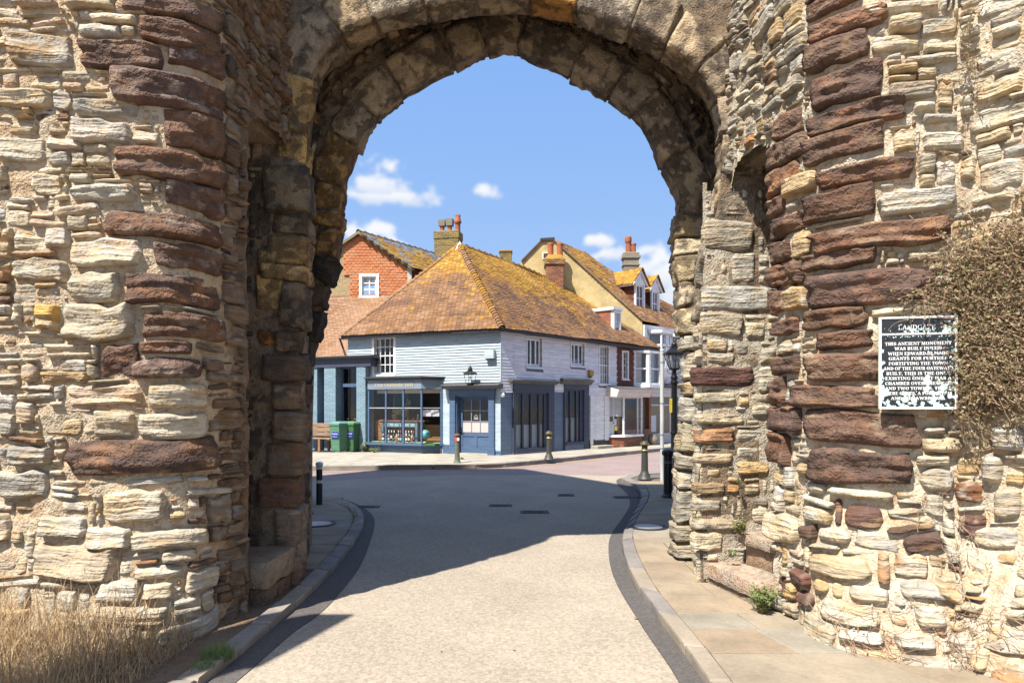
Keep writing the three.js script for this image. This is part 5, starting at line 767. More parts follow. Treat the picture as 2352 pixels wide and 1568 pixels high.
    const g = bag(); g.quad(I([A0[0], EAVE - 0.075, A0[2]]), I(FF.w(-0.12, EAVE - 0.075, -0.05)), I(FF.w(FW, EAVE - 0.075, -0.05)), I([A1[0], EAVE - 0.075, A1[2]])).quad(I([A1[0], EAVE - 0.075, A1[2]]), I(FR.w(0, EAVE - 0.075, -0.05)), I(FR.w(roofEnd, EAVE - 0.22, -0.05)), I([A2[0], EAVE - 0.22, A2[2]])); M('soffit', g.geo(), H.gutter, t);
    const dp = FF.w(-0.06, 0, 0.06); M('downpipe', bag().tube(I([A0[0] - 0.05, EAVE - 0.15, A0[2]]), I([dp[0] - 0.1, EAVE - 0.5, dp[2]]), 0.035).tube(I([dp[0] - 0.1, EAVE - 0.5, dp[2]]), I([dp[0] + 0.12, EAVE - 1.1, dp[2] + 0.1]), 0.035).geo(), H.gutter, t); }
  // other walls that close the house (left flank and back), and the chimney on the ridge
  M('flank_wall', bag().quad(I(FF.w(0, 0, -0.02)), I(FF.w(0, 0, -7)), I(FF.w(0, EAVE - 0.1, -7)), I(FF.w(0, EAVE - 0.1, -0.02))).quad(I(FF.w(0, 0, -7)), I(FR.w(roofEnd, 0, -6)), I(FR.w(roofEnd, EAVE, -6)), I(FF.w(0, EAVE - 0.1, -7))).quad(I(FF.w(0.02, EAVE - 0.09, -0.05)), I(FF.w(FW - 0.02, EAVE - 0.09, -0.05)), I(FR.w(roofEnd, EAVE - 0.12, -0.05)), I(FR.w(roofEnd, EAVE - 0.12, -6))).tri(I(FF.w(0.02, EAVE - 0.09, -0.05)), I(FR.w(roofEnd, EAVE - 0.12, -6)), I(FF.w(0, EAVE - 0.09, -7))).geo(), H.dark, t);
  const ch = part('chimney', t, 'red brick chimney with lichened cap and two orange pots'), cp = ridge(5.75, 0), cz = 28.4, cxm = (1274 - CX) / F * cz; ch.position.set(cxm - t.position.x, 0, -cz - t.position.z);
  const yT = EYE + (YH - 592) / F * cz, yB = yT - 1.6, cw = 0.8;
  brickBox(ch, -cw / 2 + 0.03, cw / 2 - 0.05, yB, yT - 0.32, -0.4, 0.3, H.brickRed, ['front', 'right']);
  brickBox(ch, -cw / 2 - 0.03, cw / 2 + 0.01, yT - 0.32, yT - 0.1, -0.45, 0.36, [...H.brickRed.slice(1), ...H.brickYellow.slice(2)], ['front', 'right']);
  M('cap', bag().hexa([[-cw / 2 - 0.03, yT - 0.1, 0.36], [cw / 2 + 0.01, yT - 0.1, 0.36], [cw / 2 + 0.01, yT - 0.1, -0.45], [-cw / 2 - 0.03, yT - 0.1, -0.45]], [[-cw / 2 + 0.14, yT + 0.1, 0.2], [cw / 2 - 0.14, yT + 0.1, 0.2], [cw / 2 - 0.14, yT + 0.1, -0.3], [-cw / 2 + 0.14, yT + 0.1, -0.3]]).geo(), tileMats[7], ch);
  for (const x of [-0.17, 0.22]) M('chimney_pot', bag().lathe([[0.11, yT + 0.02], [0.125, yT + 0.04], [0.118, yT + 0.3], [0.125, yT + 0.52], [0.14, yT + 0.54], [0.14, yT + 0.6], [0.1, yT + 0.6], [0.1, yT + 0.4]], 16, [x, 0, 0]).geo(), H.clay[0], ch);
  // white dormer with boarded cheek
  const dm = part('dormer', t, 'white dormer with orange boarded cheek'), fz = -0.5, dq = rect(FR, Z6, 1418, 1200, 1498, 1478, fz); FR.set(dm, t);
  const dd = 2.3; M('cheek_frame', bag().box(dq[0], dq[1] - 0.1, fz - dd, dq[2], dq[3] - 0.1, fz - 0.002).geo(), MAT.white, dm);
  for (let i = 0; i < 12; i++) { const p = (dq[3] - 0.12 - dq[1]) / 12, y = dq[1] + i * p; M('weatherboard', bag().hexa([[dq[0] - 0.028, y, fz - 0.06], [dq[0], y, fz - 0.06], [dq[0], y, fz - dd], [dq[0] - 0.028, y, fz - dd]], [[dq[0] - 0.008, y + p, fz - 0.06], [dq[0], y + p, fz - 0.06], [dq[0], y + p, fz - dd], [dq[0] - 0.008, y + p, fz - dd]]).geo(), pick(H.boardOrange), dm); }
  M('dormer_roof', bag().box(dq[0] - 0.08, dq[3] - 0.1, fz - dd, dq[2] + 0.08, dq[3] + 0.02, fz + 0.12).geo(), MAT.white, dm);
  windowAt(dm, [dq[0] + 0.09, dq[1] + 0.1, dq[2] - 0.09, dq[3] - 0.2], { nx: 2, ny: 4, split: 2, casing: 0.085, o: fz + 0.06, deep: 0.05, sill: false });
}
// ======== the blue brick annexe left of the inn
const ann = house('blue_brick_annexe', 'low blue painted brick shop annexe left of the inn', 'building', [-7.5, 25.4]);
const annO = 0.28;
{
  const t = ann, f = face(t, FF, 'front', 'blue painted shopfront with brick piers');
  const corT = fr(FF, Z7(450, 318), annO)[1], fasT = fr(FF, Z7(450, 345), annO)[1], fasB = fr(FF, Z7(450, 436), annO)[1], endS = fr(FF, Z7(712, 380), annO + 0.2)[0], S = (x) => fr(FF, Z7(x, 800), annO)[0];
  M('fascia', bag().box(-5, fasB, -0.1, endS - 0.12, fasT, annO + 0.03).geo(), H.navy, f);
  M('cornice', bag().profile([[-0.1, fasT + 0.001], [annO + 0.08, fasT + 0.001], [annO + 0.14, fasT + 0.05], [annO + 0.2, corT - 0.03], [annO + 0.2, corT], [-0.1, corT + 0.02]], -5, endS).geo(), H.lead, f);
  M('flat_roof', bag().quad([-5, corT + 0.021, annO], [endS, corT + 0.021, annO], [endS, corT + 0.08, -0.9], [-5, corT + 0.08, -0.9]).geo(), H.lead, f);
  for (const [x0, x1] of [[200, 326], [556, 655]]) { const p = part('brick_pier', f), a = S(x0), b = S(x1); brickBox(p, a, b, 0.1, fasB, -0.2, annO, H.brickBlue, ['front', 'right', 'left'], { core: H.mortarBlue, bl: 0.23, bh: 0.075, proud: 0.004 }); }
  { const p = part('brick_pier', f); brickBox(p, -4.6, S(118), 0.1, fasB, -0.2, annO - 0.01, H.brickBlue, ['right'], { core: H.mortarBlue }); }
  const glazed = (a, b, label) => { const w = part('shop_window', f, label), g = bag(), z = -0.05, tr = fr(FF, Z7(440, 640), z)[1], sl = 0.75; g.box(a, 0.1, z - 0.06, a + 0.07, fasB, z).box(b - 0.16, 0.1, z - 0.06, b, fasB, z + 0.02).box(a + 0.07, tr - 0.06, z - 0.06, b - 0.16, tr + 0.06, z + 0.02).box(a + 0.07, sl - 0.1, z - 0.06, b - 0.16, sl, z + 0.01).box(a + 0.07, fasB - 0.06, z - 0.06, b - 0.16, fasB, z); M('frame', g.geo(), H.blue, w); M('stall_riser', bag().box(a, 0.1, z - 0.07, b, sl - 0.1, z - 0.02).geo(), H.slate, w); for (const [y0, y1] of [[sl, tr - 0.06], [tr + 0.06, fasB - 0.06]]) M('pane', bag().quad([a + 0.07, y0, z - 0.03], [b - 0.16, y0, z - 0.03], [b - 0.16, y1, z - 0.03], [a + 0.07, y1, z - 0.03]).geo(), MAT.glass, w); M('shelf', bag().box(a + 0.07, lerp(sl, tr, 0.28), z - 0.5, b - 0.2, lerp(sl, tr, 0.28) + 0.03, z - 0.2).geo(), H.wood, w); M('curtain', bag().box(b - 0.5, sl, z - 0.9, b - 0.2, fasB, z - 0.86).geo(), H.green, w); };
  glazed(S(326), S(556), 'glazed shop window between the piers'); glazed(S(118) , S(200), 'narrow window left of the first pier');
  M('inner_wall', bag().box(-5, 0, -2.6, 0.3, 3.3, -2.5).box(-5, 3.2, -2.5, 0.2, 3.3, -0.11).box(-5, 0, -2.5, -4.9, 3.2, 0).geo(), H.dark, f);
}
// ======== the gabled house behind: tile-hung gable, slate roof, and the tiled lean-to in front of it
{
  const FG = new Frame([-10, 28], [1, 0]), t = house('tile_hung_gable_house', 'taller house behind the annexe with orange tile hung gable and slate roof', 'building', [-6.3, 28]);
  const q = (x, y) => fr(FG, Z5(x, y)), a = q(590, 365), rb = q(1190, 768), wr = q(1135, 740), g = face(t, FG, 'gable_wall', 'orange tile hung gable wall with one sash window');
  const win = rect(FG, Z5, 622, 855, 776, 1062), el = [2 * a[0] - rb[0], rb[1]], s0 = el[0] + 0.25;
  const slope = (a[1] - rb[1]) / (rb[0] - a[0]), top = (s) => a[1] - Math.abs(s - a[0]) * slope;
  holedWall('wall', g, [[s0, 0], [wr[0], 0], [wr[0], top(wr[0]) - 0.06], [a[0], a[1] - 0.08], [s0, top(s0) - 0.06]], [win], 0.22, H.roughcast);
  const lo = q(415, 1078), loR = q(505, 1078), mid = q(415, 815)[1]; g._o = new THREE.Vector3(...FG.w(0, 0, 0));
  tiling(g, [lo[0], lo[1] - 0.1, 0.012], [wr[0], lo[1] - 0.1, 0.012], [wr[0], a[1], 0.012], [lo[0], a[1], 0.012], { name: 'hung_tile', single: 290, w: 0.17, gauge: 0.115, len: 0.19, lift: 0.012, sag: 0.004, mats: H.hungOrange, color: (p) => (rnd() < 0.04 ? 5 : [2, 0, 0, 1, 3, 4][clamp(Math.floor((fbm(p.x * 3, p.y * 4, 1, 3) + rr(-0.12, 0.12)) * 6), 0, 5)]), skip: (p) => p.y > top(p.x) - 0.12 || p.x < lo[0] + 0.02 || p.x > wr[0] - 0.06 || (p.x < loR[0] && p.y < mid) || (p.x > win[0] - 0.16 && p.x < win[2] + 0.16 && p.y > win[1] - 0.2 && p.y < win[3] + 0.14) });
  const w = windowAt(t, win, { nx: 2, ny: 3, casing: 0.12, bar: 0.045, split: 1, o: 0.03, deep: 0.08, back: [0, 1, 0.55, 1, H.blind, 'blind'] }); FG.set(w, t);
  M('corner_board', bag().box(wr[0] - 0.05, q(1135, 960)[1], 0.001, wr[0] + 0.12, wr[1] + 0.02, 0.06).geo(), paint([0.5, 0.48, 0.42]), g);
  const rd = [0.535, -0.845], up = (p, k) => [p[0] + rd[0] * k, p[1], p[2] + rd[1] * k], Aw = FG.w(a[0], a[1], 0.15), Rw = FG.w(rb[0], rb[1], 0.15), Lw = FG.w(el[0], el[1], 0.15);
  const rf = roofOf(t, 'roof', 'slate roof half covered with yellow lichen', [[Rw, up(Rw, 9), up(Aw, 9), Aw], [up(Lw, 9), Lw, Aw, up(Aw, 9)]], tileMats[16]), I = (p) => inT(t, p);
  const col = (p, v, u) => { const l = 0.2 + 0.6 * sstep(0.85, 0.25, v) * (0.7 + 0.5 * u) + (fbm(p.x * 1.8, p.y * 2.4, p.z * 1.8, 4) - 0.5) * 1.7 + rr(-0.2, 0.2); return l > 0.3 ? pick([7, 8, 9, 10]) : pick([14, 15, 16, 14, 15]); };
  tiling(rf, I(Rw), I(up(Rw, 9)), I(up(Aw, 9)), I(Aw), { w: 0.24, gauge: 0.17, len: 0.28, th: 0.01, sag: 0.02, single: 120, color: col, name: 'roof_slate' });
  capTiles(rf, 'ridge_tile', I(Aw), I(up(Aw, 9)), 0.11, 0.4, () => pick([14, 16, 9]));
  M('verge', bag().hexa([I(Rw), I([Rw[0] + 0.04, Rw[1], Rw[2] - 0.06]), I([Aw[0], Aw[1] + 0.03, Aw[2] - 0.06]), I([Aw[0], Aw[1], Aw[2]])].map((p) => [p[0], p[1] - 0.1, p[2] + 0.04]), [I(Rw), I([Rw[0] + 0.04, Rw[1], Rw[2] - 0.06]), I([Aw[0], Aw[1] + 0.03, Aw[2] - 0.06]), I(Aw)].map((p) => [p[0], p[1] + 0.02, p[2] + 0.04])).hexa([I(Aw), I([Aw[0], Aw[1], Aw[2] - 0.06]), I([Lw[0], Lw[1], Lw[2] - 0.06]), I(Lw)].map((p) => [p[0], p[1] - 0.1, p[2] + 0.04]), [I(Aw), I([Aw[0], Aw[1], Aw[2] - 0.06]), I([Lw[0], Lw[1], Lw[2] - 0.06]), I(Lw)].map((p) => [p[0], p[1] + 0.02, p[2] + 0.04])).geo(), paint([0.2, 0.18, 0.1]), rf);
  { const b = bag(), c = FG.w(wr[0] - 0.02, 0, -0.1), d = up(c, 9); b.quad(I([c[0], 3, c[2]]), I([d[0], 3, d[2]]), I([d[0], wr[1] + 0.1, d[2]]), I([c[0], wr[1] + 0.1, c[2]])); M('side_wall', b.geo(), H.brickRed[2], t); }
  // chimney stack
  const ch = part('chimney', t, 'tall yellow brown brick stack with three pots'), cz = 32, X = (x) => ((860 + x * 0.2551) / 1.2245 - CX) / F * cz, Y = (y) => EYE - ((560 + y * 0.2551) / 1.2245 - YH) / F * cz; ch.position.set(X(1560) - t.position.x, 0, -cz - t.position.z); ch.rotation.y = -0.18;
  const hw = (X(1695) - X(1420)) / 2;
  brickBox(ch, -hw, hw, Y(640), Y(440), -0.5, 0.2, H.brickYellow, ['front', 'right']); brickBox(ch, -hw - 0.03, hw + 0.03, Y(440), Y(362), -0.53, 0.23, H.brickYellow, ['front', 'right']); M('flaunching', bag().bbox(-hw + 0.02, Y(362), -0.48, hw - 0.02, Y(350), 0.18, 0.02).geo(), H.bed, ch);
  for (const [x, top, hood] of [[1495, 225, 1], [1580, 215, 1]]) { const c = X(x) - X(1560), y0 = Y(358), y1 = Y(290); M('chimney_pot', bag().lathe([[0.1, y0], [0.1, y1 - 0.04], [0.13, y1 - 0.03], [0.13, y1]], 14, [c, 0, -0.12]).geo(), H.clay[0], ch); M('cowl', bag().hexa([[c - 0.15, y1, 0.03], [c + 0.15, y1, 0.03], [c + 0.15, y1, -0.27], [c - 0.15, y1, -0.27]], [[c - 0.17, Y(top), 0.05], [c + 0.17, Y(top), 0.05], [c + 0.17, Y(top), -0.29], [c - 0.17, Y(top), -0.29]]).geo(), paint([0.2, 0.19, 0.13]), ch); }
  { const c = X(1672) - X(1560), y0 = Y(358), y1 = Y(265); M('chimney_pot', bag().lathe([[0.12, y0], [0.12, y1], [0.18, y1 + 0.02], [0.16, y1 + 0.08], [0.1, Y(172)], [0.07, Y(172)]], 16, [c, 0, -0.12]).geo(), H.clay[0], ch); const b = bag(); for (let i = 0; i < 7; i++) { const u = i * 0.9; b.tube([c + 0.11 * Math.cos(u), y1 + 0.25, -0.12 + 0.11 * Math.sin(u)], [c + 0.14 * Math.cos(u), Y(170), -0.12 + 0.14 * Math.sin(u)], 0.008, 0.006, 4); } M('wire_cage', b.geo(), MAT.blackIron, ch); }
  // lean-to roof down to the annexe
  const D0 = FG.w(q(60, 1095)[0], q(60, 1112)[1], 0.02), C0 = FG.w(q(1060, 1095)[0], q(1060, 1060)[1], 0.02), A0 = FF.w(-4.6, 3.52, -0.55), B0 = FF.w(0.55, 3.52, -0.55);
  const lr = roofOf(ann, 'lean_to_roof', 'pale pink tiled roof above the annexe', [[A0, B0, C0, D0]]);
  tiling(lr, inT(ann, A0), inT(ann, B0), inT(ann, C0), inT(ann, D0), { single: 200, color: (p) => [1, 3, 6, 5, 6, 5][clamp(Math.floor((fbm(p.x * 2, p.y * 3, p.z * 2, 3) + rr(-0.12, 0.12)) * 6), 0, 5)], sag: 0.02 });
  M('flashing', bag().hexa([inT(ann, D0), inT(ann, C0), inT(ann, [C0[0], C0[1], C0[2] - 0.05]), inT(ann, [D0[0], D0[1], D0[2] - 0.05])], [inT(ann, [D0[0], D0[1] + 0.12, D0[2] - 0.01]), inT(ann, [C0[0], C0[1] + 0.12, C0[2] - 0.01]), inT(ann, [C0[0], C0[1] + 0.12, C0[2] - 0.05]), inT(ann, [D0[0], D0[1] + 0.12, D0[2] - 0.05])]).geo(), tileMats[5], lr);
}
// ======== the ochre house up the street
const OB = [5.62, 29.0], FOF = new Frame(OB, [0.692, 0.722]), FOG = new Frame([1.2, 28.85], [1, 0.03]);
{
  const t = house('ochre_gable_house', 'tall house with ochre rendered gable and yellow dormers behind the inn', 'building', OB), I = (p) => inT(t, p);
  const q = (x, y) => fr(FOG, Z6(x, y)), pl = [q(300, 800), q(420, 690), q(640, 465), q(770, 455), q(1745, 1335)];
  const g = face(t, FOG, 'gable_wall', 'ochre rendered gable wall'); const wn = rect(FOG, Z6, 660, 598, 708, 655);
  holedWall('wall', g, [[pl[0][0], 2], [pl[4][0] + 0.03, 2], [pl[4][0] + 0.03, pl[4][1]], pl[3], pl[2], pl[1], [pl[0][0], pl[0][1]]].map((p) => [p[0], p[1]]), [wn], 0.25, H.ochre);
  const w = windowAt(t, wn, { casing: 0.04, sill: false, back: [0, 1, 0, 1, H.blind, 'blind'] }); FOG.set(w, t);
  const coping = (p, r, m, wd = 0.1) => { const b = bag(), k = (v, d, o) => [v[0], v[1] + d, o]; b.hexa([k(p, 0, 0.08), k(r, 0, 0.08), k(r, 0, -0.3), k(p, 0, -0.3)], [k(p, wd, 0.08), k(r, wd, 0.08), k(r, wd, -0.3), k(p, wd, -0.3)]); M('verge', b.geo(), m, g); };
  coping(pl[1], pl[2], tileMats[12], 0.08); coping([pl[2][0] - 0.05, pl[2][1]], [pl[3][0] + 0.05, pl[3][1]], paint([0.03, 0.03, 0.025]), 0.12); coping(pl[3], pl[4], std([0.3, 0.22, 0.12], { map: T.plain }), 0.07);
  const e = [0.692, -0.722], up = (p, k, h) => [p[0] + e[0] * k, h ?? p[1], p[2] + e[1] * k], Ap = FOG.w(...pl[3], -0.05), Ev = FOG.w(pl[4][0] + 0.08, pl[4][1] - 0.05, -0.02), r1 = up(Ap, 2.2, 8.56), r2 = up(Ap, 4.6, 7.95), r3 = up(Ap, 9, 7.0), e1 = up(Ev, 3.4), e3 = up(Ev, 9);
  const rf = roofOf(t, 'roof', 'tiled roof with dormers', [[Ev, e1, r1, Ap], [e1, e3, r3, r2], [e1, r2, r2, r1], [up(Ap, 0), r1, up(r1, 0, 5), up(Ap, 0, 5)]].map((x) => x));
  const rc = roofColor((p, v) => -0.02 + 0.5 * sstep(0.25, 0.8, v), [0, 1, 3, 4, 5], 0.15);
  tiling(rf, I(Ev), I(e1), I(r1), I(Ap), { color: rc, sag: 0.04 }); tiling(rf, I(e1), I(e3), I(r3), I(r2), { color: rc, sag: 0.04 });
  const of = -0.6; let nth = 0;
  for (const [x0, x1, y0, y1, gy, cx] of [[1684, 1762, 950, 1235, 792, 1755], [1862, 1924, 1020, 1282, 862, 1925]]) {
    const d = part('dormer', t, nth++ ? 'further dormer with yellow roof' : 'nearer dormer with yellow roof and tile hung cheek'); FOF.set(d, t); const r = rect(FOF, Z6, x0, y0, x1, y1, of), hw = (r[2] - r[0]) / 2 + 0.12, c = (r[0] + r[2]) / 2, pk = r[3] + 0.62, dp = 2.7, b = bag(); d._o = new THREE.Vector3(...FOF.w(0, 0, 0));
    b.box(c - hw + 0.08, r[1] - 0.9, of - dp, c + hw - 0.08, r[3] + 0.06, of - 0.06); M('body', b.geo(), H.hungBrown[2], d);
    M('gable_board', bag().prism([[c - hw - 0.05, r[3] + 0.04], [c + hw + 0.05, r[3] + 0.04], [c, pk - 0.05]], of - 0.06, of + 0.03).geo(), MAT.white, d);
    M('bargeboard', bag().prism([[c - hw - 0.2, r[3] + 0.0], [c - hw - 0.06, r[3] + 0.0], [c, pk - 0.1], [c + hw + 0.06, r[3] + 0.0], [c + hw + 0.2, r[3] + 0.0], [c, pk + 0.06]], of + 0.05, of + 0.09).geo(), MAT.white, d);
    M('eaves_board', bag().box(c - hw - 0.16, r[3] - 0.06, of - dp, c - hw - 0.1, r[3] + 0.02, of + 0.05).geo(), MAT.white, d);
    windowAt(d, r, { nx: 2, ny: 2, casing: 0.09, bar: 0.04, o: of, deep: 0.05, sill: true, back: [0, 1, 0, 1, H.frost, 'blind'] });
    const L = [[c - hw - 0.18, r[3] + 0.02, of - dp - 0.6], [c - hw - 0.18, r[3] + 0.02, of + 0.1], [c, pk + 0.08, of + 0.1], [c, pk + 0.08, of - dp - 1.4]], R = [[c + hw + 0.18, r[3] + 0.02, of + 0.1], [c + hw + 0.18, r[3] + 0.02, of - dp - 0.6], [c, pk + 0.08, of - dp - 1.4], [c, pk + 0.08, of + 0.1]];
    const m = M('dormer_roof', bag().quad(...L).quad(...R).geo(), tileMats[8], d); m._o = d._o; const yl = () => pick([7, 7, 10, 10, 8, 7, 9]);
    tiling(m, ...L, { color: yl, sag: 0.008 }); tiling(m, ...R, { color: yl, sag: 0.008 });
    tiling(d, [c - hw + 0.075, r[1] - 0.6, of - dp + 0.1], [c - hw + 0.075, r[1] - 0.6, of - 0.1], [c - hw + 0.075, r[3] + 0.02, of - 0.1], [c - hw + 0.075, r[3] + 0.02, of - dp + 0.1], { name: 'hung_tile', mats: H.hungBrown, color: () => pick([0, 1, 1, 2, 3]), sag: 0.002, lift: 0.008, gauge: 0.12, len: 0.19, single: 70 });
  }
  // far chimney
  const ch = part('chimney', t, 'grey rendered stack with a tall and a short pot'), cz = 36, X = (x) => ((1360 + x * 0.2551) / 1.2245 - CX) / F * cz, Y = (y) => EYE - ((560 + y * 0.2551) / 1.2245 - YH) / F * cz; ch.position.set(X(1620) - t.position.x, 0, -cz - t.position.z);
  const hw = (X(1690) - X(1550)) / 2, cm = std([0.3, 0.27, 0.21], { map: T.mortar, bumpMap: T.mortarBump, bumpScale: 0.03 });
  M('stack', bag().box(-hw, Y(1000), -0.6, hw + 0.12, Y(650), 0).bbox(-hw - 0.05, Y(728), -0.65, hw + 0.17, Y(716), 0.05, 0.01).bbox(-hw - 0.07, Y(650), -0.67, hw + 0.2, Y(615), 0.07, 0.02).bbox(-hw - 0.02, Y(615), -0.6, hw + 0.14, Y(580), 0.02, 0.03).geo(), cm, ch);
  M('chimney_pot', bag().lathe([[0.15, Y(580)], [0.13, Y(470)], [0.17, Y(465)], [0.19, Y(440)], [0.17, Y(436)], [0.19, Y(430)], [0.17, Y(424)], [0.19, Y(418)], [0.17, Y(412)], [0.17, Y(398)], [0.1, Y(395)]], 16, [X(1607) - X(1620), 0, -0.3]).geo(), H.clay[0], ch);
  M('chimney_pot', bag().lathe([[0.14, Y(580)], [0.12, Y(500)], [0.15, Y(492)], [0.15, Y(474)], [0.1, Y(472)]], 16, [X(1665) - X(1620), 0, -0.3]).geo(), H.clay[1], ch);
  // street front: white first floor with two bays over a beige shopfront
  const f = face(t, FOF, 'street_front', 'white first floor with oriel bays'), S = (x) => fr(FOF, Z8(x, 300))[0], Hh = (y, x = 1900, o = 0) => fr(FOF, Z8(x, y), o)[1];
  M('wall', bag().box(0, 0, -0.4, 7.5, 5.2, -0.1).geo(), MAT.white, f);
  M('corner_post', bag().box(-0.02, 2.9, -0.1, 0.16, 5.15, 0.03).geo(), MAT.white, f);
  for (const s of [0.45, 2.35, 4.3]) {
    const b = part('oriel', f), w = 1.35, o = 0.4, y0 = 3.0, y1 = 4.85, in_ = 0.3; const pl = [[s, -0.1], [s + in_, o], [s + w - in_, o], [s + w, -0.1]];
    const P = (d) => [...pl].map(([x, z]) => [x + (x < s + w / 2 ? -d : d), z + d]).reverse(); const ex = (d, a, c) => { const r = P(d); return [r.map(([x, z]) => [x, a, z]).reverse(), r.map(([x, z]) => [x, c, z]).reverse()]; };
    const g = bag(); g.hexa(...ex(0, y0, y0 + 0.3)); g.hexa(...ex(0.05, y1, y1 + 0.12)); g.hexa(...ex(0.03, y0 + 0.3, y0 + 0.36)); M('casing', g.geo(), MAT.white, b); M('blind', bag().box(s + 0.15, y0, -0.09, s + w - 0.15, y1, -0.06).geo(), H.frost, b);
    M('bracket', bag().hexa([[s + 0.3, y0 - 0.5, -0.1], [s + w - 0.3, y0 - 0.5, -0.1], [s + w - 0.3, y0 - 0.5, -0.14], [s + 0.3, y0 - 0.5, -0.14]], [[s + in_, y0, o], [s + w - in_, y0, o], [s + w, y0, -0.1], [s, y0, -0.1]]).geo(), MAT.white, b);
    const lights = (A, B, n) => { const g = bag(), gl = [], tr = y1 - 0.52; const L = Math.hypot(B[0] - A[0], B[1] - A[1]), ang = Math.atan2(-(B[1] - A[1]), B[0] - A[0]), m = new THREE.Matrix4().makeRotationY(ang).setPosition(A[0], 0, A[1]); const c = bag(); c.box(0, y0 + 0.36, -0.06, 0.06, y1, 0).box(L - 0.06, y0 + 0.36, -0.06, L, y1, 0).box(0, tr - 0.04, -0.06, L, tr + 0.04, 0).box(0, y1 - 0.05, -0.06, L, y1, 0).box(0, y0 + 0.36, -0.06, L, y0 + 0.42, 0); for (let i = 1; i < n; i++) c.box(L * i / n - 0.03, y0 + 0.36, -0.06, L * i / n + 0.03, y1, 0); g.add(c.geo(), m); M('frame', g.geo(), MAT.white, b); const k = bag(); for (const [a, d] of [[y0 + 0.4, tr], [tr, y1 - 0.03]]) { const p = bag(); p.quad([0.03, a, -0.03], [L - 0.03, a, -0.03], [L - 0.03, d, -0.03], [0.03, d, -0.03]); M('pane', bag().add(p.geo(), m).geo(), MAT.glass, b); } };
    lights([s, -0.1], [s + in_, o], 1); lights([s + in_, o], [s + w - in_, o], 2); lights([s + w - in_, o], [s + w, -0.1], 1);
  }
  const sf = face(t, FOF, 'shopfront', 'beige shopfront with tall panes');
  M('fascia', bag().box(0.05, 2.1, -0.1, 7.2, 2.5, 0.3).geo(), H.pinkWhite, sf); M('cornice', bag().profile([[-0.1, 2.501], [0.35, 2.501], [0.45, 2.56], [0.45, 2.6], [-0.1, 2.72]], 0.02, 7.3).geo(), H.lead, sf);
  { const b = bag(); for (let s = 0.1; s < 7; s += 0.82) b.box(s, 0.5, 0.12, s + 0.07, 2.1, 0.2); b.box(0.1, 1.72, 0.13, 7, 1.78, 0.19).box(0.1, 0.45, 0.1, 7, 0.52, 0.22); M('frame', b.geo(), H.pinkWhite, sf); M('stall_riser', bag().box(0.1, 0.1, 0.1, 7, 0.45, 0.17).geo(), H.pinkWhite, sf); for (let s = 0.17; s < 6.6; s += 0.82) M('pane', bag().quad([s, 0.52, 0.15], [s + 0.75, 0.52, 0.15], [s + 0.75, 2.1, 0.15], [s, 2.1, 0.15]).geo(), MAT.glass, sf); M('poster', bag().box(0.3, 0.6, 0.1, 0.75, 1.3, 0.115).geo(), H.blind, sf); M('back', bag().box(0.1, 0.5, -0.08, 7, 2.1, -0.06).geo(), std([0.2, 0.16, 0.11]), sf); }
}
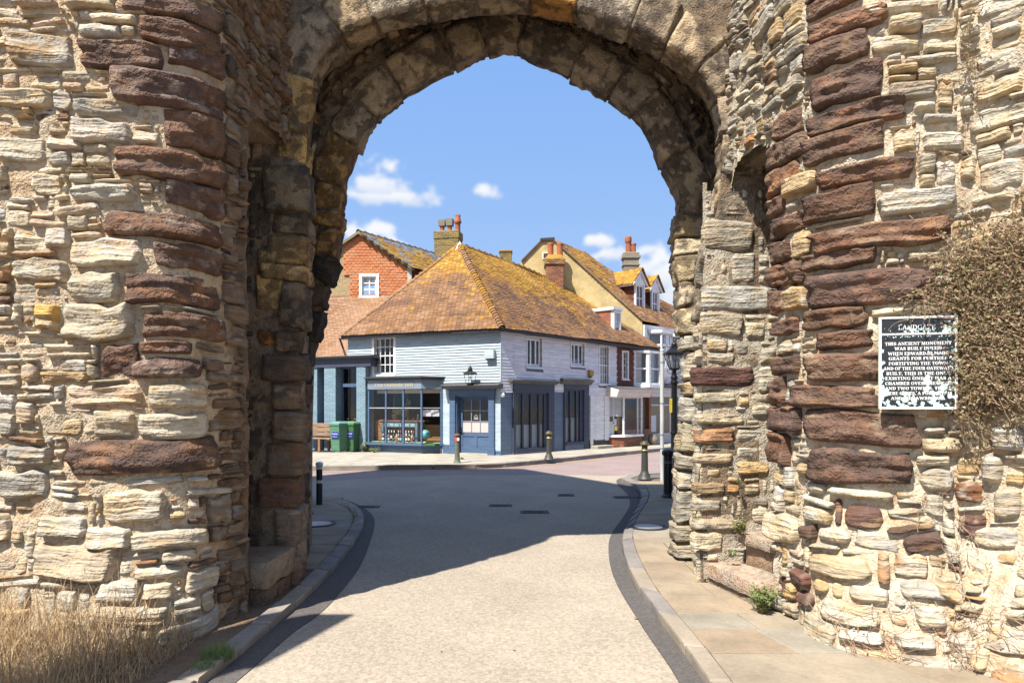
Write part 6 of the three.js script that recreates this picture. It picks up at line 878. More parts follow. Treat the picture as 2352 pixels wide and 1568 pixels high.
// ======== the little tile-hung shop between the inn and the ochre house
{
  const t = house('tile_hung_shop', 'small shop with brown hung tiles, white oriel and brick based window beside the inn', 'building', [FR.w(sEnd, 0)[0], -FR.w(sEnd, 0)[2]]);
  const f = face(t, FR, 'upper_wall', 'brown tile hung first floor'), L = sEnd, R = sShop, bot = fr(FR, Z8(1560, 655))[1], S = (x, o = 0) => fr(FR, Z8(x, 500), o)[0], Hh = (y, x = 1650, o = 0) => fr(FR, Z8(x, y), o)[1];
  const win = rect(FR, Z8, 1525, 275, 1580, 565), ori = [S(1648), S(1838)];
  holedWall('wall', f, [[L + 0.002, 0], [R, 0], [R, 4.1], [L + 0.002, 4.2]], [win, [S(1500), 0.75, R - 0.15, 2.15], [L + 0.05, 0.1, S(1485), 2.3]], 0.2, H.woodRed);
  f._o = new THREE.Vector3(...FR.w(0, 0, 0));
  tiling(f, [L + 0.02, bot, 0.01], [ori[0], bot, 0.01], [ori[0], 4.1, 0.01], [L + 0.02, 4.1, 0.01], { name: 'hung_tile', w: 0.17, gauge: 0.11, len: 0.18, lift: 0.012, sag: 0.002, mats: H.hungBrown, color: () => pick([0, 1, 0, 1, 2]), single: 200, skip: (p) => p.x > win[0] - 0.12 && p.x < win[2] + 0.12 && p.y > win[1] - 0.12 && p.y < win[3] + 0.12 });
  const w = windowAt(t, win, { nx: 2, ny: 4, split: 2, casing: 0.06, bar: 0.02, o: 0.03, back: [0, 1, 0, 1] }); FR.set(w, t);
  const o = face(t, FR, 'oriel', 'white oriel window'), y0 = Hh(640, 1740, 0.4), y1 = Hh(262, 1740, 0.4), a = ori[0], c = a + 1.75, od = 0.45, m0 = a + 0.5;
  const P = (d) => [[a - d, 0.02], [m0 - d * 0.4, od + d], [c - 0.35 + d * 0.4, od + d], [c + d, 0.02]];
  const slab = (b, d, k, e) => b.hexa(P(d).map(([x, z]) => [x, k, z]).reverse(), P(d).map(([x, z]) => [x, e, z]).reverse());
  { const b = bag(); slab(b, 0.04, y0 - 0.08, y0 + 0.04); slab(b, 0.04, y1 - 0.05, y1 + 0.05); M('casing', b.geo(), MAT.whiteGloss, o);
    const leg = (A, B, n) => { const LL = Math.hypot(B[0] - A[0], B[1] - A[1]), m = new THREE.Matrix4().makeRotationY(Math.atan2(-(B[1] - A[1]), B[0] - A[0])).setPosition(A[0], 0, A[1]), k = bag(); k.box(0, y0 + 0.04, -0.08, 0.12, y1 - 0.05, 0).box(LL - 0.12, y0 + 0.04, -0.08, LL, y1 - 0.05, 0).box(0.12, (y0 + y1) / 2 - 0.03, -0.07, LL - 0.12, (y0 + y1) / 2 + 0.03, -0.01).box(0.12, y0 + 0.04, -0.07, LL - 0.12, y0 + 0.12, -0.01); M('frame', bag().add(k.geo(), m).geo(), MAT.whiteGloss, o); for (const [p, q] of [[y0 + 0.12, (y0 + y1) / 2], [(y0 + y1) / 2, y1 - 0.05]]) M('pane', bag().add(bag().quad([0.1, p, -0.04], [LL - 0.1, p, -0.04], [LL - 0.1, q, -0.04], [0.1, q, -0.04]).geo(), m).geo(), MAT.glass, o); M('curtain', bag().add(bag().box(0.12, y0 + 0.1, -0.12, LL * 0.55, y1 - 0.05, -0.1).geo(), m).geo(), H.curtain, o); };
    leg(P(0)[0], P(0)[1]); leg(P(0)[1], P(0)[2]); leg(P(0)[2], P(0)[3]); M('blind', bag().box(a + 0.1, y0, 0.025, c - 0.1, y1, 0.04).geo(), H.frost, o); }
  const s = face(t, FR, 'shopfront', 'white shop window on a brick base'), sl = S(1492, 0.35), sr = S(1800, 0.5), hT = Hh(765, 1650, 0.4), hB = Hh(1205, 1650, 0.4), sd = 0.42;
  const Q = (d) => [[sl - 0.22 - d, 0.02], [sl + 0.25 - d * 0.4, sd + d], [sr - 0.2 + d * 0.4, sd + d], [sr + 0.1 + d, 0.02]], slabQ = (b, d, k, e) => b.hexa(Q(d).map(([x, z]) => [x, k, z]).reverse(), Q(d).map(([x, z]) => [x, e, z]).reverse());
  M('sill', slabQ(bag(), 0.06, hB, hB + 0.08).geo(), MAT.whiteGloss, s);
  { const base = part('brick_base', s), q1 = Q(-0.02); M('mortar_bed', slabQ(bag(), -0.03, 0.05, hB).geo(), H.bed, base); const rowN = 8, put = (A, B) => { const LL = Math.hypot(B[0] - A[0], B[1] - A[1]), rot = Math.atan2(-(B[1] - A[1]), B[0] - A[0]), n = Math.max(1, Math.round(LL / 0.23)), bw = LL / n, bh = (hB - 0.08) / rowN, gg = bag().bbox(-bw / 2 + 0.006, -bh / 2 + 0.006, -0.05, bw / 2 - 0.006, bh / 2 - 0.006, 0.01, 0.004).geo(); for (let r = 0; r < rowN; r++) for (let i = 0; i < n; i++) { const k = clamp((i + 0.5 + (r % 2 ? 0.25 : -0.1)) / n, bw * 0.5 / LL, 1 - bw * 0.5 / LL); const m = M('brick', gg, pick(H.brickRed), base); m.position.set(lerp(A[0], B[0], k), 0.08 + (r + 0.5) * bh, lerp(A[1], B[1], k)); m.rotation.y = rot; } }; put(q1[0], q1[1]); put(q1[1], q1[2]); put(q1[2], q1[3]); }
  { const leg = (A, B, n, bl) => { const LL = Math.hypot(B[0] - A[0], B[1] - A[1]), m = new THREE.Matrix4().makeRotationY(Math.atan2(-(B[1] - A[1]), B[0] - A[0])).setPosition(A[0], 0, A[1]), k = bag(); k.box(0, hB + 0.08, -0.05, 0.05, hT, 0).box(LL - 0.05, hB + 0.08, -0.05, LL, hT, 0).box(0.05, hT - 0.05, -0.05, LL - 0.05, hT, 0); M('frame', bag().add(k.geo(), m).geo(), MAT.whiteGloss, s); M('pane', bag().add(bag().quad([0.03, hB + 0.08, -0.03], [LL - 0.03, hB + 0.08, -0.03], [LL - 0.03, hT, -0.03], [0.03, hT, -0.03]).geo(), m).geo(), MAT.glass, s); if (bl) for (let i = 0; i < 16; i++) M('blind_slat', bag().add(bag().box(0.06, hT - 0.09 - i * 0.045, -0.12, LL - 0.06, hT - 0.055 - i * 0.045, -0.1).geo(), m).geo(), H.blind, s); }; leg(Q(0)[0], Q(0)[1], 1, 1); leg(Q(0)[1], Q(0)[2], 1); leg(Q(0)[2], Q(0)[3], 1); }
  M('canopy', bag().profile([[0.02, hT + 0.01], [0.5, hT - 0.02], [0.62, hT + 0.28], [0.02, hT + 0.42]], sl - 0.35, sr + 0.25).geo(), H.pinkWhite, s); M('canopy_lead', bag().quad([sl - 0.38, hT + 0.29, 0.66], [sr + 0.28, hT + 0.29, 0.66], [sr + 0.28, hT + 0.44, 0.03], [sl - 0.38, hT + 0.44, 0.03]).geo(), H.lead, s);
  M('display_back', bag().box(sl - 0.2, 0.2, -1.3, sr + 3, 2.4, -1.25).geo(), H.dark, s); M('display_floor', bag().box(sl - 0.1, hB, -1.2, sr, hB + 0.03, 0.2).geo(), H.cream, s);
  M('poster', bag().box(sl + 0.05, hB + 0.45, 0.1, sl + 0.2, hB + 0.7, 0.11).geo(), H.blind, s); M('poster', bag().box(sl + 0.06, hB + 0.25, 0.12, sl + 0.22, hB + 0.42, 0.13).geo(), std([0.6, 0.5, 0.05]), s);
  const dr = face(t, FR, 'doorway', 'dark doorway'); M('leaf', bag().box(L + 0.1, 0.15, -0.3, S(1485), 2.25, -0.26).geo(), H.woodRed, dr);
}
// ======== farther off
{
  const t = house('far_blue_shop', 'blue fronted shop far up the street beyond the lamp post', 'building', [8.9, 36]), f = new Frame([8.2, 36], [1, 0.15]), g = face(t, f, 'front');
  M('wall', bag().box(-0.6, 0, -0.4, 6, 4.6, 0).geo(), H.brickRed[0], g); M('fascia', bag().box(-0.6, 2.1, 0.002, 6, 2.5, 0.15).geo(), H.navy, g); M('shop_panel', bag().box(-0.6, 0.1, 0.002, 6, 2.1, 0.06).geo(), paint([0.07, 0.17, 0.27]), g);
  for (let s = -0.4; s < 5; s += 0.75) { M('shop_window', bag().box(s, 0.6, 0.06, s + 0.6, 1.95, 0.075).geo(), std([0.16, 0.2, 0.24], { roughness: 0.1 }), g); M('frame', bag().box(s - 0.05, 0.55, 0.061, s, 2.0, 0.1).box(s + 0.6, 0.55, 0.061, s + 0.65, 2.0, 0.1).geo(), MAT.white, g); }
  for (let s = -0.3; s < 5; s += 1.5) { const w = windowAt(t, [s, 2.9, s + 0.8, 4.2], { nx: 2, ny: 4, split: 2, casing: 0.08, back: [0, 1, 0, 1] }); f.set(w, t); }
  const A = f.w(-0.8, 4.5, 0.3), B = f.w(6.2, 4.5, 0.3), C = f.w(6.2, 6.6, -3), D = f.w(-0.8, 6.6, -3); const rf = roofOf(t, 'roof', null, [[A, B, C, D]], tileMats[1]); tiling(rf, inT(t, A), inT(t, B), inT(t, C), inT(t, D), { color: roofColor(() => -0.3, [0, 1, 2, 4]), w: 0.3, gauge: 0.2, len: 0.3 });
  const small = house('small_chimney_stack', 'small lichened chimney stack just showing behind the inn ridge', 'chimney', [-0.3, 33]); brickBox(small, -0.28, 0.28, 6.0, EYE + (YH - 582) / F * 33, -0.3, 0.3, H.brickYellow, ['front', 'right']); M('cap', bag().bbox(-0.32, EYE + (YH - 582) / F * 33 + 0.001, -0.34, 0.32, EYE + (YH - 578) / F * 33 + 0.02, 0.34, 0.02).geo(), tileMats[8], small);
}
// narrow gabled shape, unseen, added to cast the wedge of shade on the lane edge
{
  const hc = 6, ev = 5, sx = 0.42, sz = 0.52, x = -1.3 - sx * hc, z = 5.7 - sz * hc, t = house('added_shade_block', 'tall narrow gabled block, unseen, added left of the lane to shade its edge', 'shadow_caster', [x - 3, z]);
  const b = bag(); b.xf = (v) => [v[0] + 3, v[1], v[2]]; const pr = [[-2.6, 0], [2.6, 0], [2.6, 5.2], [0, hc], [-2.6, 5.2]];
  M('wall', bag().add((() => { const g = bag(); g.prism([[-0.64, 0], [0.18, 0], [0.18, ev + 0.1], [0, hc - 0.12], [-0.64, ev + 0.1]], -0.32, 0); return g.geo(); })(), new THREE.Matrix4().makeRotationY(Math.PI / 2).setPosition(3 - 0.02, 0, 0)).geo(), H.roughcast, t);
  M('roof', bag().hexa([[2.65, ev, 0.673], [3, ev, 0.673], [3, hc - 0.12, 0], [2.65, hc - 0.12, 0]], [[2.65, ev + 0.12, 0.675], [3, ev + 0.12, 0.675], [3, hc, 0], [2.65, hc, 0]]).hexa([[2.65, hc - 0.12, 0], [3, hc - 0.12, 0], [3, ev, -0.2], [2.65, ev, -0.2]], [[2.65, hc, 0], [3, hc, 0], [3, ev + 0.12, -0.205], [2.65, ev + 0.12, -0.205]]).geo(), tileMats[1], t);
}
// ---------------------------------------------------------------- things in the street
const atGround = (X, Y, h) => { const [x, z] = onGround(X, Y, h); return [x, h, z]; };
const chipped = std([0.06, 0.065, 0.055], { map: T.plain, roughness: 0.5, bumpMap: T.plainBump, bumpScale: 0.004 });
{ // bollards
  const p = atGround(733, 1158, 0.072), t = thing('banded_bollard', 'black bollard with white bands at the left corner of the gate', 'bollard', p);
  M('post', bag().lathe([[0.052, -0.02], [0.052, 0.64], [0.047, 0.645]], 24).geo(), MAT.black, t); M('band', bag().lathe([[0.0535, 0.36], [0.0535, 0.41]], 24).geo(), MAT.whiteGloss, t); M('band', bag().lathe([[0.0535, 0.595], [0.0535, 0.64]], 24).geo(), MAT.whiteGloss, t); M('cap', bag().lathe([[0.05, 0.645], [0.062, 0.66], [0.064, 0.69], [0.056, 0.71], [0.02, 0.72], [0, 0.72]], 24).geo(), MAT.whiteGloss, t);
  const q = atGround(1535, 1142, 0.085), u = thing('round_top_bollard', 'stout black bollard with thin bands on the right pavement by the wall', 'bollard', q);
  M('post', bag().lathe([[0.125, 0], [0.125, 0.03], [0.09, 0.05], [0.082, 0.08], [0.082, 0.76]], 28).geo(), MAT.black, u); M('cap', bag().lathe([[0.1, 0.76], [0.112, 0.775], [0.112, 0.82], [0.1, 0.845], [0.05, 0.87], [0, 0.874]], 28).geo(), MAT.black, u); for (const y of [0.62, 0.645]) M('band', bag().lathe([[0.083, y], [0.0865, y + 0.004], [0.083, y + 0.008]], 28).geo(), H.greyWood, u);
  const bell = [[0.16, 0], [0.16, 0.02], [0.13, 0.035], [0.12, 0.1], [0.085, 0.16], [0.078, 0.2], [0.07, 0.62], [0.085, 0.635], [0.085, 0.655], [0.068, 0.67], [0.066, 0.74], [0.088, 0.755], [0.1, 0.775], [0.1, 0.8], [0.08, 0.835], [0.04, 0.86], [0, 0.865]];
  const mk = (pos, label) => { const b = thing('bell_bollard', label, 'bollard', pos, 0, 'cast iron bollards along the kerb'); M('post', bag().lathe(bell.slice(0, 7), 24).geo(), chipped, b); M('collar', bag().lathe([[0.07, 0.62], [0.088, 0.635], [0.088, 0.655], [0.07, 0.67]], 24).geo(), H.brass, b); M('head', bag().lathe(bell.slice(9), 24).geo(), chipped, b); M('rim', bag().lathe([[0.1, 0.77], [0.104, 0.787], [0.1, 0.803]], 24).geo(), H.brass, b); return b; };
  const b1 = mk(atGround(1481, 1100, 0.085), 'bell based iron bollard at the right end of the lane beside the grey post'); const b2 = b1.clone(); b2.name = numbered('bell_bollard'); b2.userData.label = 'bell based iron bollard on the far pavement before the shop windows'; b2.position.set(...atGround(1261, 1055, 0.12)); scene.add(b2);
  const s = thing('slim_bollard', 'slim grey green bollard with red and white collar before the inn door', 'bollard', atGround(1050, 1063, 0.12));
  M('post', bag().lathe([[0.11, 0], [0.11, 0.02], [0.085, 0.05], [0.075, 0.12], [0.06, 0.6]], 20).geo(), std([0.12, 0.14, 0.1], { map: T.paint, roughness: 0.6 }), s); M('collar', bag().lathe([[0.068, 0.6], [0.07, 0.62], [0.07, 0.73], [0.066, 0.74]], 20).geo(), paint([0.5, 0.06, 0.04]), s); M('reflector', bag().box(0.0, 0.63, 0.05, 0.06, 0.71, 0.074).geo(), MAT.whiteGloss, s); M('head', bag().lathe([[0.075, 0.74], [0.09, 0.76], [0.09, 0.79], [0.07, 0.82], [0, 0.835]], 20).geo(), std([0.16, 0.09, 0.06], { map: T.plain }), s);
}
{ // lamp post
  const Z = 14.7, x = (1549 - CX) / F * Z, Y = (y) => EYE - (((920 + y * 0.2551) / 1.2245) - YH) / F * Z, t = thing('lamp_post', 'black cast iron lamp post with glazed lantern beside the gate', 'lamp post', [x, 0.085, -Z]); const k = (y) => Y(y) - 0.085;
  M('post', bag().lathe([[0.13, 0], [0.13, 0.5], [0.11, 0.56], [0.075, 0.6], [0.07, k(1180)], [0.085, k(1175)], [0.085, k(1150)], [0.068, k(1145)], [0.062, k(640)], [0.08, k(625)], [0.085, k(600)], [0.06, k(585)], [0.075, k(565)], [0.075, k(545)], [0.05, k(530)], [0.045, k(490)], [0.05, k(470)]], 20).geo(), MAT.blackIron, t);
  const b0 = 0.085, b1 = 0.175, y0 = k(455), y1 = k(300), y2 = k(230), c = (r, y) => [[-r, y, r], [r, y, r], [r, y, -r], [-r, y, -r]];
  M('lantern_base', bag().hexa(c(b0, y0 - 0.03), c(b0 + 0.01, y0)).geo(), MAT.blackIron, t);
  { const f = bag(), lo = c(b0, y0), hi = c(b1, y1); for (let i = 0; i < 4; i++) { f.tube(lo[i], hi[i], 0.011, 0.011, 6); f.tube(hi[i], hi[(i + 1) % 4], 0.012, 0.012, 6); f.tube(lo[i], lo[(i + 1) % 4], 0.01, 0.01, 6); const m = (a, b) => a.map((v, j) => (v + b[j]) / 2); f.tube(m(lo[i], lo[(i + 1) % 4]), m(hi[i], hi[(i + 1) % 4]), 0.007, 0.007, 5); } M('lantern_frame', f.geo(), MAT.blackIron, t); for (let i = 0; i < 4; i++) { const j = (i + 1) % 4; M('lantern_glass', bag().quad(lo[i], lo[j], hi[j], hi[i]).geo(), new THREE.MeshPhysicalMaterial({ transmission: 0.9, roughness: 0.15, thickness: 0, color: 0xf0f0f0 }), t); } }
  M('lantern_roof', bag().hexa(c(b1 + 0.035, y1), c(b1 + 0.03, y1 + 0.03)).hexa(c(b1 + 0.03, y1 + 0.031), c(0.07, y2)).hexa(c(0.075, y2 + 0.001), c(0.065, k(205))).lathe([[0.05, k(205)], [0.06, k(198)], [0.06, k(180)], [0.03, k(172)], [0.022, k(160)], [0.03, k(152)], [0.012, k(140)], [0, k(125)]], 14).geo(), MAT.blackIron, t);
  { const b = bag(); for (let i = 0; i < 4; i++) { const a = i * Math.PI / 2 + 0.4; let p = [0.05 * Math.cos(a), k(520), 0.05 * Math.sin(a)]; for (let j = 1; j <= 8; j++) { const u = j / 8, r = 0.05 + 0.1 * Math.sin(u * 2.2), q = [r * Math.cos(a), k(520) + (k(460) - k(520)) * u, r * Math.sin(a)]; b.tube(p, q, 0.007, 0.007, 5); p = q; } } M('scroll', b.geo(), MAT.blackIron, t); }
  M('mantle', bag().lathe([[0.02, y0], [0.035, y0 + 0.1], [0.03, y0 + 0.18], [0, y0 + 0.19]], 10).geo(), H.blind, t);
  M('notice', bag().box(-0.11, k(940), 0.02, -0.06, k(785), 0.07).geo(), std([0.5, 0.4, 0.05], { map: T.paint }), t);
  const g = thing('sign_post', 'plain grey steel sign post standing left of the lamp post', 'post', atGround(1521, 1104, 0.085)); const gh = EYE + (YH - 801) / F * 14.9 - 0.085;
  M('post', bag().lathe([[0.042, -0.02], [0.042, gh - 0.03], [0.046, gh - 0.03], [0.046, gh], [0, gh + 0.005]], 18).geo(), std([0.5, 0.52, 0.52], { map: T.paint, roughness: 0.55 }), g);
  
  { const b = bag(); for (const y of [gh - 0.3, gh - 1.2, 0.7, 1.0]) b.lathe([[0.043, y], [0.047, y + 0.004], [0.047, y + 0.02], [0.043, y + 0.024]], 16); M('clip', b.geo(), std([0.25, 0.26, 0.27], { metalness: 0.7, roughness: 0.4 }), g); }
}
{ // the plaque on the right tower
  const c = wallR.px(2097, 835), [x, z, nx, nz] = wallR.path.at(c[0]), zz = z, W = 154 / F * zz * 1.0, Hh = 204 / F * zz, o = 0.1, t = thing('information_plaque', 'black metal plaque with flaking white lettering fixed to the right tower', 'plaque', [x + nx * o, c[1], -(z + nz * o)], Math.atan2(nx, -nz));
  const m = std([1, 1, 1], { roughness: 0.45, map: canvasTex(640, 848, (g, w, h) => {
    g.fillStyle = '#23262b'; g.fillRect(0, 0, w, h); const r = mulberry(77);
    const patch = (x0, y0, x1, y1, n, s) => { for (let i = 0; i < n; i++) { const px = x0 + r() * (x1 - x0), py = y0 + r() * (y1 - y0), q = s * (0.3 + r()); g.fillStyle = r() < 0.75 ? '#b4d6cf' : '#d5e6e2'; g.beginPath(); for (let k = 0; k < 9; k++) { const a = k / 9 * 6.283, d = q * (0.5 + r() * 0.8); g.lineTo(px + Math.cos(a) * d, py + Math.sin(a) * d); } g.fill(); } };
    patch(20, 790, 620, 840, 44, 17); patch(380, 590, 620, 760, 30, 25); patch(20, 680, 100, 800, 14, 19); patch(590, 280, 634, 560, 14, 14); patch(150, 680, 300, 790, 14, 19); patch(540, 30, 625, 150, 20, 16); patch(200, 100, 460, 140, 26, 11); patch(340, 560, 420, 620, 5, 20); patch(20, 20, 620, 830, 90, 5); patch(40, 170, 600, 185, 30, 7); patch(8, 300, 26, 800, 30, 14); patch(300, 260, 640, 420, 10, 8);
    g.fillStyle = '#f0efec'; g.textAlign = 'center'; g.font = '58px serif'; g.fillText('LANDGATE', w / 2 - 10, 112);
    g.fillRect(0, 152, w, 14); const L = ['THIS ANCIENT MONUMENT', 'WAS BUILT IN 1329', 'WHEN EDWARD III MADE', 'GRANTS FOR FURTHER', 'FORTIFYING THE TOWN', 'AND OF THE FOUR GATEWAYS', 'BUILT, THIS IS THE ONLY', 'EXISTING ONE   IT HAS A', 'CHAMBER OVER THE ARCH', 'AND TWO TOWERS. THERE', 'WERE GATES, A PORTCULLIS', 'AND A DRAWBRIDGE.'];
    g.font = 'bold 40px serif'; const lw = [560, 400, 510, 500, 500, 585, 540, 560, 560, 560, 570, 460];
    L.forEach((s, i) => { const k = lw[i] / g.measureText(s).width; g.save(); g.translate(w / 2, 258 + i * 46.5); g.scale(k, 1); g.fillText(s, 0, 0); g.restore(); });
    g.lineWidth = 14; g.strokeStyle = '#ecebe6'; g.strokeRect(5, 5, w - 10, h - 10);
  }) });
  const fg = new THREE.PlaneGeometry(W, Hh); fg.translate(0, 0, 0.013); M('lettering', fg, m, t); M('plate', bag().bbox(-W / 2 - 0.008, -Hh / 2 - 0.008, -0.012, W / 2 + 0.008, Hh / 2 + 0.008, 0.0115, 0.004).geo(), paint([0.66, 0.72, 0.62]), t);
  M('rim', bag().box(-W / 2 - 0.006, -Hh / 2 - 0.006, 0.0118, -W / 2 + 0.006, Hh / 2 + 0.006, 0.019).box(W / 2 - 0.006, -Hh / 2 - 0.006, 0.0118, W / 2 + 0.006, Hh / 2 + 0.006, 0.019).box(-W / 2 + 0.006, Hh / 2 - 0.006, 0.0118, W / 2 - 0.006, Hh / 2 + 0.006, 0.019).box(-W / 2 + 0.006, -Hh / 2 - 0.006, 0.0118, W / 2 - 0.006, -Hh / 2 + 0.006, 0.019).box(-W / 2 + 0.006, Hh * 0.312, 0.0135, W / 2 - 0.006, Hh * 0.328, 0.018).geo(), MAT.whiteGloss, t);
}
{ // stone blocks at the foot of the gate
  const block = (t, x0, y0, z0, x1, y1, z1, col, opts = {}) => { // a worn block: five faces of one stone
    const w = x1 - x0, h = y1 - y0, d = z1 - z0, N = 14, pos = [], uv = [], cl = [], idx = [], tc = tone(col, col.map((v) => v * 0.72), 0.5, col.map((v) => Math.min(0.7, v * 1.25)), 0.5), sd = rnd() * 50;
    const g = new THREE.BoxGeometry(w, h, d, Math.ceil(w / 0.04), Math.ceil(h / 0.04), Math.ceil(d / 0.04)), P = g.attributes.position, r = 0.025; g.translate((x0 + x1) / 2, (y0 + y1) / 2, (z0 + z1) / 2);
    const c = [(x0 + x1) / 2, (y0 + y1) / 2, (z0 + z1) / 2], e = [w / 2 - r, h / 2 - r, d / 2 - r], col4 = new Float32Array(P.count * 3), U = g.attributes.uv;
    for (let i = 0; i < P.count; i++) { const v = [P.getX(i) - c[0], P.getY(i) - c[1], P.getZ(i) - c[2]], q = v.map((a, k) => clamp(a, -e[k], e[k])), dv = v.map((a, k) => a - q[k]), l = Math.hypot(...dv) || 1; const n = 0.02 * (fbm(v[0] * 5 + sd, v[1] * 6, v[2] * 5, 3) - 0.5) * 2, k = (r + n) / l; const o = v.map((a, j) => c[j] + q[j] + dv[j] * (l > 1e-6 ? k : 1)); P.setXYZ(i, ...o); const cc = tc(o[0] + o[2], o[1] + o[2] * 0.5); col4.set(cc, i * 3); const N = g.attributes.normal, ax = Math.abs(N.getX(i)), ay = Math.abs(N.getY(i)); U.setXY(i, ax > 0.5 ? o[2] : o[0], ay > 0.5 ? o[2] : o[1]); }
    g.setAttribute('color', new THREE.BufferAttribute(col4, 3)); g.computeVertexNormals(); return M('stone_block', g, MAT.mortar, t);
  };
  const L = thing('stone_step_block', 'worn stone block on a low course at the foot of the left tower', 'stone block', [-2.05, 0.07, -5.75], -0.03);
  block(L, -0.42, 0.13, -0.98, 0.0, 0.36, 0.02, [0.25, 0.2, 0.145]); for (const [z0, z1] of [[-0.95, -0.6], [-0.59, -0.28], [-0.27, -0.02]]) block(L, -0.4, -0.08, z0, -0.02, 0.125, z1, pick([[0.2, 0.12, 0.08], [0.17, 0.1, 0.07], [0.22, 0.15, 0.1]]));
  const R = thing('stone_step_block', 'pale worn stone block at the foot of the right tower beside the leafy weed', 'stone block', [1.79, 0.085, -6.5], 0.235);
  block(R, 0, 0.05, 0.02, 0.36, 0.2, 0.98, [0.46, 0.37, 0.29]); block(R, 0.03, -0.1, 0.05, 0.34, 0.046, 0.95, [0.3, 0.24, 0.18]);
  const S = thing('stone_ledge', 'small sloping stone ledge inside the right niche above the pale block', 'stone ledge', [2.16, 0.48, -6.1], 0.35); block(S, -0.02, 0, -0.22, 0.35, 0.1, 0.3, [0.42, 0.34, 0.26]); block(S, 0.04, -0.2, -0.18, 0.34, -0.005, 0.26, [0.3, 0.22, 0.15]);
}
{ // covers and gullies set in the lane
  const iron = std([0.035, 0.034, 0.036], { map: T.plain, roughness: 0.55, metalness: 0.4, bumpMap: T.gritBump, bumpScale: 0.004 });
  const cover = (X, Y, w, d, label, y = 0.007) => { const [x, z] = onGround(X, Y), t = thing('drain_cover', label, 'drain cover', [x, y, z]); M('frame', bag().box(-w / 2, 0, -d / 2, w / 2, 0.006, -d / 2 + 0.03).box(-w / 2, 0, d / 2 - 0.03, w / 2, 0.006, d / 2).box(-w / 2, 0, -d / 2 + 0.03, -w / 2 + 0.03, 0.006, d / 2 - 0.03).box(w / 2 - 0.03, 0, -d / 2 + 0.03, w / 2, 0.006, d / 2 - 0.03).geo(), iron, t); const b = bag(); b.box(-w / 2 + 0.032, -0.002, -d / 2 + 0.032, w / 2 - 0.032, 0.003, d / 2 - 0.032); for (let i = 0; i < 6; i++) for (let j = 0; j < 4; j++) b.box(-w / 2 + 0.06 + (w - 0.14) * i / 6, 0.003, -d / 2 + 0.06 + (d - 0.12) * j / 4, -w / 2 + 0.06 + (w - 0.14) * (i + 0.7) / 6, 0.006, -d / 2 + 0.06 + (d - 0.12) * (j + 0.6) / 4); M('plate', b.geo(), iron, t); };
  cover(1300, 1138, 0.32, 0.3, 'small square iron cover farthest out on the shaded lane'); cover(1228, 1177, 0.46, 0.3, 'wide iron cover nearest the arch on the shaded lane'); cover(1150, 1162, 0.4, 0.26, 'iron cover left of the middle of the lane'); cover(1446, 1143, 0.6, 0.24, 'iron gully grate at the right gutter', 0.012); cover(843, 1165, 0.42, 0.22, 'iron gully grate at the left gutter', 0.012);
  const lid = (X, Y, h, label) => { const [x, z] = onGround(X, Y, h), t = thing('manhole_cover', label, 'manhole cover', [x, h + 0.003, z]); M('frame', bag().lathe([[0.2, 0.0], [0.2, 0.006], [0.26, 0.006], [0.265, 0]], 32).geo(), iron, t); M('lid', bag().lathe([[0.195, 0.003], [0.19, 0.008], [0, 0.009]], 32).geo(), std([0.5, 0.5, 0.5], { metalness: 0.6, roughness: 0.4, map: T.plain }), t); };
  lid(1489, 1210, 0.088, 'round pale manhole cover in the right pavement'); lid(728, 1203, 0.075, 'round manhole cover in the left pavement');
}
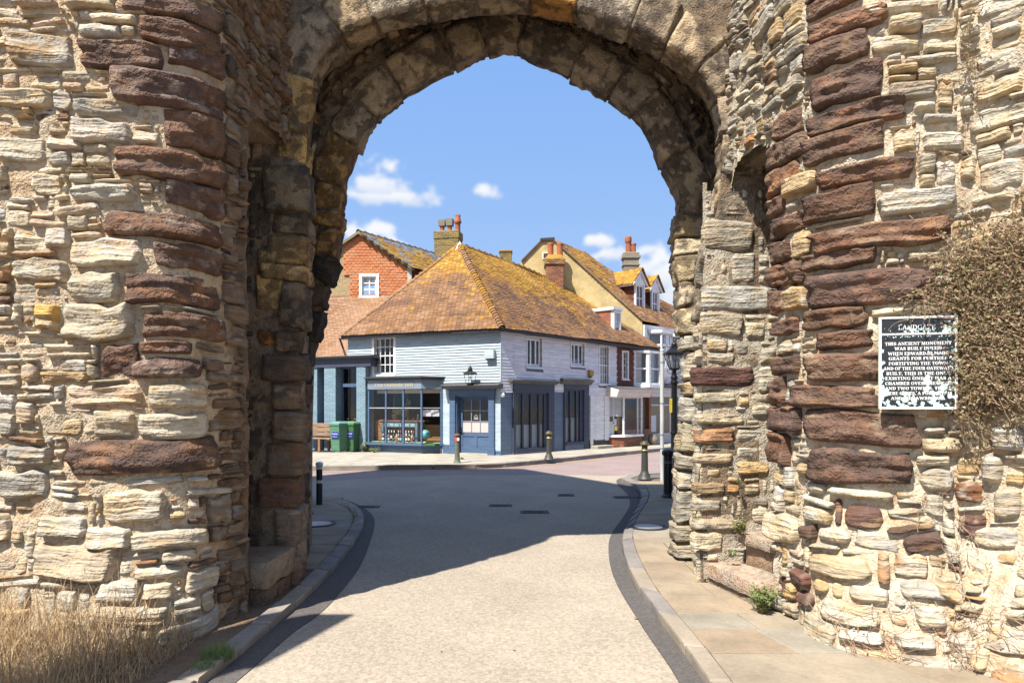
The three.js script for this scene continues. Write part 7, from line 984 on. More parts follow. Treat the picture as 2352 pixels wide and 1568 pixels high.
// ---- at the inn
{
  const lz = 0.34, a = fr(FF, Z7(1812, 520), lz), p = FF.w(a[0], 0, lz), y = (v) => fr(FF, Z7(1812, v), lz)[1], t = thing('porch_lantern', 'black glazed lantern standing on the canopy over the inn door', 'lantern', [p[0], y(622), p[2]], FF.rot); const k = (v) => y(v) - y(622), c = (r, h) => [[-r, h, r], [r, h, r], [r, h, -r], [-r, h, -r]], lo = c(0.1, 0.02), hi = c(0.15, k(515));
  const f = bag(); for (let i = 0; i < 4; i++) { f.tube(lo[i], hi[i], 0.009, 0.009, 5); f.tube(lo[i], lo[(i + 1) % 4], 0.009, 0.009, 5); f.tube(hi[i], hi[(i + 1) % 4], 0.012, 0.012, 5); M('lantern_glass', bag().quad(lo[i], lo[(i + 1) % 4], hi[(i + 1) % 4], hi[i]).geo(), MAT.glass, t); } M('frame', f.geo(), MAT.blackIron, t);
  M('base', bag().hexa(c(0.06, -0.04), c(0.11, 0.015)).geo(), MAT.blackIron, t); M('roof', bag().hexa(c(0.18, k(515) + 0.01), c(0.17, k(505))).hexa(c(0.17, k(505) + 0.001), c(0.07, k(480))).lathe([[0.07, k(482)], [0.09, k(474)], [0.06, k(462)], [0.075, k(455)], [0.05, k(440)], [0.02, k(430)], [0.02, k(420)], [0, k(412)]], 14).geo(), MAT.blackIron, t); M('bulb', bag().ball([0, k(555), 0], 0.035, [1, 1.5, 1]).geo(), std([0.7, 0.62, 0.5], { roughness: 0.3 }), t);
  const b = rect(FF, Z7, 2000, 250, 2100, 350), w = FF.w((b[0] + b[2]) / 2, b[1], 0.03), box = thing('alarm_box', 'pale blue painted alarm box on the inn front', 'alarm box', w, FF.rot), hw = (b[2] - b[0]) / 2; M('case', bag().bbox(-hw, 0, 0, hw, b[3] - b[1], 0.16, 0.012).geo(), H.boardFront[1], box); M('base', bag().box(-hw + 0.02, -0.02, 0, hw - 0.02, -0.001, 0.14).geo(), MAT.black, box);
  const q = rect(FR, Z8, 1142, 472, 1185, 545), w2 = FR.w((q[0] + q[2]) / 2, q[1], 0.03), bx = thing('alarm_box', 'small yellow brown alarm box on the white side wall', 'alarm box', w2, FR.rot), h2 = (q[2] - q[0]) / 2; M('case', bag().hexa([[-h2, 0.05, 0.1], [h2, 0.05, 0.1], [h2, 0, 0], [-h2, 0, 0]], [[-h2, q[3] - q[1] - 0.03, 0.12], [h2, q[3] - q[1] - 0.03, 0.12], [h2, q[3] - q[1], 0], [-h2, q[3] - q[1], 0]]).geo(), paint([0.42, 0.25, 0.06]), bx); M('base', bag().box(-h2 * 0.6, -0.04, 0, h2 * 0.6, -0.002, 0.05).geo(), MAT.black, bx);
  const g = fr(FF, Z7(2180, 748), 0.1), w3 = FF.w(g[0] - 0.03, g[1], 0.1), lamp = thing('globe_lamp', 'small white globe lamp at the inn corner', 'lamp', w3); M('globe', bag().ball([0, 0, 0], 0.075).geo(), MAT.whiteGloss, lamp); M('bracket', bag().tube([0, 0, 0], [0.02, 0, -0.12], 0.025).geo(), MAT.white, lamp);
  const pot = thing('flower_pot', 'round clay pot by the beige shopfront up the street', 'pot', (() => { const e = fr(FR, Z8(1872, 1312), 0.45); return FR.w(e[0], 0.122, 0.45); })()); M('pot', bag().lathe([[0.1, 0], [0.2, 0.12], [0.23, 0.28], [0.17, 0.4], [0.2, 0.44], [0.16, 0.44], [0.14, 0.36], [0, 0.36]], 20).geo(), std([0.26, 0.23, 0.19], { map: T.plain }), pot); M('soil', bag().lathe([[0.145, 0.37], [0, 0.375]], 16).geo(), MAT.earth, pot);
}
{ // what stands in the bay window
  const on = (x, y, o) => { const a = fr(FF, Z7(x, y), o); return FF.w(a[0], a[1], o); }, S = (x, o) => fr(FF, Z7(x, 1100), o)[0], Y = (y, o, x = 1070) => fr(FF, Z7(x, y), o)[1], O = -0.25, fl = Y(1262, 0.2), P = (s, o, y = fl) => FF.w(s, y, o);
  const t0 = S(850, O), t1 = S(1225, O), tt = Y(1040, O) - fl, tb = thing('display_table', 'blue grey table with plank top in the bay window', 'table', P((t0 + t1) / 2, O), FF.rot), hw = (t1 - t0) / 2, tm = paint([0.1, 0.15, 0.2]);
  M('tabletop', bag().bbox(-hw - 0.1, tt, -0.55, hw + 0.35, tt + 0.06, 0.08, 0.008).geo(), H.woodRed, tb); for (const x of [-hw, hw]) for (const z of [0, -0.45]) M('leg', bag().box(x - 0.045, 0, z - 0.045, x + 0.045, tt - 0.001, z + 0.045).geo(), tm, tb); M('apron', bag().box(-hw + 0.046, tt - 0.2, -0.02, hw - 0.046, tt - 0.002, 0.02).geo(), tm, tb);
  for (let i = 0; i < 3; i++) { const d = M('drawer', bag().bbox(lerp(-hw + 0.06, hw - 0.06, i / 3) + 0.015, tt - 0.175, 0.021, lerp(-hw + 0.06, hw - 0.06, (i + 1) / 3) - 0.015, tt - 0.03, 0.035, 0.004).geo(), paint([0.22, 0.36, 0.42]), tb); const c = lerp(-hw + 0.06, hw - 0.06, (i + 0.5) / 3); M('handle', bag().lathe([[0, 0], [0.025, 0.005], [0.03, 0.02], [0, 0.03]], 10, [c, tt - 0.12, 0.045]).geo(), MAT.blackIron, d); }
  const crate = (x0, x1, ytop, o, label) => { const a = S(x0, o), b = S(x1, o), h = Y(ytop, o, (x0 + x1) / 2) - fl, c = thing('slatted_crate', label, 'crate', P((a + b) / 2, o), FF.rot), w = (b - a) / 2; const n = Math.round(h / 0.11); for (let i = 0; i < n; i++) M('slat', bag().bbox(-w, i * h / n + 0.006, -0.02, w, (i + 1) * h / n - 0.004, 0.012, 0.004).geo(), H.wood, c); M('side_slat', bag().box(-w, 0, -0.5, -w + 0.02, h - 0.01, -0.021).box(w - 0.02, 0, -0.5, w, h - 0.01, -0.021).geo(), H.wood, c); M('rim', bag().bbox(-w - 0.02, h, -0.52, w + 0.02, h + 0.035, 0.03, 0.005).geo(), H.wood, c); };
  crate(770, 845, 1040, -0.3, 'slatted wooden crate left of the display table'); crate(1312, 1560, 1085, -0.55, 'wide slatted wooden crate right of the display table');
  M('backing_board', bag().box(-hw + 0.05, 0.02, -0.5, hw - 0.05, tt - 0.02, -0.48).geo(), H.wood, tb);
  // bottles: one made with its parts, the rest clones
  const glass = [[0.012, 0.03, 0.015], [0.02, 0.012, 0.008], [0.03, 0.05, 0.05], [0.3, 0.28, 0.24]].map((c) => std(c, { roughness: 0.15 })), lab = [[0.7, 0.68, 0.62], [0.55, 0.05, 0.05], [0.3, 0.5, 0.6], [0.65, 0.6, 0.45]].map((c) => std(c));
  const make = (g, l) => { const b = thing('wine_bottle', '', 'bottle', [0, 0, 0], 0, 'wine bottles under the display table'); M('body', bag().lathe([[0, 0], [0.038, 0], [0.038, 0.19], [0.03, 0.225], [0.015, 0.25], [0.014, 0.3], [0.017, 0.305], [0.017, 0.315], [0, 0.315]], 14).geo(), g, b); M('paper_label', bag().lathe([[0.0388, 0.06], [0.0388, 0.16]], 14).geo(), l, b); M('capsule', bag().lathe([[0.0155, 0.255], [0.0155, 0.3], [0.018, 0.306], [0.018, 0.317], [0, 0.318]], 12).geo(), l === lab[2] ? lab[1] : lab[0], b); return b; };
  const protos = []; for (let i = 0; i < 4; i++) { const b = make(glass[i], lab[[0, 3, 2, 1][i]]); protos.push(b); }
  const spots = [[853, 1190, 0.1, 0], [915, 1130, -0.3, 0], [945, 1130, -0.28, 1], [975, 1135, -0.2, 0], [915, 1190, 0.12, 2], [1000, 1190, 0.15, 3], [1022, 1140, -0.25, 0], [1045, 1145, -0.2, 1], [1068, 1135, -0.3, 2], [1022, 1195, 0.1, 1], [1048, 1200, 0.12, 2], [1105, 1140, -0.25, 3], [1135, 1145, -0.2, 0], [1165, 1140, -0.28, 1], [1185, 1145, -0.22, 2], [1110, 1195, 0.1, 0], [1140, 1200, 0.12, 1], [1170, 1200, 0.14, 3], [965, 1200, 0.14, 1]];
  const seen = [0, 0, 0, 0], kinds = ['green wine bottle with white label', 'dark wine bottle with cream label', 'blue grey wine bottle with pale blue label', 'pale bottle with red label'];
  spots.forEach(([x, y, o, k], i) => { let b = protos[k]; if (seen[k]++) { b = protos[k].clone(); b.name = numbered('wine_bottle'); scene.add(b); } const s = S(x, o), pp = P(s, o); b.position.set(...pp); const sc = o > 0 ? 0.8 : 1.15; b.scale.set(1.15, sc, 1.15); const back = o < 0; const row = spots.filter((q) => (q[2] < 0) === back).sort((u, v) => u[0] - v[0]), nth = row.indexOf(spots[i]); b.userData.label = kinds[k] + ', ' + ['first', 'second', 'third', 'fourth', 'fifth', 'sixth', 'seventh', 'eighth', 'ninth', 'tenth', 'eleventh', 'twelfth'][nth] + ' from the left in the ' + (back ? 'back row' : 'front row'); });
  const gp = P(S(1317, 0.12), 0.12), gb = thing('desk_globe', 'turquoise globe on a brass foot at the right of the bay window', 'globe', gp); const r = 0.155; M('ball', bag().ball([0, r + 0.1, 0], r, [1, 1, 1], 24).geo(), std([0.14, 0.5, 0.58], { roughness: 0.4, map: T.plain }), gb); M('foot', bag().lathe([[0.11, 0], [0.11, 0.02], [0.03, 0.04], [0.02, 0.1]], 18).geo(), H.brass, gb); M('meridian', bag().add(new THREE.TorusGeometry(r + 0.012, 0.006, 6, 30, Math.PI), new THREE.Matrix4().makeRotationZ(-Math.PI / 2 + 0.4).setPosition(0, r + 0.1, 0)).geo(), H.brass, gb);
  // trained tree in a wooden tub on the table, stones and a candle beside it
  const tp = P(S(1010, O - 0.15), O - 0.15, fl + tt + 0.06), tr = thing('potted_plant', 'pale leaved plant in a wooden tub on the display table', 'potted plant', tp); M('tub', bag().lathe([[0.1, 0], [0.13, 0.2], [0.115, 0.2], [0.11, 0.17], [0, 0.17]], 10, [-0.08, 0, 0]).geo(), std([0.4, 0.28, 0.22], { map: T.wood }), tr);
  { const b = bag(); let p = [-0.05, 0.15, 0]; const c = new THREE.CatmullRomCurve3([[-0.1, 0.15, 0], [-0.12, 0.5, 0], [-0.06, 0.95, -0.02], [0.12, 1.12, -0.05], [0.3, 1.0, -0.05], [0.36, 0.7, 0], [0.33, 0.35, 0]].map((q) => new THREE.Vector3(...q))); b.add(new THREE.TubeGeometry(c, 30, 0.035, 7)); M('trunk', b.geo(), std([0.16, 0.1, 0.09], { map: T.wood }), tr); const lf = bag(), r0 = mulberry(3); for (let i = 0; i < 420; i++) { const k = r0(), ce = k < 0.5 ? [0.02, 0.3, 0.05, 0.2, 0.14] : k < 0.8 ? [0.3, 0.22, 0.06, 0.16, 0.2] : [0.38, 0.6, 0.03, 0.1, 0.16], x = ce[0] + (r0() + r0() - 1) * ce[3], y = ce[1] + (r0() + r0() - 1) * ce[4], z = ce[2] + (r0() - 0.5) * 0.2, s = 0.02 + r0() * 0.02, a = r0() * 6.28, e = r0() * 2 - 1, ca = Math.cos(a) * s, sa = Math.sin(a) * s; lf.quad([x - ca, y - s * 0.5, z + e * s], [x + sa * 0.6, y - sa, z], [x + ca, y + s * 0.5, z - e * s], [x - sa * 0.6, y + sa, z]); } stuff('foliage', lf.geo(), new THREE.MeshPhysicalMaterial({ color: new THREE.Color().setRGB(0.4, 0.46, 0.3), transmission: 0.3, roughness: 0.9, thickness: 0 }), tr); }
  const ca = thing('candlestick', 'pale candle holder on the right end of the display table', 'candle', P(S(1235, O - 0.1), O - 0.1, fl + tt + 0.06)); M('candle', bag().lathe([[0.04, 0], [0.05, 0.05], [0.03, 0.07], [0.03, 0.2], [0, 0.2]], 12).geo(), H.curtain, ca); M('wick', bag().tube([0, 0.2, 0], [0, 0.23, 0], 0.004, 0.003, 5).geo(), MAT.black, ca);
  [[1130, 'rough round stone ornament on the display table next to the plant'], [1190, 'rough round stone ornament on the display table near the candle']].forEach(([x, l], i) => { const n = thing('stone_ornament', l, 'stone', P(S(x, O - 0.08), O - 0.08, fl + tt + 0.06)), g = new THREE.IcosahedronGeometry(0.06, 2), Pn = g.attributes.position; for (let k = 0; k < Pn.count; k++) { const v = new THREE.Vector3().fromBufferAttribute(Pn, k), s = 0.85 + 0.4 * (vnoise(v.x * 30, v.y * 30, v.z * 30 + i)); Pn.setXYZ(k, v.x * s, Math.max(-0.045, v.y * s) + 0.045, v.z * s); } g.computeVertexNormals(); M('stone', g, H.benchWood, n); });
  // two notices on the angled pane
  for (const [x0, x1, l] of [[1286, 1368, 'left of the two white notices in the bay pane'], [1378, 1460, 'right of the two white notices in the bay pane']]) { const o0 = 0.5 * (1497 - (x0 + x1) / 2) / (1497 - 1272) - 0.06, a = S(x0, o0), b = S(x1, o0), y0 = Y(982, o0, (x0 + x1) / 2), y1 = Y(912, o0, (x0 + x1) / 2), n = thing('paper_notice', l, 'notice', P((a + b) / 2, o0, y0), FF.rot + 0.62); const w = (b - a) / 2 * 1.1; M('sheet', bag().box(-w, 0, -0.002, w, y1 - y0, 0.002).geo(), std([0.66, 0.64, 0.7]), n); M('pin', bag().ball([0, y1 - y0 - 0.03, 0.006], 0.012).geo(), MAT.black, n); }
}
{ // bins and bench by the annexe
  const mk = (X, Y, col, lid, turn, label) => {
    const o = X < 450 ? 0.8 : 0.42, s = fr(FF, Z7(X, Y), o), t = thing('wheelie_bin', label, 'bin', FF.w(s[0], 0.12, o), FF.rot + turn, 'green wheeled bins by the annexe'), small = t.scale.set(0.82, 0.96, 0.82), c = (w, d, y, z = 0) => [[-w, y, d + z], [w, y, d + z], [w, y, -d + z], [-w, y, -d + z]];
    M('body', bag().hexa(c(0.23, 0.24, 0.03), c(0.25, 0.28, 0.5)).hexa(c(0.25, 0.28, 0.5), c(0.275, 0.32, 0.96)).hexa(c(0.295, 0.345, 0.96), c(0.295, 0.345, 1.0)).geo(), col, t);
    M('lid', bag().hexa(c(0.31, 0.36, 1.001, -0.01), c(0.31, 0.36, 1.04, -0.01)).hexa(c(0.3, 0.35, 1.041, -0.01), c(0.22, 0.2, 1.1, -0.04)).box(-0.2, 1.06, -0.42, 0.2, 1.1, -0.34).geo(), lid, t);
    for (const x of [-0.2, 0.2]) M('wheel', bag().add(new THREE.CylinderGeometry(0.1, 0.1, 0.05, 18), new THREE.Matrix4().makeRotationZ(Math.PI / 2).setPosition(x, 0.1, -0.27)).geo(), MAT.black, t);
    const tx = canvasTex(256, 220, (g, w, h) => { g.fillStyle = '#1c2c86'; g.fillRect(0, 0, w, h); g.fillStyle = '#e9c83c'; g.font = 'bold italic 62px sans-serif'; g.fillText('JM', 8, 76); g.fillStyle = '#e8e6e0'; g.font = 'bold 22px sans-serif'; g.fillText('WASTE', 150, 34); g.font = '18px sans-serif'; g.fillStyle = '#e9c83c'; g.fillText('environmental', 102, 72); g.fillStyle = '#f2f0ea'; g.font = 'bold 34px sans-serif'; g.fillText('Tel: 01424 722', 6, 136); g.font = '22px sans-serif'; g.fillText('www.jmwaste.org.uk', 6, 190); });
    const pg = new THREE.PlaneGeometry(0.4, 0.36); pg.rotateX(-0.09); pg.translate(0.03, 0.68, 0.305); M('sticker', pg, std([0.9, 0.9, 0.9], { map: tx, roughness: 0.5 }), t);
  };
  mk(372, 1405, paint([0.085, 0.21, 0.125]), paint([0.14, 0.28, 0.25]), -0.1, 'pale green wheelie bin with blue sticker nearer the bench'); mk(512, 1372, paint([0.045, 0.13, 0.055]), paint([0.1, 0.23, 0.11]), 0.05, 'darker green wheelie bin with blue sticker beside the inn window');
  const o = 1.05, e = fr(FF, Z7(258, 1260), o), b = thing('wooden_bench', 'weathered wooden bench against the annexe, half hidden by the gate', 'bench', FF.w(e[0] - 0.75, 0.12, o), FF.rot);
  for (let i = 0; i < 4; i++) M('seat_slat', bag().bbox(-0.75, 0.43, -0.45 + i * 0.115, 0.75, 0.465, -0.345 + i * 0.115, 0.006).geo(), H.benchWood, b); for (let i = 0; i < 3; i++) M('back_slat', bag().bbox(-0.75, 0.52 + i * 0.16, -0.5, 0.42, 0.66 + i * 0.16, -0.47, 0.006).geo(), H.benchWood, b);
  for (const x of [-0.6, 0.28]) { M('leg', bag().bbox(x - 0.05, 0, -0.08, x + 0.05, 0.429, 0, 0.006).geo(), H.wood, b); M('leg', bag().bbox(x - 0.05, 0, -0.56, x + 0.05, 0.95, -0.505, 0.006).geo(), H.wood, b); }
}
// ---------------------------------------------------------------- plants
const leafMat = (c) => new THREE.MeshPhysicalMaterial({ color: 0xffffff, transmission: 0.35, thickness: 0, roughness: 0.9 });
function instances(name, geo, mat, list, parent) { const im = new THREE.InstancedMesh(geo, mat, list.length), c = new THREE.Color(); list.forEach(([m, rgb], i) => { im.setMatrixAt(i, m); c.setRGB(...rgb); im.setColorAt(i, c); }); im.name = name; im.userData.kind = 'stuff'; parent.add(im); return im; }
const bladeGeo = (() => { const g = bag(), n = 4; for (let i = 0; i < n; i++) { const a = i / n, b = (i + 1) / n, w = (t) => 0.5 * (1 - t * 0.85), z = (t) => 0.35 * t * t; g.quad([-w(a), a, z(a)], [w(a), a, z(a)], [w(b), b, z(b)], [-w(b), b, z(b)]); } return g.geo(); })();
const leafGeo = (() => { const g = bag(); g.quad([0, 0, 0], [0.5, 0.5, 0.08], [0, 0.55, 0], [-0.5, 0.5, 0.08]); g.quad([0.5, 0.5, 0.08], [0, 1, 0.05], [-0.5, 0.5, 0.08], [0, 0.55, 0]); return g.geo(); })();
const e3 = (x, y, z) => new THREE.Euler(x, y, z, 'YXZ');
const mat4 = (p, e, s) => new THREE.Matrix4().compose(new THREE.Vector3(...p), new THREE.Quaternion().setFromEuler(e), new THREE.Vector3(...s));
{ // dry grass at the foot of the left tower
  const g = thing('dry_grass', 'tall dry straw coloured grass at the foot of the left tower', 'grass', [-3.1, 0.05, -4.7]); g.userData.kind = 'stuff';
  const list = [], green = [];
  for (let i = 0; i < 6200; i++) {
    const x = rr(-4.2, -2.28), z = -rr(3.3, 5.0), k = fbm(x * 3, z * 3, 2, 3); if (k < 0.3) continue; const edge = sstep(-2.25, -2.75, x); const back = sstep(-4.0, -4.8, z);
    const h = rr(0.16, 0.52) * (0.45 + 0.75 * edge) * (0.55 + 0.55 * k) * (0.7 + 0.5 * back), w = rr(0.0035, 0.009), c = mix3([0.46, 0.31, 0.16], [0.62, 0.46, 0.26], rnd()), d = rr(0.55, 1.1);
    const flat = rnd() < 0.3 ? rr(0.5, 1.25) : rr(0, 0.45);
    list.push([mat4([x + 3.1, 0, z + 4.7], e3(flat, rr(0, 6.28), 0), [w, h, h * rr(0.4, 1.4)]), c.map((v) => v * d)]);
  }
  for (let i = 0; i < 1500; i++) { const x = rr(-4.2, -2.4), z = -rr(3.4, 4.9), k = fbm(x * 2 + 9, z * 2, 5, 3); if (k < 0.5) continue; green.push([mat4([x + 3.1, 0, z + 4.7], e3(rr(0, 0.9), rr(0, 6.28), 0), [rr(0.004, 0.008), rr(0.06, 0.18), 0.1]), mix3([0.07, 0.12, 0.03], [0.16, 0.19, 0.05], rnd())]); }
  instances('dry_blade', bladeGeo, leafMat(), list, g); instances('green_blade', bladeGeo, leafMat(), green, g);
  const heads = []; for (let i = 0; i < 260; i++) { const [m] = pick(list), tip = new THREE.Vector3(0, 0.98, 0.33).applyMatrix4(m); heads.push([mat4([tip.x, tip.y - 0.03, tip.z], e3(rr(0, 0.4), rr(0, 6.28), 0), [0.008, 0.07, 0.02]), [0.5, 0.36, 0.18]]); } instances('seed_head', leafGeo, leafMat(), heads, g);
}
function leafyPlant(label, at, n, r, h, size, cols, lean = 0.3, name = 'leafy_weed') {
  const t = thing(name, label, 'plant', at), list = [], st = bag();
  for (let s = 0; s < Math.max(5, n / 14); s++) { const a = rr(0, 6.28), l = rr(0.3, 1), q = [Math.cos(a) * r * l, h * rr(0.5, 1) * (1.1 - l * 0.5), Math.sin(a) * r * l]; st.tube([q[0] * 0.15, 0, q[2] * 0.15], q, 0.003, 0.0015, 4); for (let i = 0; i < 14; i++) { const k = rr(0.25, 1.05), j = () => rr(-0.5, 0.5) * r * 0.35; const c = mix3(pick(cols), pick(cols), rnd()); const sz = size * rr(0.6, 1.2); list.push([mat4([q[0] * k + j(), Math.max(0.005, q[1] * k + j() * 0.5), q[2] * k + j()], e3(rr(0.5, 1.6), rr(0, 6.28), rr(-0.4, 0.4)), [sz * 0.75, sz, sz]), c]); } }
  M('stem', st.geo(), std([0.2, 0.16, 0.06]), t); instances('leaf', leafGeo, leafMat(), list, t); return t;
}
const GREENS = [[0.12, 0.2, 0.03], [0.2, 0.27, 0.05], [0.08, 0.15, 0.025], [0.26, 0.29, 0.06]];
{ const p = onGround(1733, 1398, 0.09); leafyPlant('bright green leafy weed at the end of the pale stone block', [p[0] + 0.03, 0.09, p[1] + 0.1], 330, 0.14, 0.24, 0.035, GREENS); }
leafyPlant('small green and brown weed inside the right niche', [2.06, 0.58, -6.16], 200, 0.09, 0.17, 0.028, [...GREENS, [0.25, 0.2, 0.07]]);
leafyPlant('tiny green weed below the niche ledge', [2.0, 0.36, -6.22], 70, 0.05, 0.09, 0.025, GREENS);
leafyPlant('tiny green weed growing from the joints of the right jamb', [2.1, 1.02, -6.3], 40, 0.04, 0.06, 0.018, GREENS);
{ const f = (x, y, o, n, l, r, h) => { const s = fr(FF, Z7(x, y), o); leafyPlant(l, FF.w(s[0], 0.122, o), n, r, h, 0.055, [[0.2, 0.26, 0.07], [0.3, 0.34, 0.12], [0.14, 0.2, 0.05]]); };
  f(640, 1385, 0.35, 160, 'leafy weed between the darker bin and the bay window', 0.16, 0.34); f(760, 1400, 0.62, 150, 'pale weed at the foot of the bay window plinth', 0.22, 0.2); f(1715, 1500, 1.9, 40, 'low weed at the foot of the slim bollard', 0.08, 0.05); }
{ // grass tufts along the left kerb
  const tuft = (x, z, n, r, h, label) => { const t = thing('grass_tuft', label, 'grass', [x, 0.05, z]), l = []; for (let i = 0; i < n; i++) { const a = rr(0, 6.28), d = Math.sqrt(rnd()) * r; l.push([mat4([Math.cos(a) * d, 0, Math.sin(a) * d], e3(rr(0, 0.7), rr(0, 6.28), 0), [0.005, h * rr(0.5, 1.1), h * 0.6]), mix3([0.09, 0.16, 0.03], [0.2, 0.26, 0.06], rnd())]); } instances('blade', bladeGeo, leafMat(), l, t); };
  const p = onGround(500, 1508, 0.06); tuft(p[0], p[1], 420, 0.11, 0.12, 'green grass tuft on the verge between the dry grass and the kerb'); const q = onGround(465, 1535, 0.06); tuft(q[0], q[1], 160, 0.07, 0.08, 'smaller green grass tuft nearer the camera on the verge');
}
{ // moss and weeds in the joints of the left kerb
  const g = thing('kerb_moss', 'green moss and grass in the joint along the left kerb', 'moss', [-2.4, 0.06, -9]); g.userData.kind = 'stuff'; const l = [];
  for (const [x, z] of leftKerb) { if (z > -7.2 || z < -11.6) continue; for (let i = 0; i < 16; i++) { if (vnoise(x * 4, z * 4) < 0.35) continue; l.push([mat4([x + rr(-0.03, 0.05) + 2.4, 0.005, z + rr(-0.1, 0.1) + 9], e3(rr(0, 1.1), rr(0, 6.28), 0), [0.008, rr(0.012, 0.035), 0.02]), mix3([0.07, 0.11, 0.015], [0.16, 0.2, 0.04], rnd())]); } }
  for (const [x, z] of rightGut) { if (z > -11 || z < -14) continue; for (let i = 0; i < 14; i++) l.push([mat4([x + rr(-0.05, 0.02) + 2.4, -0.04, z + rr(-0.1, 0.1) + 9], e3(rr(0, 1.1), rr(0, 6.28), 0), [0.008, rr(0.012, 0.03), 0.02]), mix3([0.07, 0.11, 0.015], [0.16, 0.2, 0.04], rnd())]); }
  instances('moss_blade', bladeGeo, leafMat(), l, g);
}
{ // creeper on the right tower: a mat of thin twigs with small dry leaves
  const W = wallR, t = thing('creeper', 'half dry creeper with small olive leaves spreading over the right tower beside the plaque', 'creeper', [2.9, 0, -4.8]); t.userData.kind = 'stuff';
  const blobs = [[2235, 650, 40, 40, 0.6], [2290, 640, 60, 70, 0.9], [2330, 650, 60, 90, 1], [2255, 740, 48, 80, 0.9], [2300, 760, 80, 90, 1], [2250, 830, 48, 80, 0.9], [2290, 860, 70, 70, 1], [2228, 890, 30, 50, 0.5], [2265, 930, 45, 40, 0.5], [2240, 985, 30, 40, 0.3], [2130, 690, 60, 30, 0.5], [2330, 590, 40, 40, 0.8], [2180, 600, 40, 40, 0.35], [2250, 130, 30, 110, 0.14], [2225, 500, 35, 80, 0.1], [2180, 360, 40, 40, 0.1], [2350, 820, 50, 120, 1], [2345, 570, 60, 60, 0.9], [2205, 650, 50, 30, 0.5], [2160, 655, 60, 22, 0.4], [2370, 700, 50, 90, 1], [2260, 1420, 110, 60, 0.2], [2050, 1410, 120, 60, 0.15], [2200, 1270, 60, 70, 0.12], [2150, 1150, 60, 40, 0.1], [2110, 520, 50, 20, 0.2]];
  const twigs = bag(), leaves = [], R = mulberry(909);
  const put = (s, h, o) => { const q = W.at(s, h, o); return [q[0] - 2.9, q[1], q[2] + 4.8]; };
  for (const [X, Y, rx, ry, den] of blobs) {
    const dry = Y > 1050 || X < 2190 && Y < 600, n = Math.round(rx * ry * den * 0.056);
    for (let i = 0; i < n; i++) {
      const a = R() * 6.283, d = Math.sqrt(R()), c = W.px(X + Math.cos(a) * d * rx, Y + Math.sin(a) * d * ry); let [s, h] = c, o = 0.03 + R() * 0.1 * (dry ? 0.5 : 1.3), dir = R() * 6.283; let p = put(s, h, o); const segs = 4 + (R() * 4 | 0);
      for (let k = 0; k < segs; k++) { dir += (R() - 0.5) * 1.3; const l = 0.022 + R() * 0.03; s += Math.cos(dir) * l; h += Math.sin(dir) * l * 0.8 - 0.004; o = clamp(o + (R() - 0.45) * 0.03, 0.01, 0.2); const q = put(s, h, o), nrm = 0.0014 + 0.0014 * R(); const vx = q[0] - p[0], vy = q[1] - p[1], ll = Math.hypot(vx, vy) || 1; const ox = -vy / ll * nrm, oy = vx / ll * nrm; twigs.quad([p[0] - ox, p[1] - oy, p[2]], [p[0] + ox, p[1] + oy, p[2]], [q[0] + ox, q[1] + oy, q[2]], [q[0] - ox, q[1] - oy, q[2]]);
        if (!dry || R() < 0.12) for (let j = 0; j < 1 + (R() < 0.4); j++) { const sz = 0.012 + R() * 0.014, m = R(); leaves.push([mat4([q[0] + (R() - 0.5) * 0.03, q[1] + (R() - 0.5) * 0.03, q[2] + (R() - 0.3) * 0.03], e3(R() * 3, R() * 6.28, R() * 3), [sz * 0.8, sz, sz]), m < 0.55 ? [0.37, 0.28, 0.15] : m < 0.82 ? [0.3, 0.26, 0.14] : m < 0.93 ? [0.22, 0.25, 0.08] : [0.48, 0.42, 0.27]]); }
        p = q; }
    }
  }
  M('twig', twigs.geo(), std([0.25, 0.16, 0.1]), t).userData.kind = 'stuff'; instances('leaf', leafGeo, leafMat(), leaves, t); console.log('creeper leaves', leaves.length);
}
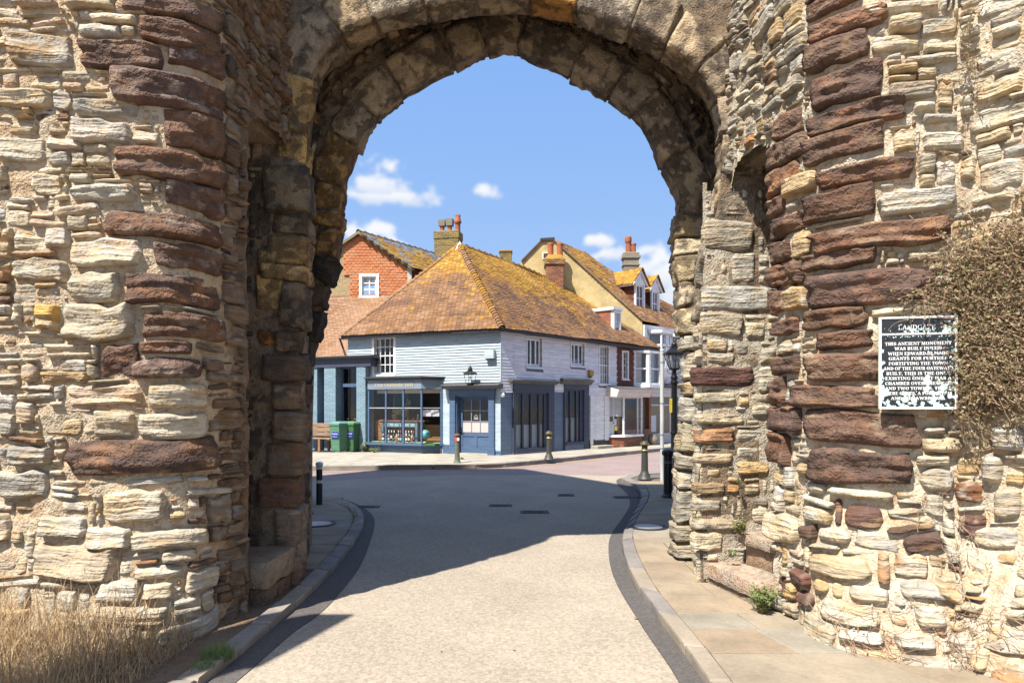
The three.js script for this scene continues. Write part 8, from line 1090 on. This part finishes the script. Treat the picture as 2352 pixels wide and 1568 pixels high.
{ // tree far up the street
  const x = 14, z = -58, t = thing('far_tree', 'green tree showing above the roofs at the right end of the street', 'tree', [x, 0, z]); M('trunk', bag().tube([0, 0, 0], [0.1, 4, 0], 0.3, 0.18).tube([0.1, 4, 0], [1.2, 6.5, 0.3], 0.16, 0.06).tube([0.1, 4, 0], [-1.1, 6.4, -0.4], 0.15, 0.06).geo(), std([0.1, 0.07, 0.05]), t); const l = [], R = mulberry(4); for (let i = 0; i < 5000; i++) { const c = [[0, 6.4, 0, 2], [1.6, 6, 0.4, 1.5], [-1.6, 5.8, -0.3, 1.6], [0.4, 7.5, 0, 1.3]][i % 4], a = R() * 6.28, b = Math.acos(R() * 2 - 1), d = c[3] * Math.cbrt(0.2 + 0.8 * R()) * (0.8 + 0.4 * vnoise(a * 2, b * 3, i % 4)); l.push([mat4([c[0] + d * Math.sin(b) * Math.cos(a), c[1] + d * Math.cos(b) * 0.8, c[2] + d * Math.sin(b) * Math.sin(a)], e3(R() * 3, R() * 6, R() * 3), [0.14, 0.22, 0.2]), mix3([0.05, 0.09, 0.02], [0.12, 0.16, 0.035], R())]); } instances('crown', leafGeo, leafMat(), l, t);
}
{ // dead leaves and grit lying in the gutters and on the lane
  const t = thing('leaf_litter', 'dead leaves and grit lying in the gutters and scattered on the lane', 'leaf litter', [0, 0.012, -6]); t.userData.kind = 'stuff'; const l = [];
  const put = (x, z, s) => l.push([mat4([x, 0.004, z + 6], e3(rr(1.2, 1.75), rr(0, 6.28), rr(-0.2, 0.2)), [s * rr(0.5, 0.9), s, s]), mix3([0.16, 0.09, 0.04], [0.34, 0.24, 0.12], rnd())]);
  for (const line of [leftGut, rightGut]) for (const [x, z] of line) { if (z > -3.4 || z < -13) continue; for (let i = 0; i < 7; i++) put(x + (line === leftGut ? 1 : -1) * Math.abs(rr(-0.06, 0.09)), z + rr(-0.15, 0.15), rr(0.004, 0.016)); }
  for (const [X, Y, s] of [[1458, 1425, 0.035], [1186, 1497, 0.03], [900, 1440, 0.02], [1184, 1410, 0.022], [1010, 1500, 0.025], [1290, 1372, 0.02], [1330, 1535, 0.02], [1040, 1350, 0.02]]) { const [x, z] = onGround(X, Y); put(x, z, s); }
  for (let i = 0; i < 60; i++) { const x = rr(-1.2, 1.4), z = -rr(4, 9); put(x, z, rr(0.004, 0.012)); }
  instances('dead_leaf', leafGeo, leafMat(), l, t);
}
scene.traverse((o) => { if (o.isMesh) { o.castShadow = true; o.receiveShadow = true; } });
renderer.render(scene, camera);
